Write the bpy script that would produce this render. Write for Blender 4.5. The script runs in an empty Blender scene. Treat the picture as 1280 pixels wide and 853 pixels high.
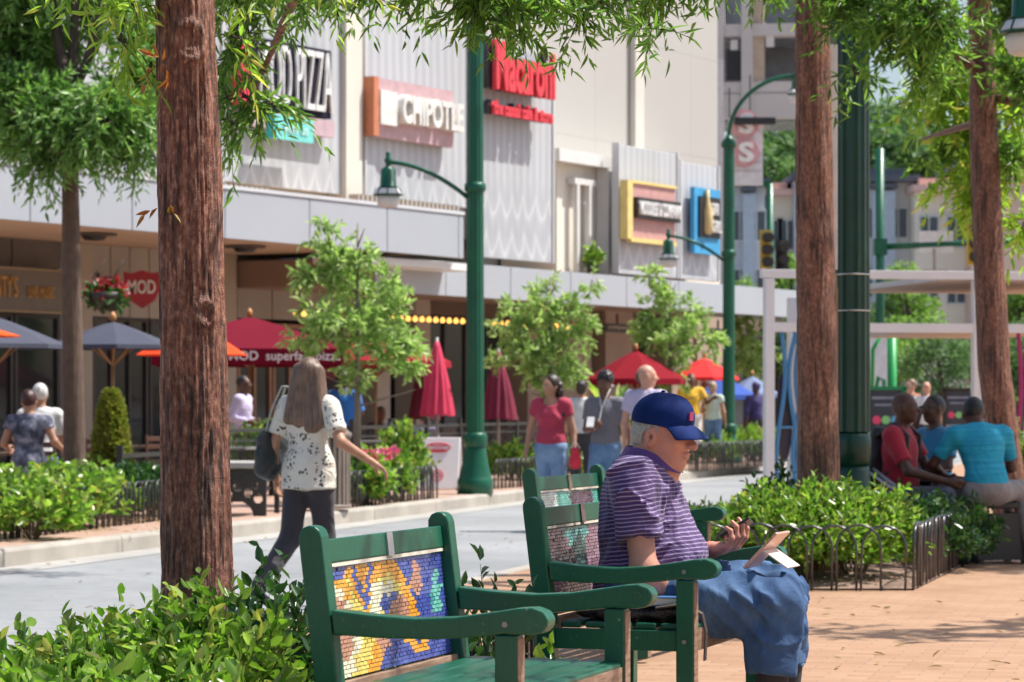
import bpy, math, random
import numpy as np
from mathutils import Vector, Matrix
rad = math.radians
FPX = 3556.0; HOR = 505.0; CAMH = 1.2
COL = bpy.context.scene.collection
rs = np.random.default_rng(7)
random.seed(5)

def P(px, py, D):                      # photo pixel + distance -> point in metres
    return Vector(((px-640)/FPX*D, D, CAMH+(HOR-py)/FPX*D))
def G(px, D, z=0.0):                   # column of the photo, distance, height
    return Vector(((px-640)/FPX*D, D, z))

# ------------------------------------------------------------------ nodes
def new_mat(name):
    m = bpy.data.materials.new(name); m.use_nodes = True
    nt = m.node_tree; b = nt.nodes['Principled BSDF']
    return m, nt, b
def N(nt, typ, **kw):
    n = nt.nodes.new(typ)
    for k, v in kw.items():
        if k in n.inputs.keys() if isinstance(k, str) else False: n.inputs[k].default_value = v
        else: setattr(n, k, v)
    return n
def ramp(nt, fac, stops, interp='LINEAR'):
    r = nt.nodes.new('ShaderNodeValToRGB'); r.color_ramp.interpolation = interp
    e = r.color_ramp.elements
    while len(e) < len(stops): e.new(0.5)
    for i, (p, c) in enumerate(stops):
        e[i].position = p; e[i].color = (*c, 1) if len(c) == 3 else c
    nt.links.new(fac, r.inputs[0]); return r
def coords(nt, scale=(1,1,1), rot=(0,0,0), kind='Object'):
    tc = nt.nodes.new('ShaderNodeTexCoord'); mp = nt.nodes.new('ShaderNodeMapping')
    mp.inputs['Scale'].default_value = scale; mp.inputs['Rotation'].default_value = rot
    nt.links.new(tc.outputs[kind], mp.inputs[0]); return mp.outputs[0]
def noise(nt, vec, scale, detail=4, rough=.55):
    n = nt.nodes.new('ShaderNodeTexNoise'); n.inputs['Scale'].default_value = scale
    n.inputs['Detail'].default_value = detail; n.inputs['Roughness'].default_value = rough
    nt.links.new(vec, n.inputs['Vector']); return n
def bump(nt, b, h, strength=.4, dist=.01):
    n = nt.nodes.new('ShaderNodeBump'); n.inputs['Strength'].default_value = strength
    n.inputs['Distance'].default_value = dist
    nt.links.new(h, n.inputs['Height']); nt.links.new(n.outputs[0], b.inputs['Normal']); return n
def mix(nt, fac, a, b, blend='MIX'):
    n = nt.nodes.new('ShaderNodeMix'); n.data_type = 'RGBA'; n.blend_type = blend
    if hasattr(fac, 'links'): nt.links.new(fac, n.inputs[0])
    else: n.inputs[0].default_value = fac
    for s, v in ((6, a), (7, b)):
        if hasattr(v, 'links'): nt.links.new(v, n.inputs[s])
        else: n.inputs[s].default_value = (*v, 1)
    return n.outputs[2]

MC = {}
def M(col, rough=.6, var=.12, scale=6, bmp=.15, metal=0, spec=.5, name=None, bscale=None, coat=0, bdist=.004):
    """plain surface with a little mottling, wear and relief"""
    key = (tuple(col), rough, var, scale, bmp, metal, spec, coat)
    if key in MC: return MC[key]
    m, nt, b = new_mat(name or 'surface')
    v = coords(nt); n = noise(nt, v, scale)
    lo = tuple(max(0, c*(1-var)) for c in col); hi = tuple(min(1, c*(1+var)) for c in col)
    r = ramp(nt, n.outputs[0], [(.3, lo), (.7, hi)])
    nt.links.new(r.outputs[0], b.inputs['Base Color'])
    b.inputs['Roughness'].default_value = rough; b.inputs['Metallic'].default_value = metal
    b.inputs['Specular IOR Level'].default_value = spec
    if coat: b.inputs['Coat Weight'].default_value = coat
    if bmp:
        n2 = noise(nt, v, bscale or scale*8, 3); bump(nt, b, n2.outputs[0], bmp, bdist)
    MC[key] = m; return m

def leaf_mat(name, cols, trans=.3, rough=.45):
    m, nt, b = new_mat(name)
    g = nt.nodes.new('ShaderNodeNewGeometry')
    n = len(cols)
    r = ramp(nt, g.outputs['Random Per Island'], [(i/(n-1), c) for i, c in enumerate(cols)])
    nt.links.new(r.outputs[0], b.inputs['Base Color']); b.inputs['Roughness'].default_value = rough
    b.inputs['Specular IOR Level'].default_value = .45
    t = nt.nodes.new('ShaderNodeBsdfTranslucent')
    tc = mix(nt, .6, r.outputs[0], (.75, .95, .25), 'MULTIPLY')
    hs = nt.nodes.new('ShaderNodeHueSaturation'); hs.inputs['Value'].default_value = 2.2
    nt.links.new(tc, hs.inputs['Color']); nt.links.new(hs.outputs[0], t.inputs[0])
    mx = nt.nodes.new('ShaderNodeMixShader'); mx.inputs[0].default_value = trans
    out = nt.nodes['Material Output']
    nt.links.new(b.outputs[0], mx.inputs[1]); nt.links.new(t.outputs[0], mx.inputs[2])
    nt.links.new(mx.outputs[0], out.inputs[0]); return m

def bark_mat(name, dark, mid, light, sc=14, dist=.012):
    m, nt, b = new_mat(name)
    v0 = coords(nt); wob = noise(nt, v0, 3.5, 3); va = mix(nt, .05, v0, wob.outputs[1], 'ADD')
    def mp(vec, s):
        q = nt.nodes.new('ShaderNodeMapping'); q.inputs['Scale'].default_value = s; nt.links.new(vec, q.inputs[0]); return q.outputs[0]
    n1 = noise(nt, mp(va, (1, 1, .085)), sc*3.2, 6, .62)      # long fissures
    n2 = noise(nt, mp(va, (1, 1, .45)), sc*5.5, 5, .65)       # short plates
    n3 = noise(nt, v0, 1.7, 3); n4 = noise(nt, mp(v0, (1, 1, 2.5)), sc*9, 4, .7)
    r = ramp(nt, n2.outputs[0], [(.32, dark), (.5, mid), (.70, light)])
    cr = ramp(nt, n1.outputs[0], [(.37, (.10, .07, .06)), (.47, (.75, .72, .7)), (.58, (1.1, 1.05, 1.0))])
    c = mix(nt, .9, r.outputs[0], cr.outputs[0], 'MULTIPLY')
    c = mix(nt, .45, c, ramp(nt, n3.outputs[0], [(.35, (.6, .5, .45)), (.65, (1.25, 1.1, 1.05))]).outputs[0], 'MULTIPLY')
    c = mix(nt, .35, c, ramp(nt, n4.outputs[0], [(.4, (.5, .5, .5)), (.62, (1.3, 1.3, 1.3))]).outputs[0], 'MULTIPLY')
    nt.links.new(c, b.inputs['Base Color']); b.inputs['Roughness'].default_value = .46
    b.inputs['Specular IOR Level'].default_value = .6
    def mt(op, a, c_):
        q = nt.nodes.new('ShaderNodeMath'); q.operation = op
        for i, x in enumerate((a, c_)):
            if hasattr(x, 'links'): nt.links.new(x, q.inputs[i])
            else: q.inputs[i].default_value = x
        return q.outputs[0]
    cl = mt('MINIMUM', n1.outputs[0], .56); h = mt('ADD', mt('MULTIPLY', cl, 3.2), mt('ADD', n2.outputs[0], mt('MULTIPLY', n4.outputs[0], .45)))
    bump(nt, b, h, 1.0, dist); return m

# ------------------------------------------------------------------ objects
def tag(o, label=None, cat=None, group=None, kind=None):
    if label: o['label'] = label
    if cat: o['category'] = cat
    if group: o['group'] = group
    if kind: o['kind'] = kind
    return o
def thing(name, label, cat, loc=(0,0,0), rz=0, group=None):
    o = bpy.data.objects.new(name, None); COL.objects.link(o); o.empty_display_size = .1
    o.location = loc; o.rotation_euler = (0, 0, rz); return tag(o, label, cat, group)
def link(name, me, mat, parent=None, smooth=False, bevel=0):
    o = bpy.data.objects.new(name, me); COL.objects.link(o)
    if mat is not None:
        for mm in (mat if isinstance(mat, (list, tuple)) else [mat]): me.materials.append(mm)
    if parent: o.parent = parent
    if smooth: me.polygons.foreach_set('use_smooth', np.ones(len(me.polygons), bool))
    if bevel:
        b = o.modifiers.new('b', 'BEVEL'); b.width = bevel; b.segments = 2; b.limit_method = 'ANGLE'
    return o
def np_mesh(name, V, F, midx=None):
    me = bpy.data.meshes.new(name); V = np.asarray(V, np.float32); F = np.asarray(F, np.int32)
    k = F.shape[1]
    me.vertices.add(len(V)); me.vertices.foreach_set('co', V.ravel())
    me.loops.add(F.size); me.loops.foreach_set('vertex_index', F.ravel())
    me.polygons.add(len(F)); me.polygons.foreach_set('loop_start', np.arange(0, F.size, k, dtype=np.int32))
    me.polygons.foreach_set('loop_total', np.full(len(F), k, np.int32))
    if midx is not None: me.polygons.foreach_set('material_index', np.asarray(midx, np.int32))
    me.update(calc_edges=True); return me

class MB:
    def __init__(s): s.v = []; s.f = []; s.m = []; s.sm = []
    def add(s, vs, fs, mi=0, smooth=False):
        o = len(s.v); s.v += [tuple(v) for v in vs]
        for f in fs: s.f.append(tuple(i+o for i in f)); s.m.append(mi); s.sm.append(smooth)
        return s
    def box(s, c, d, R=None, mi=0):
        c = Vector(c); vs = []
        for z in (-.5, .5):
            for y in (-.5, .5):
                for x in (-.5, .5):
                    p = Vector((x*d[0], y*d[1], z*d[2]))
                    vs.append(c+(R @ p if R is not None else p))
        return s.add(vs, [(0,2,3,1),(4,5,7,6),(0,1,5,4),(2,6,7,3),(0,4,6,2),(1,3,7,5)], mi)
    def bar(s, a, b, w, h, up=(0,0,1), mi=0):      # box from a to b, w across, h along up
        a = Vector(a); b = Vector(b); d = b-a; L = d.length; x = d/L
        u = Vector(up); y = u.cross(x)
        if y.length < 1e-4: y = Vector((0,1,0)).cross(x)
        y.normalize(); z = x.cross(y)
        R = Matrix((x, y, z)).transposed(); return s.box((a+b)/2, (L, w, h), R, mi)
    def tube(s, pts, r, n=8, mi=0, cap=True, ell=None):
        pts = [Vector(p) for p in pts]; rr = r if isinstance(r, (list, tuple, np.ndarray)) else [r]*len(pts)
        vs = []; fs = []; prev = None
        for i, p in enumerate(pts):
            t = (pts[min(i+1, len(pts)-1)]-pts[max(i-1, 0)]).normalized()
            if prev is None:
                a = Vector((1,0,0)) if abs(t.x) < .9 else Vector((0,1,0))
                u = (a-t*a.dot(t)).normalized()
            else: u = (prev-t*prev.dot(t)).normalized()
            prev = u; w = t.cross(u)
            for k in range(n):
                an = 2*math.pi*k/n; vs.append(p+(u*math.cos(an)+w*math.sin(an))*rr[i])
        for i in range(len(pts)-1):
            for k in range(n):
                k2 = (k+1) % n; fs.append((i*n+k, i*n+k2, (i+1)*n+k2, (i+1)*n+k))
        s.add(vs, fs, mi, True)
        if cap:
            o = len(s.v)-len(vs)
            s.f.append(tuple(o+k for k in range(n-1, -1, -1))); s.m.append(mi); s.sm.append(False)
            s.f.append(tuple(o+(len(pts)-1)*n+k for k in range(n))); s.m.append(mi); s.sm.append(False)
        return s
    def lathe(s, prof, n=24, c=(0,0,0), mi=0, flute=0, smooth=True):
        vs = []; fs = []
        for r, z in prof:
            for k in range(n):
                a = 2*math.pi*k/n; q = r*(1-(flute if k % 2 else 0)) if r > .01 else r
                vs.append((c[0]+q*math.cos(a), c[1]+q*math.sin(a), c[2]+z))
        for i in range(len(prof)-1):
            for k in range(n):
                k2 = (k+1) % n; fs.append((i*n+k, i*n+k2, (i+1)*n+k2, (i+1)*n+k))
        s.add(vs, fs, mi, smooth)
        o = len(s.v)-len(vs)
        s.f.append(tuple(o+k for k in range(n-1, -1, -1))); s.m.append(mi); s.sm.append(False)
        s.f.append(tuple(o+(len(prof)-1)*n+k for k in range(n))); s.m.append(mi); s.sm.append(False)
        return s
    def prism(s, poly, t, frame, mi=0):            # poly in 2-D (a,b); frame(a,b,c) -> point; thickness t along c
        n = len(poly); vs = [frame(a, b, -t/2) for a, b in poly]+[frame(a, b, t/2) for a, b in poly]
        fs = [tuple(range(n-1, -1, -1)), tuple(range(n, 2*n))]+[(i, (i+1) % n, n+(i+1) % n, n+i) for i in range(n)]
        return s.add(vs, fs, mi)
    def build(s, name, mat, parent=None, bevel=0):
        me = bpy.data.meshes.new(name); me.from_pydata([tuple(v) for v in s.v], [], s.f)
        me.polygons.foreach_set('material_index', s.m); me.polygons.foreach_set('use_smooth', s.sm)
        me.update(); return link(name, me, mat, parent, False, bevel)

def text(body, w, h, depth, mat, parent, loc, rot, name='lettering', bold=.0, shear=0):
    cu = bpy.data.curves.new('t', 'FONT'); cu.body = body; cu.size = 1; cu.extrude = .5; cu.offset = bold; cu.shear = shear
    cu.resolution_u = 3
    o = bpy.data.objects.new('t', cu); COL.objects.link(o)
    bpy.context.view_layer.update()
    me = bpy.data.meshes.new_from_object(o.evaluated_get(bpy.context.evaluated_depsgraph_get()))
    bpy.data.objects.remove(o); bpy.data.curves.remove(cu)
    co = np.empty(len(me.vertices)*3, np.float32); me.vertices.foreach_get('co', co); co = co.reshape(-1, 3)
    mn, mx = co.min(0), co.max(0)
    co = (co-(mn+mx)/2)/(mx-mn)*np.array([w, h, depth]); me.vertices.foreach_set('co', co.ravel().astype(np.float32))
    me.materials.clear(); me.name = name
    t = link(name, me, mat, parent); t.location = loc; t.rotation_euler = rot; me.update(); return t

# ------------------------------------------------------------------ value noise
def vnoise(p, seed=0):
    p = np.asarray(p, np.float64); i = np.floor(p).astype(np.int64); f = p-i; f = f*f*(3-2*f)
    def h(x, y, z):
        n = (x*374761393+y*668265263+z*2147483647+seed*1274126177) & 0xffffffff
        n = ((n ^ (n >> 13))*1274126177) & 0xffffffff
        return ((n ^ (n >> 16)) & 0xffff)/65535.
    r = 0
    for dx in (0, 1):
        for dy in (0, 1):
            for dz in (0, 1):
                w = (f[..., 0] if dx else 1-f[..., 0])*(f[..., 1] if dy else 1-f[..., 1])*(f[..., 2] if dz else 1-f[..., 2])
                r = r+w*h(i[..., 0]+dx, i[..., 1]+dy, i[..., 2]+dz)
    return r

# ------------------------------------------------------------------ smooth solids (signed distance -> mesh)
def cap(a, b, ra, rb=None, k=.03, sq=None, flat=0, sub=0):
    return ('c', np.array(a, float), np.array(b, float), ra, ra if rb is None else rb, k, sq, flat, sub)
def ell(c, r, R=None, k=.03, clip=(), sub=0):
    return ('e', np.array(c, float), np.array(r, float), None if R is None else np.array(R), k, clip, sub)
def solid(name, prims, vox, mat, parent, fold=None, smooth=True):
    lo = np.full(3, 1e9); hi = -lo; bb = []
    for q in prims:
        if q[0] == 'c': m = max(q[3], q[4])*max(1, 1/(q[6][1] if q[6] else 1)); a = np.minimum(q[1], q[2])-m; b = np.maximum(q[1], q[2])+m; k = q[5]; sub = q[8]
        else: m = max(q[2]); a = q[1]-m; b = q[1]+m; k = q[4]; sub = q[6]
        bb.append((a-k-2*vox, b+k+2*vox))
        if not sub: lo = np.minimum(lo, a); hi = np.maximum(hi, b)
    lo -= 4*vox; hi += 4*vox; n = np.ceil((hi-lo)/vox).astype(int)+1
    D = np.full(n, 1., np.float32)
    for q, (a, b) in zip(prims, bb):
        i0 = np.clip(((a-lo)/vox).astype(int), 0, n-1); i1 = np.clip(((b-lo)/vox).astype(int)+2, 1, n)
        g = [(lo[j]+vox*np.arange(i0[j], i1[j])) for j in range(3)]
        X = np.stack(np.meshgrid(*g, indexing='ij'), -1)
        if q[0] == 'c':
            _, A, B, ra, rb, k, sq, flat, sub = q; ab = B-A; L2 = max(ab@ab, 1e-9)
            t = np.clip((X-A)@ab/L2, 0, 1); r = X-A-t[..., None]*ab
            if sq:
                nn = np.array(sq[0], float); nn /= np.linalg.norm(nn); r = r+((sq[1]-1)*(r@nn))[..., None]*nn
            d = np.linalg.norm(r, axis=-1)-(ra+(rb-ra)*t)
            if flat: d = np.maximum(d, (X-B)@ab/math.sqrt(L2))
        else:
            _, c, rr, R, k, clip, sub = q; r = X-c
            if R is not None: r = r@R
            e = r/rr; k0 = np.linalg.norm(e, axis=-1); k1 = np.linalg.norm(e/rr, axis=-1)
            d = k0*(k0-1)/np.maximum(k1, 1e-6)
            for (pn, pd) in clip: d = np.maximum(d, r@np.array(pn, float)-pd)
        sl = D[i0[0]:i1[0], i0[1]:i1[1], i0[2]:i1[2]]
        if sub: D[i0[0]:i1[0], i0[1]:i1[1], i0[2]:i1[2]] = np.maximum(sl, -d)
        else:
            h = np.maximum(k-np.abs(sl-d), 0)/k
            D[i0[0]:i1[0], i0[1]:i1[1], i0[2]:i1[2]] = np.minimum(sl, d)-h*h*k*.25
    if fold is not None:
        idx = np.argwhere(np.abs(D) < .05)
        D[idx[:, 0], idx[:, 1], idx[:, 2]] += fold(lo+idx*vox).astype(np.float32)
    s = D < 0
    c8 = [s[i:n[0]-1+i, j:n[1]-1+j, k:n[2]-1+k] for i in (0, 1) for j in (0, 1) for k in (0, 1)]
    sm = sum(c.astype(np.uint8) for c in c8); act = (sm > 0) & (sm < 8)
    ci = np.argwhere(act); ids = np.full(act.shape, -1, np.int32); ids[act] = np.arange(len(ci))
    acc = np.zeros((len(ci), 3)); cnt = np.zeros(len(ci))
    cor = [(i, j, k) for i in (0, 1) for j in (0, 1) for k in (0, 1)]
    for a in cor:
        for ax in range(3):
            if a[ax]: continue
            b = list(a); b[ax] = 1
            da = D[ci[:, 0]+a[0], ci[:, 1]+a[1], ci[:, 2]+a[2]]; db = D[ci[:, 0]+b[0], ci[:, 1]+b[1], ci[:, 2]+b[2]]
            ok = (da < 0) != (db < 0); t = np.where(ok, da/np.where(ok, da-db, 1), 0)
            p = np.array(a, float)[None]+np.zeros((len(ci), 3)); p[:, ax] = t
            acc[ok] += p[ok]; cnt[ok] += 1
    V = lo+(ci+acc/np.maximum(cnt, 1)[:, None])*vox
    F = []
    for ax in range(3):
        u, w = (ax+1) % 3, (ax+2) % 3
        sl0 = [slice(0, None)]*3; sl0[ax] = slice(0, -1); sl1 = [slice(0, None)]*3; sl1[ax] = slice(1, None)
        ch = s[tuple(sl0)] != s[tuple(sl1)]; e = np.argwhere(ch)
        e = e[(e[:, u] > 0) & (e[:, w] > 0) & (e[:, u] < n[u]-1) & (e[:, w] < n[w]-1)]
        def at(du, dw):
            q = e.copy(); q[:, u] += du; q[:, w] += dw; return ids[q[:, 0], q[:, 1], q[:, 2]]
        f = np.stack([at(-1, -1), at(0, -1), at(0, 0), at(-1, 0)], 1)
        ins = s[e[:, 0], e[:, 1], e[:, 2]]; f[~ins] = f[~ins][:, ::-1]; F.append(f)
    F = np.concatenate(F); F = F[(F >= 0).all(1)]
    me = np_mesh(name, V, F); return link(name, me, mat, parent, smooth)

# ------------------------------------------------------------------ leaves
def leaf_geo(Pp, Dr, Nn, L, W, curl=.15, wide=(.3, .7)):
    Dr = Dr/np.linalg.norm(Dr, axis=1)[:, None]; S = np.cross(Nn, Dr); S /= np.maximum(np.linalg.norm(S, axis=1), 1e-6)[:, None]
    Nn = np.cross(Dr, S); L = L[:, None]; W = W[:, None]*.5
    mid = -Nn*W*.35
    v = [Pp+0*L, Pp+Dr*L*wide[0]+S*W-mid, Pp+Dr*L*wide[1]+S*W*.8-mid-Nn*L*curl*.4, Pp+Dr*L-Nn*L*curl, Pp+Dr*L*wide[1]-S*W*.8-mid-Nn*L*curl*.4, Pp+Dr*L*wide[0]-S*W-mid]
    V = np.stack(v, 1).reshape(-1, 3); o = (np.arange(len(Pp))*6)[:, None]
    F = np.concatenate([o+np.array([[0, 3, 2, 1]]), o+np.array([[0, 5, 4, 3]])]); return V, F
def unit(n, g=rs):
    v = g.normal(size=(n, 3)); return v/np.linalg.norm(v, axis=1)[:, None]
def twigs(base, dirs, length, nleaf, L, W, droop=.3, spread=.9, g=rs, up=.5, wide=(.3, .7), curl=.15):
    """leaves set along many short twigs; returns V,F of leaves and list of twig polylines"""
    n = len(base); dirs = dirs/np.linalg.norm(dirs, axis=1)[:, None]
    s = (np.arange(nleaf)[None]+g.random((n, nleaf)))/nleaf
    ln = length*(.6+.8*g.random((n, 1)))
    t = s[..., None]
    P0 = base[:, None]+dirs[:, None]*ln[..., None]*t+np.array([0, 0, -1.])*(droop*ln[..., None]*t*t)
    tan = dirs[:, None]+np.array([0, 0, -1.])*(2*droop*t)
    r = unit(n*nleaf, g).reshape(n, nleaf, 3)
    d = tan/np.linalg.norm(tan, axis=-1, keepdims=True)+r*spread
    nn = unit(n*nleaf, g).reshape(n, nleaf, 3)*(1-up)+np.array([0, 0, 1.])*up
    m = n*nleaf; sz = .7+.6*g.random(m)
    return leaf_geo(P0.reshape(m, 3), d.reshape(m, 3), nn.reshape(m, 3), L*sz, W*sz*(.85+.3*g.random(m)), wide=wide, curl=curl)
def twig_mesh(base, dirs, length, droop, r, skip=1):
    mb = MB(); dirs = dirs/np.linalg.norm(dirs, axis=1)[:, None]
    for b, d in list(zip(base, dirs))[::skip]:
        pts = [b+d*length*t-np.array([0, 0, droop*length*t*t]) for t in (0, .5, 1)]
        mb.tube(pts, [r, r*.8, r*.4], 3, cap=False)
    return mb
# ================================================================== camera, light, sky
sc = bpy.context.scene
cam = bpy.data.cameras.new('camera'); co = bpy.data.objects.new('camera', cam); COL.objects.link(co)
co.location = (0, 0, CAMH); co.rotation_euler = (rad(90), 0, 0)
cam.lens = 36*FPX/1280; cam.sensor_width = 36; cam.shift_y = (HOR-426.5)/1280; cam.clip_end = 3000
cam.dof.use_dof = True; cam.dof.focus_distance = 9.3; cam.dof.aperture_fstop = 8.0
sc.camera = co
SUN_EL, SUN_AZ = 60, 78        # azimuth clockwise from +Y (north)
w = bpy.data.worlds.new('World'); sc.world = w; w.use_nodes = True
nt = w.node_tree; bg = nt.nodes['Background']; sky = nt.nodes.new('ShaderNodeTexSky')
sky.sky_type = 'NISHITA'; sky.sun_disc = False; sky.sun_elevation = rad(SUN_EL); sky.sun_rotation = rad(SUN_AZ)
sky.air_density = 1.0; sky.dust_density = 2.5; sky.ozone_density = 1.0
nt.links.new(sky.outputs[0], bg.inputs[0]); bg.inputs[1].default_value = .12
sl = bpy.data.lights.new('sun', 'SUN'); sl.energy = 5.0; sl.angle = rad(.53); sl.color = (1, .955, .88)
so = bpy.data.objects.new('sun', sl); COL.objects.link(so)
sd = Vector((math.sin(rad(SUN_AZ))*math.cos(rad(SUN_EL)), math.cos(rad(SUN_AZ))*math.cos(rad(SUN_EL)), math.sin(rad(SUN_EL))))
so.rotation_euler = sd.to_track_quat('Z', 'Y').to_euler()
sc.view_settings.view_transform = 'Standard'; sc.view_settings.look = 'None'; sc.view_settings.exposure = .45; sc.view_settings.gamma = 1
sc.cycles.max_bounces = 7; sc.cycles.diffuse_bounces = 3; sc.cycles.glossy_bounces = 3; sc.cycles.transmission_bounces = 5
sc.cycles.transparent_max_bounces = 6; sc.cycles.use_denoising = True; sc.cycles.sample_clamp_indirect = 6
sc.cycles.use_adaptive_sampling = True; sc.cycles.adaptive_threshold = .02

# ================================================================== ground, street, kerbs, plaza
FK = lambda Y: -10.5+.27*Y        # far kerb
NK = lambda Y: -5.1+.245*Y        # near kerb
def sheet(name, pts, z, mat):
    me = bpy.data.meshes.new(name); me.from_pydata([(x, y, z) for x, y in pts], [], [tuple(range(len(pts)))]); me.update()
    return tag(link(name, me, mat), kind='structure')
asph, nt, b = new_mat('asphalt_surface')
v = coords(nt); n1 = noise(nt, v, .35, 5, .6); n2 = noise(nt, v, 90, 3); n3 = noise(nt, v, 6, 5, .7)
r = ramp(nt, n1.outputs[0], [(.35, (.23, .24, .25)), (.65, (.33, .34, .35))])
c = mix(nt, .25, r.outputs[0], ramp(nt, n3.outputs[0], [(.38, (.45, .45, .45)), (.52, (1, 1, 1))]).outputs[0], 'MULTIPLY')
c = mix(nt, .35, c, ramp(nt, n2.outputs[0], [(.35, (.65, .65, .65)), (.6, (1, 1, 1))]).outputs[0], 'MULTIPLY')
nt.links.new(c, b.inputs['Base Color']); b.inputs['Roughness'].default_value = .8; bump(nt, b, n2.outputs[0], .3, .004)

def brick_mat(name, c1, c2, mortar, bw, rot, bumpy=.5, stain=.3):
    m, nt, b = new_mat(name); v = coords(nt, rot=(0, 0, rot))
    br = nt.nodes.new('ShaderNodeTexBrick'); nt.links.new(v, br.inputs[0])
    br.inputs['Scale'].default_value = 1; br.inputs['Brick Width'].default_value = bw; br.inputs['Row Height'].default_value = bw/2
    br.inputs['Mortar Size'].default_value = .006; br.inputs['Mortar Smooth'].default_value = .4; br.inputs['Bias'].default_value = 0
    br.inputs['Color1'].default_value = (*c1, 1); br.inputs['Color2'].default_value = (*c2, 1); br.inputs['Mortar'].default_value = (*mortar, 1)
    n1 = noise(nt, v, 1.1, 6, .65); n2 = noise(nt, v, 40, 4)
    c = mix(nt, stain, br.outputs[0], ramp(nt, n1.outputs[0], [(.3, (.55, .5, .48)), (.65, (1.0, 1.0, 1.0))]).outputs[0], 'MULTIPLY')
    c = mix(nt, .3, c, ramp(nt, n2.outputs[0], [(.3, (.7, .7, .7)), (.6, (1, 1, 1))]).outputs[0], 'MULTIPLY')
    nt.links.new(c, b.inputs['Base Color']); b.inputs['Roughness'].default_value = .75
    iv = nt.nodes.new('ShaderNodeMath'); iv.operation = 'SUBTRACT'; iv.inputs[0].default_value = 1; nt.links.new(br.outputs[1], iv.inputs[1])
    bump(nt, b, iv.outputs[0], bumpy, .004); return m
plaza_m = brick_mat('plaza_brick', (.37, .205, .115), (.44, .265, .16), (.33, .21, .135), .2, rad(14))
walk_m = brick_mat('sidewalk_brick', (.42, .26, .19), (.50, .33, .25), (.36, .28, .23), .2, rad(59))
concrete = M((.38, .345, .30), .8, .2, 1.8, .25, name='concrete')
gr = M((.2, .19, .17), .9, .2, .5, .1, name='far_ground')
sheet('ground', [(-900, -60), (900, -60), (900, 2400), (-900, 2400)], -.17, gr)
Y0, Y1 = -15, 90
sheet('street', [(FK(Y0)-.2, Y0), (NK(Y0)+.2, Y0), (NK(Y1)+.2, Y1), (FK(Y1)-.2, Y1)], -.15, asph)
sheet('cross_street', [(-4, 92), (120, 92), (120, 104), (-4, 104)], -.15, asph)
mb = MB(); mb.prism([(NK(Y0)+.16, Y0), (40, Y0), (40, 70), (NK(70)+.16, 70)], .22, lambda a, b_, c: Vector((a, b_, c-.11)))
tag(mb.build('plaza', plaza_m), kind='structure')
mb = MB(); mb.prism([(FK(Y0)-4.3, Y0), (FK(Y0)-.16, Y0), (FK(Y1)-.16, Y1), (FK(Y1)-4.3, Y1)], .22, lambda a, b_, c: Vector((a, b_, c-.11)))
tag(mb.build('sidewalk', walk_m), kind='structure')
mb = MB(); mb.prism([(FK(Y0)-40, Y0), (FK(Y0)-4.3, Y0), (FK(Y1)-4.3, Y1), (FK(Y1)-40, Y1)], .22, lambda a, b_, c: Vector((a, b_, c-.13)))
tag(mb.build('terrace_paving', M((.36, .27, .22), .8, .15, 1.5, .2)), kind='structure')
def kerb(fx, side, z=.005):
    mb = MB(); prof = [(0, z-.2), (0, z-.03), (.012, z-.008), (.03, z), (.165, z), (.165, z-.2)]
    Y = Y0; seg = 2.4
    while Y < 75:
        ya, yb = Y+.006, Y+seg-.006
        vs = [(fx(y)+side*a, y, b_) for y in (ya, yb) for a, b_ in prof]; n = len(prof)
        fs = [(i, i+1, n+i+1, n+i) for i in range(n-1)]+[tuple(range(n)), tuple(range(2*n-1, n-1, -1))]
        if side > 0: fs = [f[::-1] for f in fs]
        mb.add(vs, fs); Y += seg
    o = mb.build('kerb', concrete); return tag(o, kind='structure')
kerb(FK, -1); kerb(NK, 1)
gut = M((.36, .35, .33), .85, .16, 2.2, .2)
sheet('gutter_strip', [(FK(Y0), Y0), (FK(Y0)+.42, Y0), (FK(75)+.42, 75), (FK(75), 75)], -.146, gut)

# mulch beds with raised soil
mulch, nt, b = new_mat('mulch')
v = coords(nt); n1 = noise(nt, v, 45, 6, .75); n2 = noise(nt, v, 3, 3)
r = ramp(nt, n1.outputs[0], [(.3, (.09, .05, .035)), (.5, (.30, .19, .14)), (.68, (.52, .38, .30))])
nt.links.new(r.outputs[0], b.inputs['Base Color']); b.inputs['Roughness'].default_value = .9; bump(nt, b, n1.outputs[0], .8, .02)
def bed(name, pts, z=.0):
    """soil sheet, softly heaped, inside the outline"""
    pts = np.array(pts); c = pts.mean(0); V = []; F = []
    rings = 5; n = len(pts)*6
    out = np.concatenate([[pts[i]*(1-t)+pts[(i+1) % len(pts)]*t for t in np.arange(6)/6] for i in range(len(pts))])
    for k in range(rings+1):
        f = 1-k/rings
        for q in out:
            p = c+(q-c)*f; h = .012+.05*(1-f**3)+.025*vnoise(np.array([[p[0]*3, p[1]*3, 0]]))[0]*(f < 1)
            V.append((p[0], p[1], z+h))
    for k in range(rings):
        for i in range(n):
            j = (i+1) % n; F.append((k*n+i, k*n+j, (k+1)*n+j, (k+1)*n+i))
    me = bpy.data.meshes.new(name); me.from_pydata(V, [], F); me.update()
    return tag(link(name, me, mulch, smooth=True), kind='structure')
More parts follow.
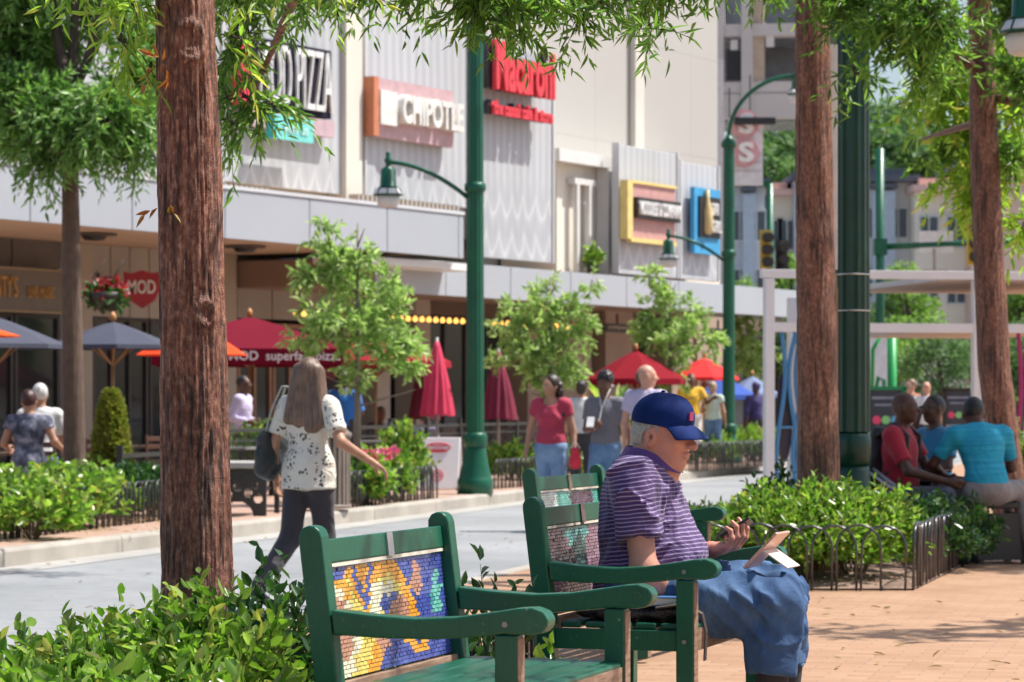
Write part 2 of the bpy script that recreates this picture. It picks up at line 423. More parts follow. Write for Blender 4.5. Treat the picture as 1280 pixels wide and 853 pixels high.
# ================================================================== the long restaurant building (facade frame: x along, y back, z up)
FA = math.atan2(.504, .864)          # facade direction from +Y
FB = Vector((-7.2, 40, 0)); U = Vector((.504, .864, 0)); W = Vector((-.864, .504, 0))
def ft(px, o):                       # where the photo column px meets the facade plane set back by o
    k = (px-640)/FPX; bx = FB.x+W.x*o; by = FB.y+W.y*o
    return (k*by-bx)/(U.x-k*U.y)
def fz(px, py, o):
    t = ft(px, o); Y = FB.y+W.y*o+U.y*t; return CAMH+(HOR-py)/FPX*Y
RZ = math.atan2(U.y, U.x)            # local +x = U ; local +y = W
GZ = -.15
stone = M((.40, .345, .28), .75, .08, .7, .15, name='tan_panel')
fasm = M((.40, .43, .47), .5, .04, .5, .03, name='grey_panel')
dark = M((.03, .026, .024), .5, .2, 3, .1); darkb = M((.10, .085, .07), .6, .15, 2, .1)
white = M((.72, .71, .69), .55, .05, 2, .05)
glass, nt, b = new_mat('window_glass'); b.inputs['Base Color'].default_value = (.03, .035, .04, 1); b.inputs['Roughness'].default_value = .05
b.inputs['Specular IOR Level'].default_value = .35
restaurant = thing('shopping_building', 'long grey and tan shopping building with wavy metal screens above dark restaurant fronts', 'building', FB, RZ)
# NB: local y axis must equal W (back).  U rotated +90deg = (-.864,.504) = W
def fbox(mb, x0, x1, y0, y1, z0, z1, mi=0):
    return mb.box(((x0+x1)/2, (y0+y1)/2, (z0+z1)/2), (abs(x1-x0), abs(y1-y0), z1-z0), mi=mi)
TL = ft(-260, 0); TE = ft(580, 0)
# canopy one: fascia panels
mb = MB(); x = TL; zb, ztp = 3.8, 4.57
while x < TE-.1:
    x2 = min(x+2.35, TE); fbox(mb, x+.012, x2-.012, 0, .06, zb, ztp); x = x2
mb.build('fascia', fasm, restaurant, .004)
soff, nt, b = new_mat('soffit_plaster'); v = coords(nt); n1 = noise(nt, v, 2)
r = ramp(nt, n1.outputs[0], [(.3, (.60, .42, .28)), (.7, (.68, .50, .35))]); nt.links.new(r.outputs[0], b.inputs['Base Color']); b.inputs['Roughness'].default_value = .9
mb = MB(); fbox(mb, TL, TE, .063, 4.3, 3.9, 4.5); mb.build('canopy', soff, restaurant)
mb = MB(); fbox(mb, TL, TE-.0, -.02, .10, 4.575, 4.63); mb.build('coping', M((.62, .64, .67), .4, .05, 1, .02), restaurant)
# grating strips just above canopy one
gratm, nt, b = new_mat('grating'); v = coords(nt); wv = nt.nodes.new('ShaderNodeTexWave'); wv.bands_direction = 'X'; wv.inputs['Scale'].default_value = 2.2; wv.inputs['Distortion'].default_value = .0
nt.links.new(v, wv.inputs[0]); r = ramp(nt, wv.outputs[0], [(.35, (.10, .085, .07)), (.6, (.42, .38, .33))]); nt.links.new(r.outputs[0], b.inputs['Base Color'])
mb = MB(); fbox(mb, ft(-200, .5), ft(336, .5), .5, .7, 4.57, fz(200, 223, .6)+.02); fbox(mb, ft(448, .5), ft(574, .5), .5, .7, 4.57, 4.80)
mb.build('grating_panel', gratm, restaurant)
# upper wall: tan piers and wavy translucent screens
screen_m, nt, b = new_mat('wavy_screen')
v = coords(nt); sx = nt.nodes.new('ShaderNodeSeparateXYZ'); nt.links.new(v, sx.inputs[0])
def math_(op, a, c=None, c2=None):
    n = nt.nodes.new('ShaderNodeMath'); n.operation = op
    for i, q in enumerate((a, c, c2)):
        if q is None: continue
        if hasattr(q, 'links'): nt.links.new(q, n.inputs[i])
        else: n.inputs[i].default_value = q
    return n.outputs[0]
nz = noise(nt, v, .9, 3)
xs = math_('MULTIPLY', sx.outputs[0], 6.6); xs = math_('ADD', xs, math_('MULTIPLY', nz.outputs[0], 2.5))
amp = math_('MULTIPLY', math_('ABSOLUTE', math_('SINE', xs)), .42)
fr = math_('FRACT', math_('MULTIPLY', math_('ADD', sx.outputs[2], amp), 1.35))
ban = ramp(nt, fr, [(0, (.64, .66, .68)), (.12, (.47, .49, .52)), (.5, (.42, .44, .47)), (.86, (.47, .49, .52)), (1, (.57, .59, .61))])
zr = nt.nodes.new('ShaderNodeMapRange'); zr.inputs[1].default_value = 5.6; zr.inputs[2].default_value = 5.0; nt.links.new(sx.outputs[2], zr.inputs[0])
ver = nt.nodes.new('ShaderNodeTexWave'); ver.inputs['Scale'].default_value = 1.25; ver.inputs['Distortion'].default_value = 1.2; ver.inputs['Detail Scale'].default_value = .6; nt.links.new(v, ver.inputs[0])
vr = ramp(nt, ver.outputs[0], [(.2, (.44, .46, .49)), (.6, (.48, .50, .53)), (.9, (.52, .54, .56))])
stv = noise(nt, coords(nt, (1, 1, .12)), 1.6, 5, .6); c = mix(nt, zr.outputs[0], vr.outputs[0], ban.outputs[0]); c = mix(nt, .35, c, ramp(nt, stv.outputs[0], [(.35, (.78, .77, .75)), (.6, (1.03, 1.03, 1.03))]).outputs[0], 'MULTIPLY'); nt.links.new(c, b.inputs['Base Color']); b.inputs['Roughness'].default_value = .5
bump(nt, b, ver.outputs[0], .12, .03)
pier = M((.45, .44, .42), .8, .05, .6, .08, name='pale_wall')
Zt = 8.0; o1 = 1.0
mb = MB(); fbox(mb, ft(-260, o1+.25), ft(693, o1+.25), o1+.25, o1+2, 4.3, Zt-.1); mb.build('upper_wall', pier, restaurant)
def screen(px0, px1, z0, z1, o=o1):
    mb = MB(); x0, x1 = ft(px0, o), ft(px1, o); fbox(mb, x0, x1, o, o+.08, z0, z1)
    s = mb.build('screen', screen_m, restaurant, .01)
    f = MB(); t = .05
    for a_, b_ in ((x0-t, x0-.004), (x1+.004, x1+t)):
        f = MB(); fbox(f, a_, b_, o-.03, o+.14, z0, z1+.03); f.build('frame', M((.60, .62, .64), .5, .04, 1, .02), s)
    return s
screen(-250, 90, 4.75, Zt); screen(96, 276, 4.75, Zt); screen(280, 430, 4.82, Zt); screen(457, 583, 4.84, Zt); screen(596, 690, 3.95, Zt)
mb = MB(); fbox(mb, ft(433, .9), ft(453, .9), .9, 1.3, 4.60, Zt); mb.build('pier', M((.70, .66, .58), .8, .05, .6, .08), restaurant)
# tall pale wall behind
wl, nt, b = new_mat('pale_seamed_wall'); v = coords(nt, rot=(rad(90), 0, 0)); br = nt.nodes.new('ShaderNodeTexBrick'); nt.links.new(v, br.inputs[0])
br.inputs['Scale'].default_value = 1; br.inputs['Brick Width'].default_value = 4.6; br.inputs['Row Height'].default_value = 2.3; br.inputs['Mortar Size'].default_value = .012; br.offset = 0
br.inputs['Color1'].default_value = (.45, .44, .42, 1); br.inputs['Color2'].default_value = (.44, .43, .41, 1); br.inputs['Mortar'].default_value = (.38, .36, .33, 1)
n1 = noise(nt, v, .5, 5); c = mix(nt, .18, br.outputs[0], ramp(nt, n1.outputs[0], [(.3, (.75, .74, .72)), (.7, (1, 1, 1))]).outputs[0], 'MULTIPLY')
nt.links.new(c, b.inputs['Base Color']); b.inputs['Roughness'].default_value = .85
mb = MB(); fbox(mb, ft(420, 3), ft(897, 3), 3, 9, 3.8, 16); mb.build('wall', wl, restaurant)
mb = MB(); fbox(mb, ft(792, 2.9), ft(803, 2.9), 2.85, 2.98, 6.3, 16); mb.build('pilaster', M((.60, .57, .52), .8, .04, 1, .05), restaurant)
# lower recessed block between screens, with its white frame
mb = MB(); fbox(mb, ft(696, 1.6), ft(900, 1.6), 1.6, 2.9, 3.8, fz(730, 192, 1.6)); mb.build('wall', M((.74, .70, .62), .8, .05, .6, .08), restaurant)
mb = MB(); x0, x1 = ft(697, 1.35), ft(768, 1.35); zt = fz(730, 193, 1.4)
fbox(mb, x0, x1, 1.3, 1.58, zt-.22, zt+.03); fbox(mb, x1-.35, x1, 1.3, 1.58, 3.8, zt-.225); fbox(mb, ft(719, 1.4), ft(745, 1.4), 1.4, 1.58, zt-.62, zt-.5)
fbox(mb, ft(722, 1.4), ft(725, 1.4), 1.4, 1.5, 3.8, zt-.62); fbox(mb, ft(737, 1.4), ft(740, 1.4), 1.4, 1.5, 3.8, zt-.62); mb.build('frame', white, restaurant)
screen(774, 846, 3.86, 6.5, 1.0); screen(851, 897, 3.86, 6.35, 1.0)
# canopy two (lower, further along)
TE2 = ft(1010, .9); mb = MB(); x = ft(470, .9)
while x < TE2-.1:
    x2 = min(x+2.35, TE2); fbox(mb, x+.012, x2-.012, .9, .96, 3.18, 3.80); x = x2
mb.build('fascia', fasm, restaurant, .004)
mb = MB(); fbox(mb, ft(470, .9), TE2, .963, 4.9, 3.3, 3.78); mb.build('canopy', M((.32, .22, .16), .9, .1, 1, .05), restaurant)  # underside colour darkened to deepen the shade below the canopy
mb = MB(); fbox(mb, ft(440, .4), ft(583, .4), .2, 1.2, 3.60, 3.72); mb.build('awning', M((.78, .78, .75), .5, .03, 1, .02), restaurant)
# ground-floor front, plane set back four metres
o4 = 4.0; Z4 = 3.895
def wallp(px0, px1, z0, z1, mat, name, o=o4, d=.3, bev=0):
    mb = MB(); fbox(mb, ft(px0, o), ft(px1, o), o, o+d, z0, z1); return mb.build(name, mat, restaurant, bev)
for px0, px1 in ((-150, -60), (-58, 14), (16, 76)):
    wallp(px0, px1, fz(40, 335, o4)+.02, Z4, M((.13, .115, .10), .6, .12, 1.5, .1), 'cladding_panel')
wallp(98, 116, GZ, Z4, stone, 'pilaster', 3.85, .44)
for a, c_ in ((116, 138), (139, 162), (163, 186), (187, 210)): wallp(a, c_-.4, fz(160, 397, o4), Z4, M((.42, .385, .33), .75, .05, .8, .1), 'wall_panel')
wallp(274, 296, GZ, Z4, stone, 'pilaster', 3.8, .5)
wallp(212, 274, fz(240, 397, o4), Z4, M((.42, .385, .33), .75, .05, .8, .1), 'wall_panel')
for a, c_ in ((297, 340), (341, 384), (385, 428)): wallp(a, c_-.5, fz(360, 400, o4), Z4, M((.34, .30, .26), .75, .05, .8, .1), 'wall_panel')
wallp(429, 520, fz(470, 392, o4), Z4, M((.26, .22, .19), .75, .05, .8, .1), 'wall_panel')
# windows: frame with pane, and a dim room behind
def win(px0, px1, z0, z1, nv=1, o=o4, fm=dark):
    mb = MB(); x0, x1 = ft(px0, o), ft(px1, o); t = .07
    fbox(mb, x0, x1, o, o+.12, z1-t, z1); fbox(mb, x0, x1, o, o+.12, z0, z0+t)
    for i in range(nv+1):
        x = x0+(x1-x0-t)*i/nv; fbox(mb, x, x+t, o+.003, o+.117, z0+t, z1-t)
    wf = mb.build('window', fm, restaurant)
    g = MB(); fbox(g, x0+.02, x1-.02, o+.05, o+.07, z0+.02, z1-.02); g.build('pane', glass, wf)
zh = fz(160, 397, o4)
win(-120, 17, GZ+.3, zh, 2); win(19, 75, GZ+.3, zh, 1); win(117, 186, GZ+.3, zh, 3); win(188, 272, GZ+.3, zh, 3)
win(298, 340, GZ+.3, zh, 2, fm=M((.30, .15, .08), .5)); win(342, 384, GZ+.3, zh, 2, fm=M((.30, .15, .08), .5)); win(386, 428, GZ+.3, zh, 1)
for px in (430, 470, 520): wallp(px, px+18, GZ, 3.3, stone, 'pilaster', 4.1, .5)
for px in (660, 705, 757, 832, 872): wallp(px, px+34, GZ, 3.3, M((.36, .27, .21), .8, .08, 1, .1), 'pilaster', 4.1, .5)
win(500, 660, GZ, 3.0, 6, 4.6); win(696, 790, GZ, 2.9, 4, 4.6); win(795, 960, GZ, 2.9, 6, 4.6)
wallp(480, 1000, 3.02, 3.3, M((.13, .09, .065), .85, .08, 1, .05), 'beam', 4.2, .3)  # beige beam coloured dark, shade under the canopy put into its colour
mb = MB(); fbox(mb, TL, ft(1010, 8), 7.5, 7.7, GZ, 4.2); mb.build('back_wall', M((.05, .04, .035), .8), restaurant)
# small awning boards with lettering in the distance
bd = M((.05, .045, .04), .5)
for (a, c_, y0, y1, tx) in ((755, 788, 404, 415, 'company'), (880, 915, 410, 421, 'ROMANOS')):
    o = 3.2; s = thing('shop_board', 'dark hanging shop board beside the red patio umbrella' if a == 755 else 'dark hanging shop board just behind the farther street lamp', 'sign',
        FB+U*ft((a+c_)/2, o)+W*o, RZ)
    mb = MB(); wdt = ft(c_, o)-ft(a, o); z0 = fz(a, y1, o); z1 = fz(a, y0, o); mb.box((0, 0, (z0+z1)/2), (wdt, .08, z1-z0)); mb.box((0, 0, (z1+3.18)/2), (.04, .04, 3.18-z1)); mb.build('board', bd, s)
    text(tx, wdt*.8, (z1-z0)*.4, .02, M((.5, .45, .38), .5), s, (0, -.05, (z0+z1)/2), (rad(90), 0, 0))
# recessed ceiling lamps under the canopy
for i, px in enumerate((118, 306)):
    o = 2.0; mb = MB(); zc = 3.88
    lp = thing('ceiling_lamp', 'dark round lamp under the canopy %s' % ('beside the thin tree trunk' if i == 0 else 'just right of the thick foreground trunk'), 'lamp', FB+U*ft(px, o)+W*o+Vector((0, 0, zc)), 0)
    mb.lathe([(.05, -.10), (.16, -.09), (.2, -.03), (.2, 0)], 20); mb.build('housing', dark, lp)
    mb = MB(); mb.lathe([(.36, -.02), (.36, .01)], 20, (0, 0, 0)); mb.build('trim_plate', M((.12, .10, .08), .5), lp)
# string of warm bulbs
o = 1.6
sl_ = thing('string_lights', 'row of glowing warm bulbs under the dark canopy behind the green lamp post', 'lights', FB+U*ft(530, o)+W*o, RZ)
x0, x1 = ft(365, o)-ft(530, o), ft(735, o)-ft(530, o); z = fz(560, 401, o)
mb = MB(); mb.tube([(x0, 0, z+.06), (x1, 0, z+.06)], .012, 5); mb.build('cable', dark, sl_)
em, nt, b = new_mat('bulb_glow'); b.inputs['Emission Color'].default_value = (1, .5, .1, 1); b.inputs['Emission Strength'].default_value = 1.6; b.inputs['Base Color'].default_value = (.8, .5, .2, 1)
bm_ = MB().lathe([(.005, -.05), (.045, -.03), (.05, 0), (.03, .04), (.015, .06)], 8)
proto = bm_.build('bulb', em, sl_); n = 44
for i in range(n):
    bb_ = proto if i == 0 else proto.copy()
    if i: COL.objects.link(bb_)
    bb_.location = (x0+(x1-x0)*(i+.5)/n, 0, z)

# ------------------------------------------------------------------ signs on the screens
def sign(name, label, px0, px1, o, z0, z1, th=.12):
    c = (px0+px1)/2; t0, t1 = ft(px0, o), ft(px1, o)
    return thing(name, label, 'sign', FB+U*(t0+t1)/2+W*o, RZ), t1-t0, z0, z1
R90 = (rad(90), 0, 0)
s, wd, z0, z1 = sign('wall_sign', 'big dark pizza restaurant wall sign with tall white letters and red left edge', 306, 414, .8, fz(414, 166, .8), fz(414, 62, .8))
mb = MB(); mb.box((0, .06, (z0+z1)/2+.1), (wd, .12, (z1-z0)*.82)); mb.build('board', M((.022, .02, .035), .9, .1, spec=.1), s)
mb = MB(); mb.box((-wd/2-.04, .05, (z0+z1)/2+.1), (.25, .22, (z1-z0)*.84)); mb.build('edge_strip', M((.65, .04, .07), .5), s)
mb = MB(); mb.box((.1, .05, z0+.06), (wd, .10, .28)); mb.build('lower_band', M((.52, .38, .42), .6), s)
text('MOD PIZZA', wd*.84, (z1-z0)*.72, .05, M((.80, .80, .79), .5), s, (.18, -.028, (z0+z1)/2+.12), R90, bold=-.012)
s, wd, z0, z1 = sign('turquoise_sign', 'small turquoise panel sign fixed below the pizza sign', 340, 390, .62, fz(365, 176, .6), fz(365, 146, .6))
mb = MB(); mb.box((0, 0, (z0+z1)/2), (wd, .06, z1-z0)); mb.build('board', M((.18, .62, .58), .5), s)
mb = MB(); mb.box((-wd/2-.03, 0, (z0+z1)/2), (.06, .16, z1-z0)); mb.build('edge_strip', M((.05, .55, .5), .5), s)
text('VISIT US', wd*.6, (z1-z0)*.3, .02, M((.6, .85, .8), .5), s, (.05, -.04, (z0+z1)/2-.02), R90)
s, wd, z0, z1 = sign('wall_sign', 'pink banded wall sign with chunky pale letters above the lantern of the street lamp', 466, 567, .8, fz(520, 178, .8), fz(520, 106, .8))
h = z1-z0
mb = MB(); mb.box((0, .06, (z0+z1)/2), (wd, .12, h)); mb.build('board', M((.52, .34, .36), .6), s)
mb = MB(); mb.box((-wd/2-.02, .02, (z0+z1)/2), (.16, .22, h)); mb.build('edge_strip', M((.55, .20, .10), .6), s)
mb = MB(); mb.box((-wd*.36, -.03, z0+h*.5), (wd*.2, .14, h*.58)); mb.build('emblem', M((.70, .71, .68), .5), s)
text('CHIPOTLE', wd*.76, h*.5, .22, M((.72, .72, .68), .6), s, (wd*.14, -.08, z0+h*.52), R90, bold=.03)
s, wd, z0, z1 = sign('wall_sign', 'large red script sign on black backing beside the tall pale wall', 606, 684, .8, fz(640, 150, .8), fz(640, 55, .8))
h = z1-z0
redl = M((.72, .05, .07), .45)
text('Macaroni', wd*.95, h*.66, .16, M((.03, .03, .035), .5), s, (-.08, .0, z0+h*.68), R90, bold=.05, name='backing')
text('Macaroni', wd*.95, h*.66, .10, redl, s, (.03, -.16, z0+h*.66), R90, bold=.03)
text('the casual cafe & store', wd*.95, h*.19, .12, M((.03, .03, .035), .5), s, (-.05, 0, z0+h*.12), R90, bold=.05, name='backing')
text('the casual cafe & store', wd*.95, h*.19, .08, redl, s, (.03, -.12, z0+h*.11), R90, bold=.03)
s, wd, z0, z1 = sign('wall_sign', 'dusty pink noodle restaurant sign with yellow edges and a black name strip', 787, 844, .8, fz(815, 300, .8), fz(815, 232, .8))
h = z1-z0
mb = MB(); mb.box((0, .05, (z0+z1)/2), (wd, .10, h)); mb.build('board', M((.55, .30, .28), .6), s)
mb = MB(); mb.box((-wd/2-.1, .02, (z0+z1)/2), (.22, .18, h*1.06)); mb.box((0, .02, z0-.04), (wd, .12, .09)); mb.box((0, .02, z1+.02), (wd, .12, .06)); mb.build('edge_strip', M((.75, .60, .22), .5), s)
mb = MB(); mb.box((.1, -.05, z0+h*.55), (wd*.95, .12, h*.38)); mb.build('name_strip', dark, s)
text('NOODLES & COMPANY', wd*.9, h*.25, .05, M((.70, .70, .70), .5), s, (.1, -.13, z0+h*.55), R90, bold=.02)
s, wd, z0, z1 = sign('wall_sign', 'blue bordered dark sign with a pale bottle shape behind the farther lamp post', 868, 900, .8, fz(884, 318, .8), fz(884, 236, .8))
h = z1-z0
mb = MB(); mb.box((0, .05, (z0+z1)/2), (wd, .10, h)); mb.build('board', M((.05, .33, .62), .5), s)
mb = MB(); mb.box((.05, -.02, z0+h*.56), (wd*.8, .05, h*.62)); mb.build('name_panel', M((.015, .015, .02), .5), s)
mb = MB(); mb.lathe([(.09, 0), (.13, .1), (.12, .5), (.05, .75), (.05, .95)], 10, (-.12, -.06, z0+h*.3)); mb.build('emblem', M((.65, .52, .25), .5), s)
text('BAR\nGRILL', wd*.36, h*.45, .04, M((.7, .7, .7), .5), s, (.32, -.07, z0+h*.56), R90)
# dark pub sign at the far left
o = 3.7; s, wd, z0, z1 = sign('pub_sign', 'brown pub sign board with orange lettering left of the thin tree trunk', -40, 78, o, fz(40, 390, o), fz(40, 337, o))
mb = MB(); mb.box((0, .05, (z0+z1)/2), (wd, .10, z1-z0)); mb.build('board', M((.17, .145, .12), .6, .1), s)
mb = MB(); mb.box((0, -.005, z1), (wd, .04, .04)); mb.box((0, -.005, z0), (wd, .04, .04)); mb.build('edge_strip', M((.30, .22, .12), .5), s)
text("McGINTY'S", wd*.44, (z1-z0)*.5, .03, M((.55, .30, .09), .5), s, (-.15*wd-.16, -.02, (z0+z1)/2+.05), R90)
text('LIVE MUSIC', wd*.28, (z1-z0)*.28, .03, M((.50, .30, .10), .5), s, (wd*.26, -.02, (z0+z1)/2-.02), R90)
# projecting shield sign
o = 3.3; pc = FB+U*ft(178, o)+W*o; z0, z1 = fz(178, 386, o), fz(178, 338, o)
s = thing('shield_sign', 'red shield shaped hanging sign with white letters beside the thick trunk', 'sign', pc, 0)
wd = (z1-z0)*.98; pl = [(-.5, .46), (-.28, .42), (0, .5), (.28, .42), (.5, .46), (.47, 0), (.33, -.28), (0, -.5), (-.33, -.28), (-.47, 0)]
zm = (z0+z1)/2; h = z1-z0
mb = MB(); mb.prism([(a*wd, b_*h) for a, b_ in pl], .12, lambda a, b_, c: Vector((a, c, zm+b_))); mb.build('board', M((.42, .03, .045), .4), s, .01)
mb = MB(); mb.bar((-wd/2-.1, .0, zm+.2), (-wd/2-.45, .0, zm+.2), .03, .03); mb.bar((-wd/2-.43, 0, zm+.28), (-wd/2-.43, 0, zm+.12), .05, .03); mb.bar((0, .06, zm), (0, .7, zm), .05, .05); mb.build('bracket', dark, s)
text('MOD', wd*.74, h*.36, .03, M((.85, .84, .80), .5), s, (0, -.075, zm+h*.06), R90, bold=.02)
# ================================================================== green benches with mosaic backs
pg, nt, b = new_mat('green_paint')
v = coords(nt); n1 = noise(nt, v, 3.5, 5, .6); n2 = noise(nt, v, 70, 5, .7); v2 = coords(nt, (1, 1, .12)); n3 = noise(nt, v2, 160, 3)
r = ramp(nt, n1.outputs[0], [(.3, (.006, .075, .040)), (.7, (.010, .108, .058))])
chip = ramp(nt, n2.outputs[0], [(.655, (0, 0, 0)), (.69, (1, 1, 1))])
c = mix(nt, chip.outputs[0], r.outputs[0], (.20, .26, .20)); c = mix(nt, .25, c, ramp(nt, n3.outputs[0], [(.3, (.5, .5, .5)), (.6, (1, 1, 1))]).outputs[0], 'MULTIPLY')
nt.links.new(c, b.inputs['Base Color']); b.inputs['Roughness'].default_value = .36; b.inputs['Specular IOR Level'].default_value = .42
bump(nt, b, n3.outputs[0], .35, .002)
wood, nt, b = new_mat('worn_wood'); v = coords(nt, (1, .1, 1)); n1 = noise(nt, v, 60, 6, .7); v2 = coords(nt); n2 = noise(nt, v2, 8, 4)
r = ramp(nt, n1.outputs[0], [(.3, (.13, .075, .045)), (.55, (.30, .19, .13)), (.75, (.42, .29, .21))])
c = mix(nt, .5, r.outputs[0], ramp(nt, n2.outputs[0], [(.35, (.55, .5, .45)), (.65, (1, 1, 1))]).outputs[0], 'MULTIPLY')
nt.links.new(c, b.inputs['Base Color']); b.inputs['Roughness'].default_value = .7; bump(nt, b, n1.outputs[0], .5, .002)
def tile(c):
    return M(c, .22, .14, 30, .25, spec=.7, name='glazed_tile', bscale=90, bdist=.002)
def pip(x, y, poly):
    c = False; j = len(poly)-1
    for i in range(len(poly)):
        xi, yi = poly[i]; xj, yj = poly[j]
        if (yi > y) != (yj > y) and x < (xj-xi)*(y-yi)/(yj-yi)+xi: c = not c
        j = i
    return c
TC = [(.06, .09, .36), (.74, .33, .03), (.74, .60, .14), (.74, .70, .52), (.50, .25, .17), (.16, .50, .42), (.66, .66, .63), (.20, .09, .15), (.07, .30, .33), (.12, .06, .10), (.28, .15, .21)]
def des1(u, v):            # yellow and blue; v runs from the top down
    k = 0
    for c_, poly in (
        (1, [(0, .05), (.17, .0), (.58, 0), (.72, .42), (.76, .58), (.56, .56), (.5, .62), (.46, .75), (.36, 1), (0, 1)]),
        (3, [(0, .18), (.1, .16), (.17, .3), (.26, .55), (.28, .72), (.13, 1), (0, 1)]),
        (2, [(.17, .06), (.25, .34), (.34, .5), (.38, .28), (.44, .14), (.55, .14), (.62, .3), (.60, .5), (.45, .45), (.38, .62), (.26, 1), (.14, 1), (.27, .6), (.2, .42)]),
        (3, [(.37, .22), (.52, .2), (.55, .3), (.46, .36), (.4, .5), (.34, .48)]),
        (4, [(.02, .26), (.12, .26), (.2, .52), (.16, .8), (.04, .9), (0, .75), (.06, .5)]),
        (0, [(0, 0), (.18, 0), (.15, .12), (0, .14)]), (0, [(.2, 0), (.245, 0), (.31, .30), (.355, 0), (.39, 0), (.33, .42), (.29, .42)]),
        (0, [(.46, .33), (.58, .30), (.58, .42), (.5, .46), (.5, .55), (.45, .5)]), (4, [(.5, .38), (.62, .36), (.68, .5), (.66, .58), (.5, .58)]),
        (4, [(.74, .04), (.79, .04), (.79, .3), (.75, .42), (.69, .25)]), (0, [(.6, 0), (.72, 0), (.73, .12), (.65, .2)]),
        (8, [(.86, .38), (.9, .38), (.9, .56), (.85, .56)]), (5, [(.88, .18), (.95, .16), (.96, .5), (.97, .58), (.89, .58)]),
        (4, [(.34, .62), (.5, .62), (.46, .78), (.42, .9), (.36, .76)]), (1, [(.56, .6), (.62, .6), (.65, .74), (.72, .84), (.76, .74), (.8, .74), (.77, .94), (.66, .9), (.58, .76)]),
        (3, [(.78, .66), (.88, .62), (.93, .62), (.88, .82), (.8, .74)]), (0, [(.44, .8), (.54, .7), (.62, .9), (.7, 1), (.4, 1)])):
        if pip(u, v, poly): k = c_
    return k
def des2(u, v):            # mauve with a turquoise drip
    k = 10
    if pip(u, v, [(.28, 0), (.62, 0), (.56, .2), (.5, .62), (.44, .62), (.42, .3), (.3, .12)]): k = 8 if (u*7+v*5) % 1 < .5 else 5
    if pip(u, v, [(.9, 0), (1, 0), (1, .4), (.94, .2)]): k = 8
    if v > .78 and (u > .2): k = 7 if v < .88 else 0
    return k
def des3(u, v):            # white, turquoise and dark plum arch
    k = 6
    if .33 < u < .53: k = 5
    if pip(u, v, [(.55, 0), (.88, 0), (1, 1), (.9, 1), (.85, .45), (.72, .4), (.68, 1), (.48, 1)]): k = 9
    if u > .9 and v < .55: k = 5
    return k
def bench(loc, rz, des, label, strip, seed):
    g = np.random.default_rng(seed)
    t = thing('park_bench', label, 'bench', loc, rz, 'green park benches with mosaic backs')
    Lb = 1.01
    fr = lambda y0: (lambda a, b_, c: Vector((a, y0+c, b_)))
    for y in (0, Lb):
        mb = MB(); mb.prism([(-.03, 0), (.032, 0), (.032, .44), (-.018, .845), (-.024, .862), (-.038, .873), (-.056, .875), (-.074, .868), (-.084, .85), (-.084, .83), (-.036, .44)], .06, fr(y)); mb.build('back_post', pg, t, .006)
        mb = MB(); mb.prism([(.012, .652), (.12, .641), (.25, .634), (.36, .640), (.46, .655), (.53, .667), (.575, .670), (.605, .660), (.618, .640), (.615, .620), (.60, .604), (.57, .598), (.5, .600), (.4, .588), (.3, .580), (.15, .580), (.02, .585)][::-1], .07, fr(y)); mb.build('armrest', pg, t, .006)
        mb = MB(); mb.box((.50, y, .298), (.062, .058, .596)); fl = mb.build('front_leg', pg, t, .004)
        mb = MB(); mb.box((.5325, y, .298), (.003, .052, .58)); mb.build('worn_edge', wood, fl)
        mb = MB(); mb.box((.25, y, .385), (.436, .035, .07)); mb.build('side_rail', pg, t, .003)
        mb = MB(); mb.box((.25, y, .11), (.436, .035, .045)); mb.build('side_stretcher', pg, t, .003)
        mb = MB()
        for bx, bz in ((.50, .625), (.50, .385), (0, .385)): mb.tube([(bx, y-.036 if y == 0 else y+.036, bz), (bx, y-.0385 if y == 0 else y+.0385, bz)], .008, 10)
        mb.build('bolt', M((.25, .25, .24), .4, metal=.6), t)
    mb = MB(); mb.box((.5, Lb/2, .12), (.035, Lb-.062, .035)); mb.build('stretcher', pg, t, .003)
    lean = lambda z: (.016 if z < .44 else .016-(z-.44)*.118)
    al = -math.atan(.118); R = Matrix.Rotation(al, 3, 'Y')
    mb = MB(); mb.box((lean(.8)-.026, Lb/2, .80), (.034, Lb-.062, .066), R); mb.build('top_rail', pg, t, .004)
    mb = MB(); mb.box((lean(.8)-.007, Lb/2+.02, .80), (.008, .045, .068), R); mb.build('centre_strap', strip, t)
    mb = MB(); mb.box((lean(.762)-.024, Lb/2, .762), (.026, Lb-.064, .009), R); mb.build('ledge', M((.62, .55, .45), .8), t)
    mb = MB(); mb.box((lean(.6)-.034, Lb/2, .605), (.016, Lb-.064, .30), R); mb.build('panel', M((.33, .31, .28), .9), t)
    mb = MB(); mb.box((lean(.44)-.02, Lb/2, .43), (.04, Lb-.062, .04), R); mb.build('lower_rail', wood, t, .003)
    nr, nc = 26, 30; h = .30/nr; wd = (Lb-.066)/nc; mb = MB()
    for i in range(nr):
        for j in range(nc+1):
            off = .5*(i % 2); u0 = max(0, (j-off)*wd); u1 = min(nc*wd, (j+1-off)*wd)
            if u1-u0 < .006: continue
            z = .455+(i+.5)*h; u = (u0+u1)/2/(nc*wd); k = des(u+g.normal()*.008, 1-(i+.5)/nr+g.normal()*.008)
            Rr = R @ Matrix.Rotation(g.normal()*.035, 3, 'Z') @ Matrix.Rotation(g.normal()*.05, 3, 'Y') @ Matrix.Rotation(g.normal()*.03, 3, 'X')
            if g.random() < .004: continue
            mb.box((lean(z)-.022+g.normal()*.0005, .033+(u0+u1)/2, z), (.006, u1-u0-.0024, h-.002), Rr, mi=k)
    mb.build('mosaic', [tile(c_) for c_ in TC], t)
    xs_ = [.052, .142, .232, .322, .412]
    for i, x in enumerate(xs_):
        mb = MB(); mb.box((x+.03, Lb/2, .433), (.074, Lb-.004 if .47 > x > .04 else Lb-.066, .022)); mb.build('slat', pg, t, .006)
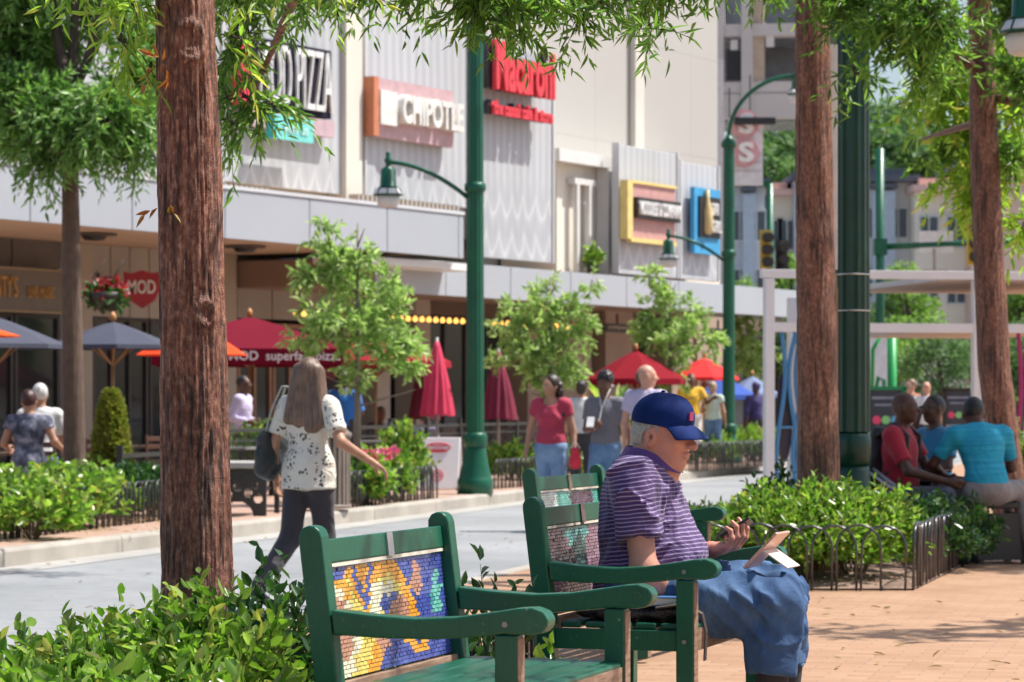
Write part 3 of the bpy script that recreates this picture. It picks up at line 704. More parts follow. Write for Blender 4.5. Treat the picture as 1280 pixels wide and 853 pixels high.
    mb = MB(); mb.box((.50, Lb/2, .393), (.045, Lb-.06, .095)); fr_ = mb.build('front_rail', pg, t, .008)
    mb = MB(); mb.box((.5245, Lb/2, .388), (.003, Lb-.066, .075)); mb.build('worn_edge', wood, fr_)
    return t
BA = -rad(18.3)
bench((-.482, 7.6, 0), BA, des1, 'nearest green wooden bench, empty, with a bright yellow and blue mosaic back', M((.42, .42, .44), .35, .15, 30, .1, metal=.6), 1)
B2 = Vector((.125, 9.92, 0))
bench(B2, BA, des2, 'green wooden bench the man in the blue cap sits on, with a mauve mosaic back', M((.16, .09, .09), .4, .3, 40, .2), 2)
bench((.135, 13.35, .02), BA-rad(1.5), des3, 'farther green bench behind the seated man, with a white and turquoise mosaic back', M((.22, .14, .10), .4, .3, 40, .2), 3)

# ================================================================== low hoop fences
iron = M((.022, .024, .026), .38, .2, 20, .15, spec=.6, name='black_iron')
steel = M((.10, .10, .11), .3, .2, 20, .15, metal=.7, name='grey_iron')
def hoops(label, p0, p1, step, wd, h, mat, group='low hoop fences round the planting beds', z=0, r=.008):
    p0 = Vector((*p0, z)); p1 = Vector((*p1, z)); d = p1-p0; L = d.length; rz = math.atan2(d.y, d.x)
    t = thing('hoop_fence', label, 'fence', p0, rz, group)
    pts = [(0, 0, 0), (0, 0, h-wd/2)]+[(wd/2-wd/2*math.cos(a), 0, h-wd/2+wd/2*math.sin(a)) for a in np.linspace(.25, math.pi-.25, 8)]+[(wd, 0, h-wd/2), (wd, 0, 0)]
    mb = MB(); mb.tube(pts, r, 7); pr = mb.build('hoop', mat, t); n = int((L-wd)/step)+1
    for i in range(min(n, 100)):
        o = pr if i == 0 else pr.copy()
        if i: COL.objects.link(o)
        o.location = (i*step, .006*(i % 2), random.uniform(-.008, .004)); o.rotation_euler = (random.gauss(0, .02), random.gauss(0, .012), random.gauss(0, .03))
    return t
c1 = G(1140, 18.25); c2 = G(1226, 22.4)
hoops('grey hoop fence facing the viewer in front of the bright shrub bed', (G(862, 18.25).x, 18.25), (c1.x, c1.y), .157, .285, .425, steel, r=.0085)
hoops('grey hoop fence running back along the brick plaza to the man in turquoise', (c1.x+.01, c1.y+.03), (c2.x, c2.y), .115, .22, .425, steel, r=.0085)
hoops('black hoop fence behind the nearest green bench', (-.36, 8.85), (.09, 10.35), .095, .19, .44, iron, r=.008)
hoops('black hoop fence along the kerb at the far left bed', (G(-20, 24.6).x, 24.6), (G(212, 29.4).x, 29.4), .165, .28, .42, iron, r=.012)
hoops('black hoop fence around the pink flowers beside the brown litter bin', (G(437, 32.8).x, 32.8), (G(548, 36.2).x, 36.2), .14, .25, .42, iron, r=.012)
hoops('black hoop fence behind the woman in the red shirt', (G(618, 40).x, 40), (G(735, 43.6).x, 43.6), .15, .28, .42, iron, r=.012)
hoops('black hoop fence by the foot of the farther lamp post', (G(862, 50.5).x, 50.5), (G(985, 56).x, 56), .17, .3, .5, iron, r=.014)

# ================================================================== street lamps
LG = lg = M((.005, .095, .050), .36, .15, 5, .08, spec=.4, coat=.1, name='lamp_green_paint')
shaded_lg = M((.004, .042, .026), .32, .2, 5, .08, spec=.45, name='shaded_lamp_green')  # lamp green darkened in its colour to stand for shade on one post
frost, nt, b = new_mat('frosted_glass'); b.inputs['Base Color'].default_value = (.78, .78, .76, 1); b.inputs['Roughness'].default_value = .35; b.inputs['Transmission Weight'].default_value = .25
def lantern(t, p, sc_=1):
    mb = MB(); mb.lathe([(.02, .30), (.035, .28), (.03, .22), (.05, .20), (.05, .16), (.03, .14), (.04, .10), (.10, .06), (.11, -.16), (.15, -.19)][::-1], 20); L = mb.build('lantern', lg, t); L.location = p
    mb = MB(); mb.lathe([(.19, -.27), (.185, -.255), (.15, -.195)], 20); sk = mb.build('skirt', white, L)
    mb = MB()
    for k in range(8):
        a = k*math.pi/4; mb.bar((.152*math.cos(a), .152*math.sin(a), -.19), (.195*math.cos(a), .195*math.sin(a), -.28), .014, .01)
    mb.lathe([(.198, -.285), (.198, -.272)], 20); mb.build('cage', lg, L)
    mb = MB(); mb.lathe([(.10, -.44), (.135, -.42), (.155, -.34), (.15, -.29)], 20); mb.build('globe', frost, L)
def lamp(label, x, y, side, H=7.5, z_lo=3.95, al=1.0, r=.115, bands=False, top=True, lean=0, bs=1.0, lg=None):
    lg = lg or LG
    t = thing('street_lamp', label, 'street lamp', (x, y, 0), lean, 'green street lamps')
    SB = lambda pr_: [(a*(1 if bs == 1 else .86), b_*bs) for a, b_ in pr_]
    mb = MB(); mb.lathe(SB([(.24, 0), (.24, .18), (.228, .20), (.215, .24), (.17, .42), (.148, .58), (.142, .62)]), 28); mb.build('base', lg, t)
    mb = MB(); mb.lathe(SB([(.142, .62), (.158, .635), (.16, .77), (.15, .80), (.128, .82)]), 28); mb.build('base_ring', lg, t)
    mb = MB(); mb.lathe([(r*1.04, .82*bs), (r, 3.4), (r*.92, 6.1)], 28, flute=.07, smooth=False); mb.build('shaft', lg, t)
    mb = MB(); mb.lathe([(r*.92, 6.1), (r*1.3, 6.13), (r*1.3, 6.22), (r*.7, 6.3), (.05, 6.36)], 20); mb.build('collar', lg, t)
    mb = MB(); mb.lathe([(r+.004, 4.02), (r+.03, 4.05), (r+.03, 4.12), (r+.004, 4.15)], 20); mb.build('arm_bracket', lg, t)
    if top:
        mb = MB(); pts = [(side*(1.33-1.33*math.cos(a)), 0, 6.3+1.2*math.sin(a)) for a in np.linspace(0, math.pi/2, 14)]
        pts = [(p_[0]*.98, 0, p_[2]) for p_ in pts]; mb.tube(pts, .042, 10); mb.build('upper_arm', lg, t); lantern(t, (side*1.31, 0, 7.42))
    mb = MB(); pts = [(-side*(.1+1.08*math.sin(a))*al, 0, z_lo+.5*(1-math.cos(a))**.8 if 0 else z_lo+.47*math.sin(a*.98)**.75 if 0 else z_lo+.47*(1-(1-math.sin(a))**1.9)) for a in np.linspace(0, math.pi/2, 14)]
    mb.tube(pts, .03, 8); mb.build('lower_arm', lg, t); lantern(t, (-side*1.16*al, 0, z_lo+.31))
    if bands:
        mb = MB()
        for z in (1.86, 2.12): mb.lathe([(r+.006, z), (r+.006, z+.012)], 28)
        mb.build('steel_band', M((.5, .5, .48), .3, metal=.9), t)
    return t
D1, D2, D3 = 37.9, 54.6, 20.4
lamp('nearer green street lamp on the far sidewalk, its lantern over the street at left', G(594, D1).x, D1, 1)
lamp('farther green street lamp whose curved top arm reaches right', G(911, D2).x, D2, 1)
lamp('dark fluted lamp post in the shade beside the tall straight tree trunk', G(1065, D3).x, D3, -1, z_lo=3.83, al=1.08, bands=True, lg=shaded_lg, top=False, bs=1.22, r=.126)
# white banner edge behind that post
o = thing('banner', 'narrow white banner seen edge on between the trunk and the dark lamp post', 'banner', G(1040, 19.6, 0))
mb = MB(); mb.box((0, 0, 2.9), (.075, .03, 1.55)); mb.build('cloth', M((.78, .78, .80), .7), o)
mb = MB(); mb.box((.02, .03, 2.02), (.035, .03, .16)); mb.box((.03, .04, 1.0), (.03, .03, 2.0)); mb.build('post', M((.33, .25, .15), .6), o)

# ================================================================== sidewalk furniture
def boxes(lst, name, mat, parent, bev=0):
    mb = MB()
    for c, d in lst: mb.box(c, d)
    return mb.build(name, mat, parent, bev)
KA = math.atan2(.27, 1)      # kerb leans this much from +Y
KR = math.pi/2-KA            # rotation putting +x along the kerb
# litter bin
D = 32.0; t = thing('litter_bin', 'brown slatted litter bin behind the walking woman', 'litter bin', G(408, D), .3)
mb = MB(); mb.lathe([(.235, .06), (.235, .82)], 24); mb.build('liner', M((.035, .03, .028), .6), t)
brn = M((.20, .155, .125), .5, .12, 8, .1)
mb = MB()
for k in range(26):
    a = 2*math.pi*k/26; mb.bar((.262*math.cos(a), .262*math.sin(a), .04), (.262*math.cos(a), .262*math.sin(a), .84), .012, .042, up=(math.cos(a+1.57), math.sin(a+1.57), 0))
mb.build('slat_shell', brn, t)
mb = MB(); mb.lathe([(.28, .03), (.28, .07)], 26); mb.lathe([(.285, .82), (.285, .87), (.2, .93), (.14, .95)], 26); mb.build('rim', brn, t)
# sandwich board
D = 39.6; t = thing('sandwich_board', 'white sandwich board with red ring marks left of the green lamp foot', 'sign', G(549, D), -.12)
wp = M((.82, .80, .80), .4, .03, 3, .02); rp = M((.65, .06, .09), .5)
mb = MB(); mb.bar((0, -.22, 0.02), (0, -.02, .73), .60, .03, up=(0, -1, .3)); mb.bar((0, .22, 0.02), (0, .02, .73), .60, .03, up=(0, 1, .3)); mb.build('panel', wp, t, .01)
def ring(w_, h_, z, nm):
    mb = MB(); pts = [(w_*math.cos(a), -.245+.2*(z+h_*math.sin(a))/.73+.0, z+h_*math.sin(a)) for a in np.linspace(0, 2*math.pi, 25)]
    mb.tube(pts, .008, 5, cap=False); return mb.build(nm, rp, t)
ring(.17, .055, .60, 'emblem'); ring(.12, .018, .63, 'emblem'); ring(.12, .018, .55, 'emblem'); ring(.08, .075, .21, 'emblem'); ring(.045, .03, .21, 'emblem')
boxes([((-.29, -.12, .02), (.03, .3, .04)), ((.29, -.12, .02), (.03, .3, .04))], 'foot', dark, t)
# cast metal bench with round holes in its end frame, and a pale stone seat
D = 30.4; t = thing('metal_bench', 'dark metal bench with round holes in its end frame, left of the walking woman', 'bench', G(333, D), -.12)
mb = MB(); ol = [(-.62, 0), (-.58, 0), (-.5, .1), (-.3, .16), (-.12, .1), (-.04, 0), (0, 0), (0, .50), (-.62, .50)]
def holed(mb):
    n = 0
    for zz in np.arange(.0, .5, .0125):
        # rows of the plate interrupted by holes
        xs = [(-.62, 0)]
        for cx, cz, r_ in ((-.50, .30, .045), (-.40, .22, .04), (-.31, .30, .05), (-.20, .24, .05), (-.12, .32, .04), (-.09, .18, .05), (-.52, .18, .04), (-.31, -.02, .17)):
            if abs(zz-cz) < r_:
                hw = math.sqrt(r_*r_-(zz-cz)**2); nx = []
                for a, b_ in xs:
                    if cx-hw > a and cx+hw < b_: nx += [(a, cx-hw), (cx+hw, b_)]
                    else: nx.append((a, b_))
                xs = nx
        for a, b_ in xs: mb.box(((a+b_)/2, 0, zz+.00625), (b_-a, .03, .0125))
holed(mb); mb.build('end_frame', iron, t)
boxes([((-.35, .35, .545), (.78, 1.1, .06))], 'seat', M((.36, .35, .34), .6, .1, 4, .2), t, .008)
boxes([((-.05, .8, .25), (.05, .05, .5)), ((-.6, .8, .25), (.05, .05, .5))], 'leg', iron, t)
# terrace railings
def railing(label, pxa, Da, pxb, Db, h=.86, step=.11):
    a, b_ = G(pxa, Da), G(pxb, Db); d = b_-a; L = d.length
    t = thing('railing', label, 'railing', a, math.atan2(d.y, d.x), 'black railings of the restaurant terrace')
    boxes([((L/2, 0, h), (L, .05, .05)), ((L/2, 0, .1), (L, .03, .03)), ((L/2, 0, h-.13), (L, .025, .025))], 'rail', iron, t)
    mb = MB(); x = .05
    while x < L: mb.box((x, 0, h/2), (.016, .016, h-.1)); x += step
    tag(mb.build('picket', iron, t), kind='stuff'); mb = MB(); x = 0
    for k in range(int(L/1.8)+1): boxes([((min(k*1.8, L), 0, h/2+.06), (.07, .07, h+.12))], 'post', iron, t)
    return t
railing('black terrace railing behind the cone shaped shrub', 150, 31.5, 208, 33.3, .62)
railing('black terrace railing between the thick trunk and the walking woman', 282, 35.5, 372, 38.3)
railing('black terrace railing behind the pink flowers and white sign', 440, 40.5, 592, 46.5)
railing('black terrace railing behind the woman in the red shirt', 602, 46.8, 745, 53)
# stone-coloured table tops on the terrace
for i, (px, D, lab) in enumerate(((300, 36.6, 'grey slatted table near the man in the pale shirt'), (460, 43, 'grey terrace table behind the small tree trunk'), (20, 32.5, 'dark terrace table in front of the seated couple'), (205, 38, 'brown terrace table just left of the thick trunk'))):
    t = thing('cafe_table', lab, 'table', G(px, D, -.13), .3, 'terrace tables')
    mb = MB()
    for k in range(6): mb.box((-.35+.14*k, 0, .76), (.125, .8, .03))
    mb.build('tabletop', (M((.5, .5, .49), .5) if i < 2 else M((.16, .10, .07), .5)), t); mb = MB(); mb.lathe([(.22, 0), (.03, .04), (.03, .745)], 12); mb.build('pedestal', iron, t)
def chair(px, D, rz, lab):
    t = thing('cafe_chair', lab, 'chair', G(px, D, -.13), rz, 'terrace chairs'); ch = M((.09, .04, .025), .5)
    boxes([((0, 0, .45), (.42, .42, .03))], 'seat', ch, t, .01)
    mb = MB()
    for k in range(4): mb.box((0, .21, .58+.1*k), (.40, .02, .06))
    mb.box((-.2, .21, .68), (.03, .03, .5)); mb.box((.2, .21, .68), (.03, .03, .5)); mb.build('backrest', ch, t, .004)
    for sx in (-1, 1):
        for sy in (-1, 1): boxes([((.19*sx, .19*sy, .218), (.03, .03, .435))], 'leg', ch, t)
chair(66, 31.4, 2.6, 'reddish cafe chair beside the woman in the grey dress'); chair(108, 33.5, -.6, 'dark cafe chair half hidden by the thin tree trunk')
chair(212, 36.5, 1.0, 'dark cafe chair behind the thick trunk'); chair(575, 47.5, .6, 'dark cafe chair beside the closed red umbrella'); chair(622, 50, -.5, 'dark cafe chair below the closed maroon umbrella')

# ================================================================== umbrellas
def umbrella(label, px, D, yt, ys, wpx, col, grp='open patio umbrellas', val=.0, sides=8, rot=.2, tx=None, pole=(.30, .16, .07), z0=-.13):
    s = FPX/D; zt = CAMH+(HOR-yt)/s; zs = CAMH+(HOR-ys)/s; R_ = wpx/s/2
    t = thing('patio_umbrella', label, 'umbrella', G(px, D, z0), rot, grp); zt -= z0; zs -= z0
    mt = M(col, .85, .06, 2, .25, spec=.12, name='umbrella_cloth', bscale=14, bdist=.02)
    mb = MB(); vs = [(0, 0, zt)]; rings = 5
    for k in range(1, rings+1):
        f = k/rings
        for i in range(sides):
            for h_ in range(2):
                a = 2*math.pi*(i+.5*h_)/sides; rr = R_*f*(math.cos(math.pi/sides)*.985 if h_ else 1)
                vs.append((rr*math.cos(a), rr*math.sin(a), zt-(zt-zs)*(f**1.12)-(.0 if h_ else 0)))
    n = sides*2; fs = [(0, 1+i, 1+(i+1) % n) for i in range(n)]
    for k in range(rings-1):
        fs += [(1+k*n+i, 1+(k+1)*n+i, 1+(k+1)*n+(i+1) % n, 1+k*n+(i+1) % n) for i in range(n)]
    if val:
        b0 = len(vs)
        for i in range(n):
            q = vs[1+(rings-1)*n+i]; vs.append((q[0]*1.01, q[1]*1.01, q[2]-val))
        fs += [(1+(rings-1)*n+i, b0+i, b0+(i+1) % n, 1+(rings-1)*n+(i+1) % n) for i in range(n)]
    mb.add(vs, fs); o = mb.build('canopy', mt, t); so_ = o.modifiers.new('s', 'SOLIDIFY'); so_.thickness = .012
    mb = MB(); mb.tube([(0, 0, 0), (0, 0, zt-.02)], .024, 10); mb.build('pole', M(pole, .5), t)
    mb = MB(); mb.lathe([(.02, 0), (.045, .03), (.045, .07), (.015, .12)], 10, (0, 0, zt)); mb.build('finial', M((.45, .2, .06), .4), t)
    mb = MB()
    for i in range(sides):
        a = 2*math.pi*i/sides; mb.bar((0, 0, zs-.25), (R_*.55*math.cos(a), R_*.55*math.sin(a), zt-(zt-zs)*.55**1.12-.03), .018, .018)
    mb.build('rib', M(pole, .5), t)
    mb = MB(); mb.lathe([(.26, 0), (.25, .05), (.06, .08), (.05, .12)], 14); mb.build('base', iron, t)
    return t, R_, zs, sides, rot
umbrella('grey patio umbrella at the left edge of the photo', -6, 33.5, 396, 431, 178, (.075, .08, .11), val=.05)
umbrella('grey patio umbrella between the two tree trunks', 141, 35.5, 402, 432, 158, (.07, .075, .105), val=.05)
umbrella('orange patio umbrella just showing left of the grey one', -30, 31, 405, 420, 110, (.75, .10, .02), rot=.1)
umbrella('bright red orange patio umbrella behind the thick trunk', 240, 37.5, 402, 444, 142, (.78, .075, .02), rot=.35)
u1, R_, zs, sd_, rt = umbrella('wide maroon patio umbrella with white lettering on its valance above the walking woman', 312, 41, 396, 438, 330, (.15, .004, .018), sides=4, rot=rad(12)+math.pi/4-rad(45)+rad(38), val=.23)
umbrella('maroon patio umbrella behind the small tree with string lights', 470, 46, 412, 452, 190, (.30, .015, .03), val=.1)
umbrella('deep red patio umbrella right of the young man looking at his phone', 795, 50, 438, 474, 128, (.22, .008, .018), val=.1)
umbrella('bright red patio umbrella just left of the farther lamp post', 880, 58, 447, 472, 90, (.70, .04, .04), val=.06)
umbrella('blue patio umbrella behind the farther lamp post', 902, 60, 470, 494, 92, (.05, .10, .36), val=.1)
umbrella('blue and white patio umbrella right of the farther lamp post', 940, 64, 470, 492, 70, (.20, .25, .42), val=.1)
# lettering on the maroon valance (nearest sides) and on the grey umbrella
lt = M((.80, .74, .72), .6)
rr = R_*math.cos(math.pi/4)
best = sorted(range(4), key=lambda i: math.sin(rt+math.pi/4+i*math.pi/2))[:2]
for i in best[:1]:
    a = math.pi/4+i*math.pi/2; wdir = rt+a
    text('MOD  superfast pizza' if i == best[0] else 'MOD  superfast pizza', 1.55, .17, .012, lt, u1, (math.cos(a)*(rr*1.0+.03)-math.sin(a)*.5, math.sin(a)*(rr*1.0+.03)+math.cos(a)*.5, zs-.12), (rad(90), 0, a+math.pi/2), bold=.01)
def closed(label, px, D, yt, yb, wpx, col, z0=-.13):
    s = FPX/D; zt = CAMH+(HOR-yt)/s-z0; zb = CAMH+(HOR-yb)/s-z0; R_ = wpx/s/2
    t = thing('closed_umbrella', label, 'umbrella', G(px, D, z0), .2, 'closed patio umbrellas')
    mb = MB(); n = 44; vs = []; rings = 14
    for k in range(rings+1):
        f = k/rings
        for i in range(n):
            a = 2*math.pi*i/n; rr = (R_*(.12+.88*f**.75))*(1+.16*math.cos(a*11+f*2)*min(1, f*2)); zz = zt+(zb-zt)*f+.02*math.cos(a*11)*(f > .95)
            vs.append((rr*math.cos(a), rr*math.sin(a), zz))
    fs = [(k*n+i, (k+1)*n+i, (k+1)*n+(i+1) % n, k*n+(i+1) % n) for k in range(rings) for i in range(n)]+[tuple(range(n))]
    mb.add(vs, fs, smooth=True); mb.build('canopy', M(col, .75, .08, 3, .2), t)
    mb = MB(); mb.tube([(0, 0, 0), (0, 0, zt+.06)], .026, 8); mb.build('pole', M((.25, .24, .22), .4), t)
    mb = MB(); mb.lathe([(.26, 0), (.25, .05), (.06, .08), (.05, .12)], 14); mb.build('base', iron, t)
closed('closed bright red patio umbrella left of the nearer lamp post', 546, 42, 427, 519, 40, (.62, .04, .10))
closed('closed dark maroon patio umbrella right of the nearer lamp post', 623, 46, 440, 524, 42, (.20, .012, .04))
closed('closed maroon umbrella mostly hidden behind the bright red closed one', 530, 47, 440, 524, 36, (.16, .012, .035))
# hanging flower basket by the shield sign
D = 39; c = P(132, 366, D)
t = thing('flower_basket', 'round hanging basket of red flowers left of the shield sign', 'plant', c)
g = np.random.default_rng(3); n = 260; q = unit(n, g)*(.08+.15*g.random((n, 1)))*np.array([1.4, 1, .9])
V_, F_ = leaf_geo(q, unit(n, g), unit(n, g), np.full(n, .09), np.full(n, .07)); link('flower', np_mesh('f', V_, F_), leaf_mat('red_petal', [(.20, .015, .03), (.36, .03, .03), (.18, .02, .05)]), t)
n = 240; q = unit(n, g)*(.09+.17*g.random((n, 1)))*np.array([1.4, 1, .8])+np.array([0, 0, -.05])
V_, F_ = leaf_geo(q, unit(n, g), unit(n, g), np.full(n, .12), np.full(n, .06)); link('foliage', np_mesh('f', V_, F_), leaf_mat('basket_leaf', [(.03, .08, .02), (.05, .14, .03)]), t)
mb = MB(); mb.lathe([(.1, -.25), (.22, -.1), (.25, 0)], 14); mb.build('bowl', dark, t); mb = MB(); mb.tube([(0, 0, 0), (.25, 0, .45)], .012, 5); mb.tube([(0, 0, 0), (-.25, .0, .1), (0, 0, .45)], .008, 5); mb.build('chain', dark, t)

# ================================================================== white frame shelter with coloured bars
wm = M((.76, .76, .78), .4, .04, 2, .03, name='white_frame_paint')
A = G(961, 34.0); Bp = G(1221, 34.5); d = Bp-A; L = d.length; ra = math.atan2(d.y, d.x)
t = thing('shelter', 'white framed open shelter with two flat roof slabs and coloured bars', 'shelter', A, ra)
zt = 2.70; zl = 2.17
for x in (0, L): boxes([((x, 0, zt/2), (.115, .12, zt))], 'post', wm, t, .006)
for x in (L/2, L+2.2): boxes([((x, 3.4, zt/2-.05), (.115, .12, zt-.1))], 'rear_post', wm, t)
boxes([((L/2+1.2, .0, zt+.055), (L+2.6, .13, .10))], 'upper_beam', wm, t, .004)
boxes([((L/2+1.2, .0, zl-.055), (L+2.3, .10, .11))], 'lower_beam', wm, t, .004)
tanu = M((.52, .42, .36), .8, .05, 1, .05)
boxes([((L/2+2.2, 1.9, zt+.03), (L-1.1+1.2, 3.6, .07))], 'roof', M((.55, .55, .56), .6), t)
boxes([((L/2+2.2, 1.9, zt-.012), (L+.05, 3.5, .01))], 'ceiling_panel', tanu, t)
boxes([((L/2+1.8, 1.8, zl-.06), (L-.6, 3.3, .07))], 'lower_roof', tanu, t)
bl = M((.07, .24, .46), .4, .06, 3, .03); mg = M((.42, .02, .16), .4, .06, 3, .03)
def curvebar(x0, x1, bow, mat, nm, y=.0):
    mb = MB(); mb.tube([(x0+(x1-x0)*f+bow*math.sin(f*math.pi*2), y, zl*f*.98) for f in np.linspace(0, 1, 16)], .028, 8); mb.build(nm, mat, t)
for x0, x1, bw in ((.16, .14, -.06), (.24, .36, .08), (.42, .30, -.09), (.36, .42, .07)): curvebar(x0, x1, bw, bl, 'blue_bar')
mb = MB(); mb.prism([(.10*math.sin(a)+.21, 1.05+.55*math.cos(a)) for a in np.linspace(0, 2*math.pi, 20, endpoint=False)], .02, lambda a, b_, c: Vector((a, c+.06, b_))); mb.build('oval_panel', M((.045, .035, .055), .5), t)
for k in range(6): curvebar(L+.42+.16*k, L+.36+.17*k, .03*(-1)**k, mg, 'magenta_bar', .02)
boxes([((.3, .0, .92), (.5, .02, .03))], 'cross_bar', bl, t)
# green framed notice boards
def board(px, D, w_, h_, z, label, frame):
    t = thing('notice_board', label, 'notice board', G(px, D), 0, 'information boards at the shelter')
    boxes([((0, 0, z+h_/2), (w_, .04, h_))], 'panel', M((.045, .06, .09), .4, .2, 3, .05), t)
    boxes([((0, -.01, z+h_), (w_+.08, .07, .05)), ((-w_/2, -.01, z/2+h_/2), (.05, .07, z+h_)), ((w_/2, -.01, z/2+h_/2), (.05, .07, z+h_))], 'frame', frame, t)
    boxes([((0, -.025, z+h_*.78), (w_*.75, .01, h_*.06)), ((0, -.025, z+h_*.62), (w_*.6, .01, h_*.05))], 'text_strip', M((.25, .3, .38), .5), t)
    for k, cc in enumerate(((.75, .08, .20), (.25, .65, .25), (.12, .4, .75))):
        mb = MB(); mb.tube([(w_*(-.25+.25*k), -.022, z+h_*.28), (w_*(-.25+.25*k), -.034, z+h_*.28)], h_*.10, 12); mb.build('dot', M(cc, .5), t)
gf = M((.02, .28, .12), .4)
board(1107, 40, .52, .62, .80, 'green framed dark board with coloured dots left of the seated group', gf)
board(1198, 41, .42, .50, .90, 'black framed board with small dots between the seated group and the leaning trunk', dark)
t = thing('climbing_frame', 'bright green bent tube frame behind the dark lamp post', 'frame', G(1098, 42))
mb = MB(); mb.tube([(-.1, 0, 1.3), (-.08, 0, 2.0), (.06, 0, 2.25)], .03, 8); mb.tube([(-.05, 0, 1.3), (.0, 0, 1.6), (.08, 0, 1.55), (.1, 0, 0)], .03, 8); mb.tube([(.2, 0, 0), (.2, 0, 2.2)], .07, 8); mb.tube([(-.1, 0, 0), (-.1, 0, 1.3)], .03, 8); mb.build('tube', M((.02, .33, .08), .4), t)
t = thing('information_panel', 'white upright panel behind the green tube frame', 'sign', G(1103, 44)); boxes([((0, 0, 1.55), (.42, .05, 1.4)), ((-.15, 0, .45), (.04, .04, .9)), ((.15, 0, .45), (.04, .04, .9))], 'panel', M((.72, .73, .76), .5), t)

# ================================================================== traffic signals
ylw = M((.62, .42, .05), .5); blk = M((.02, .02, .022), .5)
def signal(label, px, py, D, twin=True):
    t = thing('traffic_light', label, 'traffic light', P(px, py, D), .2, 'traffic lights over the cross street')
    for k, dx in enumerate((0, .42) if twin else (0,)):
        boxes([((dx, .05, -.25*k), (.30, .1, 1.0)), ], 'backplate', ylw if k == 0 else blk, t)
        mb = MB()
        for j in range(3): mb.tube([(dx+.0, -.02, .32-.32*j-.25*k), (dx, -.26, .30-.32*j-.25*k)], .135, 12)
        mb.build('visor', blk, t)
    return t
D = 74; signal('black and yellow traffic light on the green pole right of the farther lamp', 958, 312, D)
t = thing('signal_pole', 'green signal pole with a short top arm left of the straight trunk', 'pole', G(962.5, D+.5)); z = 1.2+(505-228)/FPX*D
mb = MB(); mb.tube([(0, 0, 0), (0, 0, z)], .10, 12); mb.bar((.08, 0, z), (-.30, 0, z), .12, .16); mb.build('post', lg, t)
D = 66; t = thing('signal_mast', 'green signal mast with a long horizontal arm reaching right', 'pole', G(1100, D)); z = 1.2+(505-186)/FPX*D; za = 1.2+(505-309)/FPX*D
mb = MB(); mb.tube([(0, 0, 0), (0, 0, z)], .105, 12); mb.build('post', lg, t); mb = MB(); mb.tube([(0, 0, za), (3.9, 0, za+.17)], .075, 10); mb.box((0, 0, za), (.3, .3, .38)); mb.build('mast_arm', lg, t)
boxes([((1.3, -.02, za+.12), (.8, .04, .5))], 'sign_panel', M((.70, .70, .68), .5), t); boxes([((1.25, -.06, za-.3), (.06, .03, .5)), ((1.25, -.06, za-.55), (.6, .05, .05))], 'bracket', M((.35, .3, .26), .5), t)
signal('yellow backed traffic light hanging beside the leaning trunk', 1218, 304, D-.6, False)
# hanging projecting sign by the garage: pale board with round red-edged letters
D = 70; c = P(932, 0, D); t = thing('hanging_sign', 'tall pale hanging sign with a round red edged letter beside the farther lamp', 'sign', G(932, D, 0), 0)
z0, z1 = 1.2+(505-232)/FPX*D, 1.2+(505-148)/FPX*D
boxes([((0, 0, (z0+z1)/2), (.84, .12, z1-z0))], 'board', M((.66, .66, .70), .6), t)
boxes([((0, -.07, z0+.35+.22*k), (.8, .02, .02)) for k in range(3)], 'groove_strip', M((.42, .40, .46), .6), t)
for zz, tx in ((z1-.15, 'S'), (z1-.85, 'S')):
    mb = MB(); mb.tube([(-.05, -.07, zz), (-.05, -.16, zz)], .36, 20); mb.build('disc', M((.62, .33, .36), .5), t)
    text(tx, .38, .5, .06, M((.8, .8, .8), .5), t, (0, -.19, zz), R90, bold=.04)
boxes([((.2, -.3, z1-.1), (1.0, .25, .16))], 'lamp_bar', blk, t); boxes([((.1, -.1, z1+.5), (.03, .03, 1.1)), ((-.4, 0, z1+.3), (.03, .03, .9))], 'hanger', blk, t)
# ================================================================== distant buildings and trees
D = 80; gx0, gx1 = G(896, D).x, G(1012, D).x
t = thing('parking_garage', 'open grey concrete parking garage with pale beams behind the farther lamp', 'building', (gx0, D, -.15), -.15)
wG = gx1-gx0+1; Z = lambda y: CAMH+(HOR-y)/FPX*D+.15
cpl = M((.60, .58, .56), .8, .05, 1, .05); glz = M((.20, .21, .23), .25, .25, 2, .02)
boxes([((wG/2, 0, Z(y)), (wG, .5, h_)) for y, h_ in ((40, .34), (112, .34), (134, .75), (-30, .5), (-110, .5))], 'beam', cpl, t)
zl_ = Z(150)
boxes([((x, -.05, zl_+5), (.32, .55, 10)) for x in (.05, .87, wG*.98)], 'column', cpl, t)
boxes([((1.15, .1, Z(50)), (.36, .5, 5.0))], 'column', M((.55, .45, .35), .8), t)
boxes([((wG/2, 3, zl_+5), (wG, .3, 10)), ((wG/2, 1.5, Z(148)), (wG, 3, .2)), ((wG/2, 1.5, Z(42)), (wG, 3, .2))], 'rear_wall', glz, t)
boxes([((.5, -.1, Z(83)), (.42, .2, .8))], 'wall_light', blk, t); boxes([((.5, -.1, Z(58)), (.2, .2, .28)), ((1.5, -.1, Z(54)), (.22, .2, .3))], 'fitting', white, t)
boxes([((.12, -.2, 5.5), (.2, .3, 11))], 'downpipe', M((.72, .70, .69), .6), t)
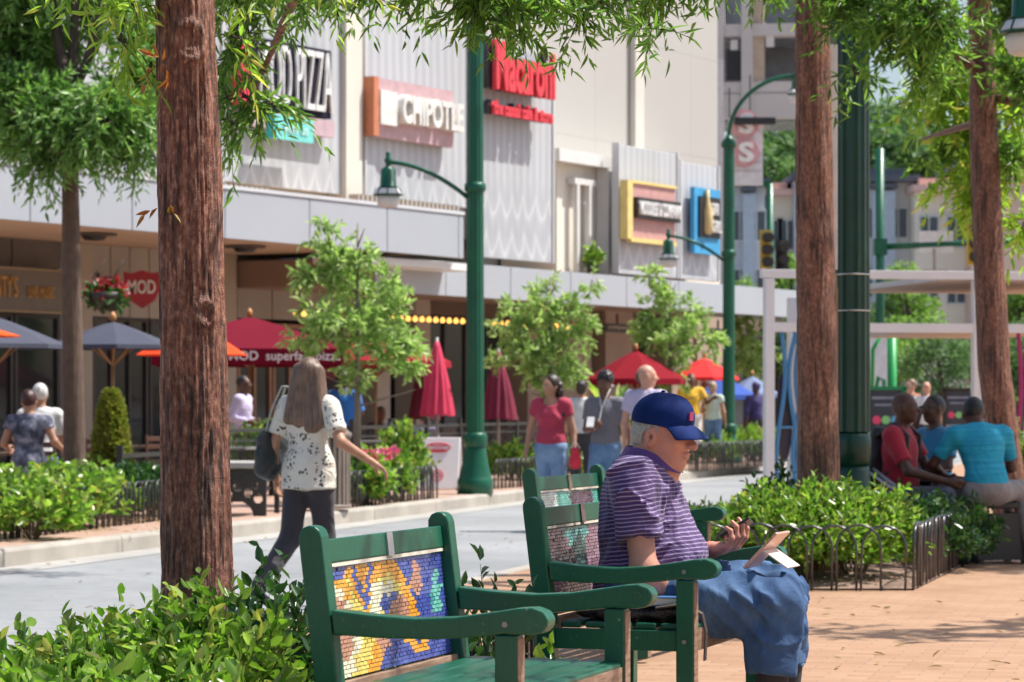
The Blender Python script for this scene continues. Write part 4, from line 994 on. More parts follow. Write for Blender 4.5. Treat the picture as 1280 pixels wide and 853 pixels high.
# rows of apartment houses behind the cross street
def townhouse(label, px0, px1, D, yroof, wallc, roofc, floors=4, bay=True, seed=0, orange=None):
    g = np.random.default_rng(seed); x0, x1 = G(px0, D).x, G(px1, D).x; H = CAMH+(HOR-yroof)/FPX*D+.17; wT = x1-x0
    t = thing('apartment_house', label, 'building', (x0, D, -.17), 0, 'apartment houses beyond the cross street')
    boxes([((wT/2, 5, H/2), (wT, 10, H))], 'wall', M(wallc, .85, .07, .3, .1), t)
    boxes([((wT/2, 4.9, H+.15), (wT+.5, 11.4, .34)), ((wT/2, 5, H+.5), (wT-.6, 9, .5))], 'roof', M(roofc, .7), t)
    if bay: boxes([((wT*.5, -.35, H*.5-.1), (wT*.36, .7, H-.8))], 'bay', M((.48, .55, .64), .7), t); boxes([((wT*.5, -.4, H-.25), (wT*.42, .95, .22))], 'bay_roof', M(roofc, .7), t)
    fl = (H-.6)/floors; wf = M((.70, .70, .68), .6); gl = M((.08, .10, .12), .12, .2, 1, 0)
    n = max(2, int(wT/2.0))
    for f in range(1, floors):
        for k in range(n):
            x = wT*(k+.5)/n; yy = -.72 if (bay and abs(x-wT*.5) < wT*.16) else -.02; z = f*fl+fl*.5
            if bay and .16*wT <= abs(x-wT*.5) < .23*wT: continue
            boxes([((x, yy-.03, z), (1.05, .1, 1.75))], 'window', wf, t)
            boxes([((x-.24, yy-.085, z), (.40, .02, 1.5)), ((x+.24, yy-.085, z), (.40, .02, 1.5))], 'pane', gl, t.children[-1] if t.children else t)
    return t
RF = (.10, .115, .145)
townhouse('blue grey apartment house left of the straight trunk', 914, 956, 150, 232, (.62, .64, .68), RF, seed=1)
townhouse('cream apartment house with no bay behind the traffic light', 958, 992, 152, 245, (.85, .78, .66), (.75, .5, .43), bay=False, seed=2)
townhouse('slate blue apartment house seen between trunk and signal mast', 993, 1062, 151, 226, (.60, .64, .70), RF, seed=3)
townhouse('apartment house with a blue bay and dark roof right of the signal mast', 1064, 1142, 150, 228, (.76, .74, .71), RF, seed=4)
townhouse('cream apartment house with pink brick strips below the hanging foliage', 1144, 1212, 148, 240, (.88, .78, .66), (.75, .5, .43), bay=False, seed=5)
townhouse('pinkish apartment house behind the leaning trunk', 1214, 1330, 146, 205, (.80, .56, .44), RF, bay=False, seed=6)

tl1 = leaf_mat('distant_leaf', [(.06, .12, .05), (.10, .18, .07), (.15, .24, .10), (.08, .15, .06)], .3, .6)
tl2 = leaf_mat('distant_bright_leaf', [(.11, .20, .04), (.17, .28, .06), (.25, .36, .10), (.13, .22, .05)], .35, .6)
trk = M((.09, .065, .05), .9)
def far_tree(label, px, D, ytop, wpx, seed, mt=None, ybot=None, n=2600, lf=None, grp='trees beyond the cross street'):
    g = np.random.default_rng(seed); s = FPX/D; H = CAMH+(HOR-ytop)/s+.15; Rw = wpx/s/2; zb = .9 if ybot is None else CAMH+(HOR-ybot)/s+.15
    t = thing('tree', label, 'tree', G(px, D, -.15), 0, grp)
    mb = MB(); mb.tube([(0, 0, 0), (.05*H, 0, H*.4), (0, 0, H*.8)], [.03*H, .022*H, .008*H], 8)
    for k in range(6):
        a = k*1.1+seed; mb.tube([(.03*H, 0, H*(.25+.05*k)), (Rw*.5*math.cos(a), Rw*.5*math.sin(a), H*(.45+.06*k))], [.012*H, .004*H], 5)
    mb.build('trunk', trk, t)
    nb = 26; cz = (H+zb)/2; hz = (H-zb)/2; C = unit(nb, g)*g.random((nb, 1))**.4*np.array([Rw*.78, Rw*.78, hz*.8])+np.array([0, 0, cz])
    rb = (.22+.2*g.random(nb))*min(Rw, hz)*1.25; rb = np.maximum(rb, .3)
    i = g.integers(0, nb, n); p = C[i]+unit(n, g)*(rb[i]*g.random(n)**.3)[:, None]*np.array([1, 1, .7])
    p[:, 2] = np.clip(p[:, 2], .2, H); L = lf or .045*max(H, 5)*.5
    V_, F_ = leaf_geo(p, unit(n, g), unit(n, g)*.6+np.array([0, 0, .6]), L*(.6+.8*g.random(n)), L*.7*(.6+.8*g.random(n)))
    link('crown', np_mesh('c', V_, F_), mt or tl1, t)
for i, (px, D, yt, wd, lab, m_) in enumerate((
    (930, 200, 168, 80, 'tall dark tree on the skyline left of the straight trunk', tl1), (975, 205, 155, 90, 'tall tree rising behind the hanging sign', tl1),
    (1075, 200, 150, 90, 'broad tree on the skyline behind the signal mast', tl1), (1120, 205, 140, 100, 'tallest skyline tree right of the signal mast', tl1),
    (1030, 210, 165, 80, 'skyline tree half hidden by the straight trunk', tl1), (1190, 200, 175, 120, 'skyline tree behind the hanging foliage', tl1), (1270, 205, 170, 100, 'skyline tree at the right edge', tl1),
    (925, 105, 318, 46, 'round green tree just right of the farther lamp post', tl2), (985, 110, 288, 56, 'bright green tree behind the traffic light', tl2),
    (1130, 100, 290, 90, 'bright green tree at the foot of the signal mast', tl2), (1270, 95, 290, 70, 'bright green tree right of the leaning trunk', tl2),
    (930, 84, 392, 70, 'dark green tree behind the blue umbrella', tl1), (985, 80, 385, 60, 'green tree seen through the shelter behind the blue bars', tl1), (1050, 82, 400, 90, 'green tree inside the shelter view behind the dark lamp post', tl1),
    (1115, 84, 400, 90, 'green tree seen through the middle of the shelter', tl2), (1170, 80, 395, 90, 'dense green tree seen through the shelter right half', tl1), (1235, 82, 400, 80, 'green tree seen through the shelter behind the leaning trunk', tl1), (1290, 80, 380, 80, 'green tree behind the magenta bars', tl1))):
    far_tree(lab, px, D, yt-(18 if D > 150 else 0), wd*(1.7 if D > 150 else 1.15), 40+i, m_, ybot=290 if D > 150 else None, n=3600 if D > 150 else 2600, lf=.55 if D > 150 else None)
# ================================================================== planting beds
bed('planting_bed', [(-3.2, 6.2), (-.98, 6.2), (-.42, 8.7), (.08, 10.5), (-1.0, 11.6), (-2.3, 11.2)])
bed('planting_bed', [(c1.x+.02, 18.3), (c2.x+.05, 22.5), (4.4, 26), (1.6, 27.5), (1.0, 19.5), (.9, 18.3)])
bed('planting_bed', [(G(-60, 24).x-.6, 23.6), (G(212, 29.4).x, 29.5), (G(212, 29.4).x-1.2, 30.6), (-8, 28)])
bed('planting_bed', [(G(437, 32.8).x, 32.9), (G(548, 36.2).x, 36.3), (-2.1, 37.6), (-2.9, 34.5)])
bed('planting_bed', [(G(618, 40).x, 40.1), (G(735, 43.6).x, 43.7), (.2, 45.5), (-1.3, 42)])
bed('planting_bed', [(G(862, 50.5).x, 50.6), (G(985, 56).x, 56.2), (4.6, 59), (2.2, 53)])

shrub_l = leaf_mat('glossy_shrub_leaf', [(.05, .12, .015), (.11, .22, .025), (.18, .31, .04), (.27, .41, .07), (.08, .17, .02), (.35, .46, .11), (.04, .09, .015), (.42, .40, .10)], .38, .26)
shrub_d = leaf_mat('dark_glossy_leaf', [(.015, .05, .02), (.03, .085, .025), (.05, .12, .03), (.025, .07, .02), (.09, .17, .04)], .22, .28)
stem_m = M((.13, .10, .05), .8)
def shrub(label, x, y, R_, H, seed, L=.05, Wd=.024, nst=240, nl=10, mat=None, z=0, group=None, tw=.16, flat=1.0, zlo=.05, name='shrub', up=.45, crown=1.0):
    g = np.random.default_rng(seed); t = thing(name, label, 'shrub', (x, y, z), g.random()*6, group)
    d = unit(nst, g); d[:, 2] = np.abs(d[:, 2])*1.3-.35; d /= np.linalg.norm(d, axis=1)[:, None]
    # lumpy surface with leaders of unequal length
    lump = .72+.34*vnoise(d*2.6+seed*3.1, seed)+.10*g.random(nst)
    f = (.45+.55*g.random(nst)**.45)[:, None]*lump[:, None]
    base = d*f*np.array([R_, R_*flat, H*.55*crown])+np.array([0, 0, H*.42])
    base[:, 2] = np.maximum(base[:, 2], zlo)
    dirs = d*.8+np.array([0, 0, .75])+g.normal(size=(nst, 3))*.25
    V_, F_ = twigs(base-dirs/np.linalg.norm(dirs, axis=1)[:, None]*tw*.4, dirs, tw, nl, L, Wd, droop=-.05, spread=.95, g=g, up=up, wide=(.28, .66), curl=.12)
    link('foliage', np_mesh('f', V_, F_), mat or shrub_l, t)
    mb = twig_mesh(base-dirs/np.linalg.norm(dirs, axis=1)[:, None]*tw*.4, dirs, tw, -.05, .0025, 2)
    for k in range(12):
        a = g.random()*6.28; q = Vector((math.cos(a)*R_*.55, math.sin(a)*R_*.55*flat, H*.6)); mb.tube([(q.x*.12, q.y*.12, -.02), q*.55, q], [.009, .007, .004], 5, cap=False)
    mb.build('stem', stem_m, t); return t
gn = 'glossy shrubs in the near left bed'
def sh(px, D): q = G(px, D); return q.x, q.y
shrub('bright glossy shrub filling the bottom left corner', *sh(40, 7.5), .50, .44, 1, nst=430, group=gn)
shrub('bright glossy shrub at the left edge, level with the street', *sh(75, 8.7), .50, .44, 2, nst=380, group=gn)
shrub('low glossy shrub at the bottom edge below the trunk', *sh(200, 7.3), .45, .44, 3, nst=400, group=gn)
shrub('full glossy shrub just left of the thick trunk base', *sh(175, 8.9), .42, .50, 4, nst=360, group=gn)
shrub('glossy shrub whose tips rise in front of the thick trunk', *sh(245, 8.35), .28, .62, 5, nst=300, group=gn)
shrub('glossy shrub between the thick trunk and the nearest bench, at the bottom edge', *sh(325, 7.7), .30, .38, 6, nst=260, group=gn)
shrub('dark leaved upright shrub between the thick trunk and the nearest bench', *sh(342, 8.9), .22, .58, 7, nst=170, mat=shrub_d, tw=.2, group=gn)
shrub('small leafy sprig rising between the two near benches', *sh(612, 9.7), .13, .66, 8, nst=26, mat=shrub_d, tw=.16, nl=8, L=.05, crown=1.1)
shrub('low sprig at the foot of the hoop fence behind the nearest bench', *sh(668, 9.6), .14, .34, 81, nst=30, tw=.12, nl=7)
shrub('dark low shrub behind the mosaic of the nearest bench', *sh(500, 9.4), .35, .45, 82, nst=150, mat=shrub_d, group=gn)
gn = 'glossy shrubs in the bed by the right hand fence'
shrub('bright shrub right behind the hand holding the phone', *sh(900, 20.5), .62, .42, 11, nst=380, L=.055, Wd=.027, group=gn)
shrub('leafy shrub at the left end of the fenced bed', *sh(865, 19.6), .40, .38, 12, nst=240, L=.055, Wd=.027, group=gn)
shrub('tall bright shrub at the foot of the straight trunk', *sh(1015, 18.9), .55, .62, 13, nst=440, L=.055, Wd=.027, group=gn)
shrub('big bright shrub behind the grey hoops, left of the fence corner', *sh(1068, 19.2), .46, .64, 14, nst=400, L=.055, Wd=.027, group=gn)
shrub('sunlit shrub between the tablet and the straight trunk', *sh(960, 19.0), .42, .56, 15, nst=330, L=.055, Wd=.027, group=gn)
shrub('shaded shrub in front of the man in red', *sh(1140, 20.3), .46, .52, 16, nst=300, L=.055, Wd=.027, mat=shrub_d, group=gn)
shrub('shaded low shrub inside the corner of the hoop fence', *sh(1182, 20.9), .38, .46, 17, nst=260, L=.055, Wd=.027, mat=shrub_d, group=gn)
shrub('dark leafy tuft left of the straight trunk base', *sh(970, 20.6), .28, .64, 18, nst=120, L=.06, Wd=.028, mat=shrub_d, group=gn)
shrub('pale green shrub at the right edge behind the man in turquoise', *sh(1276, 26), .36, 1.0, 19, nst=240, L=.06, Wd=.028, group=gn)
gn = 'bright shrubs in the far sidewalk beds'
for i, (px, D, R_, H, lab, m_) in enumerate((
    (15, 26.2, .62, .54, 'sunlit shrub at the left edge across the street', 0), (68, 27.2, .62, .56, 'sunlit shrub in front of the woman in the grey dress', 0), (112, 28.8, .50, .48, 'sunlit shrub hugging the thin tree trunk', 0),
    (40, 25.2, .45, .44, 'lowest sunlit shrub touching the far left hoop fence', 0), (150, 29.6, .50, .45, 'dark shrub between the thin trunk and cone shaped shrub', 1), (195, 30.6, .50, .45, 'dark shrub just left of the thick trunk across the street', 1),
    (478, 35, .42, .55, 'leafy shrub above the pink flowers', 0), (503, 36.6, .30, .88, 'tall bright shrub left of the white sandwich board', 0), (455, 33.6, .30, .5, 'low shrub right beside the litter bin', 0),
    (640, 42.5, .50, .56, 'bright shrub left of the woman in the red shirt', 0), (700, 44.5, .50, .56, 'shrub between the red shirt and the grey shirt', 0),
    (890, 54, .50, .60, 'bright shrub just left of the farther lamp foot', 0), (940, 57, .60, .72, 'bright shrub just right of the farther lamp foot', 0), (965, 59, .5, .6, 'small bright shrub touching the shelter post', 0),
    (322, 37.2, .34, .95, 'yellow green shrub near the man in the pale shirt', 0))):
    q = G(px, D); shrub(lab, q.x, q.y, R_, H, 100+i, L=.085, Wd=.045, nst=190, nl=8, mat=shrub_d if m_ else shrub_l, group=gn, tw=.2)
# cone shaped shrub
cone_m = leaf_mat('cone_leaf', [(.10, .15, .02), (.20, .24, .035), (.30, .30, .06), (.14, .19, .03), (.33, .25, .08)], .25, .5)
q = G(139, 32.0); g = np.random.default_rng(9); t = thing('cone_shrub', 'narrow cone shaped yellow green shrub right of the thin trunk', 'shrub', (q.x, q.y, 0))
n = 5200; z = g.random(n)**1.15; a = g.random(n)*6.283; r_ = (.27*np.sqrt(np.clip(1-z, 0, 1))*(.75+.3*vnoise(np.stack([np.cos(a)*2, np.sin(a)*2, z*7], 1)))+.02)*(.75+.28*g.random(n))
p = np.stack([r_*np.cos(a), r_*np.sin(a), .1+z*1.24], 1); dd = np.stack([np.cos(a), np.sin(a), .9+0*a], 1)+.6*unit(n, g)
V_, F_ = leaf_geo(p, dd, unit(n, g), np.full(n, .07), np.full(n, .035)); link('foliage', np_mesh('f', V_, F_), cone_m, t)
mb = MB(); mb.tube([(0, 0, 0), (0, 0, 1.0)], [.03, .015], 6); mb.build('stem', stem_m, t)
# pink flowers by the bin
pk = leaf_mat('pink_petal', [(.65, .06, .22), (.8, .15, .35), (.6, .04, .10)], .2)
for i, (px, D, z0, lab) in enumerate(((470, 34.3, .56, 'pink flowering plant beside the litter bin'), (487, 34.9, .60, 'pink flowering plant left of the tall bright shrub'), (738, 45.6, .5, 'small red flowering plant behind the woman in red'))):
    q = G(px, D); g = np.random.default_rng(70+i); t = thing('flowering_plant', lab, 'plant', (q.x, q.y, 0), 0, 'flowering plants in the far beds')
    n = 34; p = unit(n, g)*np.array([.16, .2, .06])*g.random((n, 1))**.4+np.array([0, 0, z0]); V_, F_ = leaf_geo(p, unit(n, g), unit(n, g)*.3+np.array([0, -.5, .6]), np.full(n, .09), np.full(n, .085)); link('flower', np_mesh('f', V_, F_), pk, t)
    n = 260; p = unit(n, g)*np.array([.22, .22, .25])*g.random((n, 1))**.4+np.array([0, 0, z0-.25]); V_, F_ = leaf_geo(p, unit(n, g), unit(n, g), np.full(n, .1), np.full(n, .045)); link('foliage', np_mesh('f', V_, F_), shrub_l, t)
# green striped watering hose / bed edging seen through the hoops
# cream pot of canna leaves
q = G(772, 40.5); t = thing('potted_plant', 'big cream pot of broad yellow green leaves and red flowers behind the young man', 'plant', (q.x, q.y, 0))
mb = MB(); mb.lathe([(.22, 0), (.30, .25), (.36, .62), (.40, .66), (.40, .74), (.34, .74)], 24); mb.build('pot', M((.66, .58, .44), .8, .08, 4, .2), t)
g = np.random.default_rng(12); n = 52; a = g.random(n)*6.28; dd = np.stack([np.cos(a)*.55, np.sin(a)*.55, .6+g.random(n)], 1); bs = np.stack([.12*np.cos(a), .12*np.sin(a), .7+.35*g.random(n)], 1)
V_, F_ = leaf_geo(bs, dd, np.stack([-np.cos(a), -np.sin(a), .3+0*a], 1)+.4*unit(n, g), .34+.3*g.random(n), .10+.05*g.random(n), curl=.3); link('foliage', np_mesh('f', V_, F_), leaf_mat('canna_leaf', [(.10, .2, .03), (.25, .36, .06), (.4, .42, .12), (.16, .26, .05)], .4, .4), t)
n = 60; p = unit(n, g)*np.array([.33, .33, .12])+np.array([.1, 0, .85]); V_, F_ = leaf_geo(p, unit(n, g), unit(n, g), np.full(n, .10), np.full(n, .09)); link('flower', np_mesh('f', V_, F_), leaf_mat('red_flower', [(.6, .04, .02), (.75, .15, .05)], .2), t)
# pot on the upper ledge
pp = FB+U*ft(741, 1.2)+W*1.2; t = thing('potted_plant', 'small potted plant standing on the ledge of the upper wall', 'plant', (pp.x, pp.y, 3.8)); mb = MB(); mb.lathe([(.1, 0), (.14, .22)], 12); mb.build('pot', dark, t)
n = 150; p = unit(n, g)*.22*g.random((n, 1))**.4+np.array([0, 0, .4]); V_, F_ = leaf_geo(p, unit(n, g), unit(n, g), np.full(n, .14), np.full(n, .06)); link('foliage', np_mesh('f', V_, F_), shrub_l, t)

# ================================================================== trees
def trunk_mesh(pts, radii, nseg=96, nring=260, ridge=.006, seed=0, lump=.01, freq=9, knots=()):
    pts = np.array(pts, float); radii = np.array(radii, float); L_ = np.linspace(0, 1, len(pts)); T = np.linspace(0, 1, nring)
    C = np.stack([np.interp(T, L_, pts[:, i]) for i in range(3)], 1); R_ = np.interp(T, L_, radii); a = np.arange(nseg)*2*np.pi/nseg
    ca, sa = np.cos(a), np.sin(a); z = C[:, 2]
    A_, Z_ = np.meshgrid(a, z); q = np.stack([np.cos(A_)*freq*.35, np.sin(A_)*freq*.35, Z_*2.0], -1)
    q1 = np.stack([np.cos(A_)*freq, np.sin(A_)*freq, Z_*4.5], -1); wob = vnoise(q*2.0, seed+3)*1.3
    rdg = 1-np.abs(2*vnoise(q1+wob[..., None]*.8, seed)-1)*1.6; rdg2 = 1-np.abs(2*vnoise(q1*2.3, seed+1)-1)*1.5
    rr = R_[:, None]*(1+lump*8*(vnoise(q*.6, seed+2)-.5)*.5)-ridge*np.clip(rdg, 0, 1)-ridge*.5*np.clip(rdg2, 0, 1)+ridge
    for ka, kz, kr in knots:
        dd_ = np.sqrt((((A_-ka+np.pi) % (2*np.pi)-np.pi)*R_[:, None])**2+((Z_-kz)*.75)**2)/kr
        rr = rr+.010*np.exp(-((dd_-1)/.28)**2)+.004*np.exp(-((dd_-.5)/.12)**2)-.006*np.exp(-(dd_/.3)**2)
    V = np.stack([C[:, 0, None]+rr*ca, C[:, 1, None]+rr*sa, np.broadcast_to(z[:, None], rr.shape)], -1).reshape(-1, 3)
    i = np.arange(nring-1)[:, None]*nseg; k = np.arange(nseg)[None]; k2 = (k+1) % nseg
    F = np.stack([i+k, i+k2, i+nseg+k2, i+nseg+k], -1).reshape(-1, 4); return V, F
bark1 = bark_mat('reddish_bark', (.10, .034, .020), (.27, .102, .060), (.54, .31, .205), 13, .009)
bark2 = bark_mat('brown_bark', (.11, .042, .025), (.25, .105, .062), (.43, .24, .15), 12, .009)
oak_d = leaf_mat('narrow_oak_leaf', [(.04, .09, .018), (.085, .17, .035), (.15, .26, .05), (.07, .15, .03), (.26, .37, .09)], .52, .32)
oak_y = leaf_mat('yellow_oak_leaf', [(.14, .26, .03), (.24, .36, .05), (.33, .44, .08), (.18, .30, .04), (.46, .38, .10)], .55, .36)
oak_f = leaf_mat('fresh_oak_leaf', [(.08, .17, .03), (.13, .24, .05), (.20, .33, .07), (.28, .38, .12), (.10, .20, .04)], .4, .4)
twig_m = M((.05, .035, .025), .8)
def crown(t, blobs, L, Wd, mat, seed, tw=.35, nl=12, droop=.35, name='crown', spread=.75, limbs=True, rl=.012, hub=None, skip=2, up=.35):
    """blobs: (centre, radii, number of twigs) in world metres; leaves hang from twigs, twigs from limbs"""
    g = np.random.default_rng(seed); o = np.array(t.location); VV = []; FF = []; k = 0; mb = MB()
    for c, r_, n in blobs:
        c = np.array(c)-o; r_ = np.array(r_); cl = max(3, n//9); cc = c+unit(cl, g)*g.random((cl, 1))**.45*r_*.85
        i = g.integers(0, cl, n); base = cc[i]+g.normal(size=(n, 3))*r_*.13
        dirs = (base-c)/np.maximum(r_, .01)*.7+unit(n, g)*.8+np.array([0, 0, -.1])
        V_, F_ = twigs(base, dirs, tw, nl, L, Wd, droop=droop, spread=spread, g=g, up=up, wide=(.3, .62), curl=.18)
        VV.append(V_); FF.append(F_+k); k += len(V_)
        dn = dirs/np.linalg.norm(dirs, axis=1)[:, None]
        for b_, d_ in list(zip(base, dn))[::skip]:
            mb.tube([b_-d_*tw*.2, b_+d_*tw*.5-np.array([0, 0, droop*tw*.25]), b_+d_*tw-np.array([0, 0, droop*tw])], [rl*.35, rl*.25, rl*.12], 3, cap=False)
        if limbs:
            h = np.array(hub)-o if hub is not None else c
            for q in cc[::2]: mb.tube([c+(h-c)*.15 if hub is None else c, (c+q)/2+g.normal(size=3)*r_*.08, q], [rl, rl*.8, rl*.45], 4, cap=False)
    o1_ = link(name, np_mesh('c', np.concatenate(VV), np.concatenate(FF)), mat, t); tag(mb.build('twig', twig_m, o1_), kind='stuff'); return o1_
def B(px, py, D, rx, ry, n, rd=None):        # blob given where the photo shows it, radii in photo pixels
    s = FPX/D; return (tuple(P(px, py, D)), (rx/s, (rd if rd else rx/s*.9), ry/s), n)
def limb(t, pts, r, name='limb', mat=None):
    o = Vector(t.location); mb = MB(); mb.tube([Vector(p)-o for p in pts], r, 10); return mb.build(name, mat or bark2, t)
# thick foreground trunk
D = 9.5; b0 = G(250, D); t1 = thing('oak_tree', 'thick reddish brown trunk in the left foreground, rooted among glossy shrubs', 'tree', b0, 0, 'street oaks with reddish bark')
s = FPX/D; x_ = lambda px: (px-640)/s-b0.x
V_, F_ = trunk_mesh([(x_(252), 0, -.05), (x_(249), 0, .12), (x_(247.5), 0, .5), (x_(243), 0, 1.2), (x_(237), 0, 2.0), (x_(231), 0, 2.55), (x_(226), .02, 3.6), (x_(222), .05, 4.6)],
    [52/s, 47/s, 44.5/s, 41/s, 38.5/s, 35/s, 30/s, 24/s], 170, 700, (.0065), 1, .012, 17, knots=((rad(250), 2.58, .036), (rad(285), 2.40, .045), (rad(300), 1.5, .03)))
tk = link('trunk', np_mesh('t', V_, F_), bark1, t1, True)
limb(t1, [P(228, -60, D), P(300, -110, D+1), P(380, -30, D+4), P(320, 110, D+5)], [.06, .05, .03, .01], mat=bark1)
limb(t1, [P(228, -40, D), P(420, -80, D+.8), P(560, -10, D+1.2), P(720, -10, D+1.5)], [.06, .045, .03, .012], mat=bark1)
crown(t1, [B(310, -14, 14.5, 56, 20, 70), B(370, -14, 14.2, 30, 12, 14), B(292, 60, 14.6, 20, 34, 34), B(305, 120, 14.4, 26, 14, 24), B(340, 128, 14.4, 16, 8, 10), B(288, 150, 14.6, 18, 10, 14), B(320, -70, 14, 130, 50, 130)], .078, .016, oak_d, 21, tw=.24, nl=12, rl=.014)
crown(t1, [B(440, -30, 11, 80, 16, 46), B(530, -34, 11, 50, 14, 30), B(600, -14, 10.8, 40, 22, 36), B(650, -6, 10.8, 48, 28, 50), B(705, -8, 11, 46, 30, 46), B(765, -24, 11.2, 45, 22, 34), B(835, -30, 11.4, 60, 20, 40), B(900, -50, 11.4, 60, 18, 30), B(813, 32, 11.0, 6, 14, 5), B(640, 36, 11.0, 12, 10, 6), B(570, -110, 11, 220, 50, 120), B(830, -130, 11.5, 160, 60, 110)], .070, .0125, oak_d, 22, tw=.18, nl=12, droop=.28, rl=.009, spread=1.0)
crown(t1, [B(120, -22, 9.4, 60, 10, 15), B(172, 10, 9.4, 24, 24, 11), B(150, 50, 9.4, 14, 12, 4), B(188, 80, 9.5, 8, 18, 4), B(290, 45, 9.3, 24, 12, 5), B(420, -24, 10.0, 40, 12, 10)], .066, .012, oak_y, 23, tw=.15, nl=10, droop=.45, rl=.006)
crown(t1, [((-1.6, 9.2, 3.9), (1.6, 1.4, .7), 90), ((.3, 9.8, 4.1), (1.4, 1.2, .7), 50), ((1.55, 8.6, 4.3), (.75, .7, .5), 24), ((.4, 6.9, 4.4), (1.2, .8, .6), 30), ((2.1, 10.4, 4.5), (.40, .5, .3), 100), ((2.25, 13.9, 4.5), (.5, .7, .3), 100)], .085, .022, oak_d, 24, tw=.3, nl=11, rl=.012)  # crown above the frame, with unseen leaf clumps added to shade the benches
# small leaves sprouting from the bark
crown(t1, [((b0.x-.10, D-.1, 1.84), (.03, .02, .04), 3), ((b0.x-.13, D-.12, 2.33), (.03, .02, .04), 3)], .05, .013, leaf_mat('rusty_sprout', [(.45, .16, .03), (.35, .10, .03), (.3, .25, .04)], .3), 25, tw=.05, nl=5, limbs=False, rl=.003, name='sprout')
# straight trunk, middle right
D = 19.6; b0 = G(1023, D); t2 = thing('oak_tree', 'tall straight reddish trunk left of the dark fluted lamp post', 'tree', b0, 0, 'street oaks with reddish bark'); s = FPX/D; x_ = lambda px: (px-640)/s-b0.x
V_, F_ = trunk_mesh([(x_(1025), 0, -.05), (x_(1024), 0, .5), (x_(1021), 0, 1.6), (x_(1018), 0, 2.6), (x_(1015), 0, 4.0), (x_(1012), .1, 6)], [29/s, 26.5/s, 24.5/s, 23/s, 20.5/s, 16/s], 90, 420, .006, 5, .012, 12)
link('trunk', np_mesh('t', V_, F_), bark2, t2, True)
limb(t2, [P(1015, -40, D), P(1100, -60, D-.5), P(1160, 20, D-.8)], [.07, .05, .015]); limb(t2, [P(1013, -80, D), P(930, -90, D-1), P(880, -20, D-1.6)], [.07, .05, .015])
crown(t2, [B(1082, 10, 18.4, 38, 34, 70), B(1120, 45, 18.2, 36, 34, 62), B(1150, 0, 18.0, 46, 34, 70), B(1160, 75, 18.3, 24, 24, 30), B(1066, 85, 18.6, 14, 22, 12), B(1190, 30, 18.6, 26, 30, 40), B(1130, -70, 18, 120, 36, 120), B(940, -26, 17.6, 50, 10, 26), B(985, -30, 18.6, 24, 10, 10), B(940, -80, 18, 80, 30, 70)], .088, .0185, oak_d, 31, tw=.24, nl=12, droop=.2, rl=.012, spread=1.0)
crown(t2, [((4.6, 15.6, 4.9), (1.6, 1.3, .6), 70), ((4.8, 20.9, 6.1), (1.0, .9, .7), 240)], .17, .06, oak_d, 32, tw=.4, nl=11, rl=.015)  # unseen oversized leaf clumps, added to shade the plaza and dark lamp post

# leaning trunk at right
D = 24.5; b0 = G(1264, D); t3 = thing('oak_tree', 'leaning reddish trunk at the right, behind the man in turquoise', 'tree', b0, 0, 'street oaks with reddish bark'); s = FPX/D; x_ = lambda px: (px-640)/s-b0.x
V_, F_ = trunk_mesh([(x_(1268), 0, -.05), (x_(1262), 0, .45), (x_(1254), 0, .9), (x_(1243), 0, 1.5), (x_(1236), 0, 2.4), (x_(1230), 0, 3.5), (x_(1224), 0, 4.8), (x_(1222), 0, 6)], [25/s, 21/s, 20/s, 20/s, 18.5/s, 17.5/s, 14/s, 11/s], 80, 360, .006, 8, .014, 12)
link('trunk', np_mesh('t', V_, F_), bark2, t3, True)
for pts, r_ in (([P(1233, 95, D), P(1180, 60, D-.3), P(1120, 40, D-.2)], [.05, .035, .012]), ([P(1236, 150, D), P(1200, 160, D+.8), P(1150, 175, D+1.6)], [.04, .03, .01]), ([P(1238, 120, D), P(1275, 130, D), P(1330, 90, D)], [.05, .035, .012])): limb(t3, pts, r_)
crown(t3, [B(1240, 0, 23.5, 50, 40, 90), B(1275, 115, 24.2, 26, 44, 56), B(1268, 190, 24.6, 22, 24, 30), B(1165, 190, 27.0, 20, 18, 20), B(1230, -90, 24, 110, 46, 150)], .105, .025, oak_d, 33, tw=.28, nl=12, droop=.2, rl=.013, spread=1.0)
crown(t3, [B(1175, 110, 27.0, 34, 28, 64), B(1190, 165, 27.0, 42, 24, 74), B(1180, 218, 27.5, 32, 12, 26), B(1240, 225, 27.0, 30, 32, 66), B(1270, 60, 27.5, 26, 34, 60), B(1265, 150, 27, 26, 40, 70), B(1278, 285, 26.5, 16, 20, 22), B(1130, 35, 27, 36, 30, 30), B(1205, 60, 27, 36, 30, 50)], .115, .030, oak_y, 34, tw=.30, nl=12, rl=.011)
crown(t3, [((6.2, 22.2, 6.3), (1.9, 1.5, .8), 600)], .17, .06, oak_d, 37, tw=.4, nl=11, rl=.015)  # unseen leaf mass added overhead to shade the table group
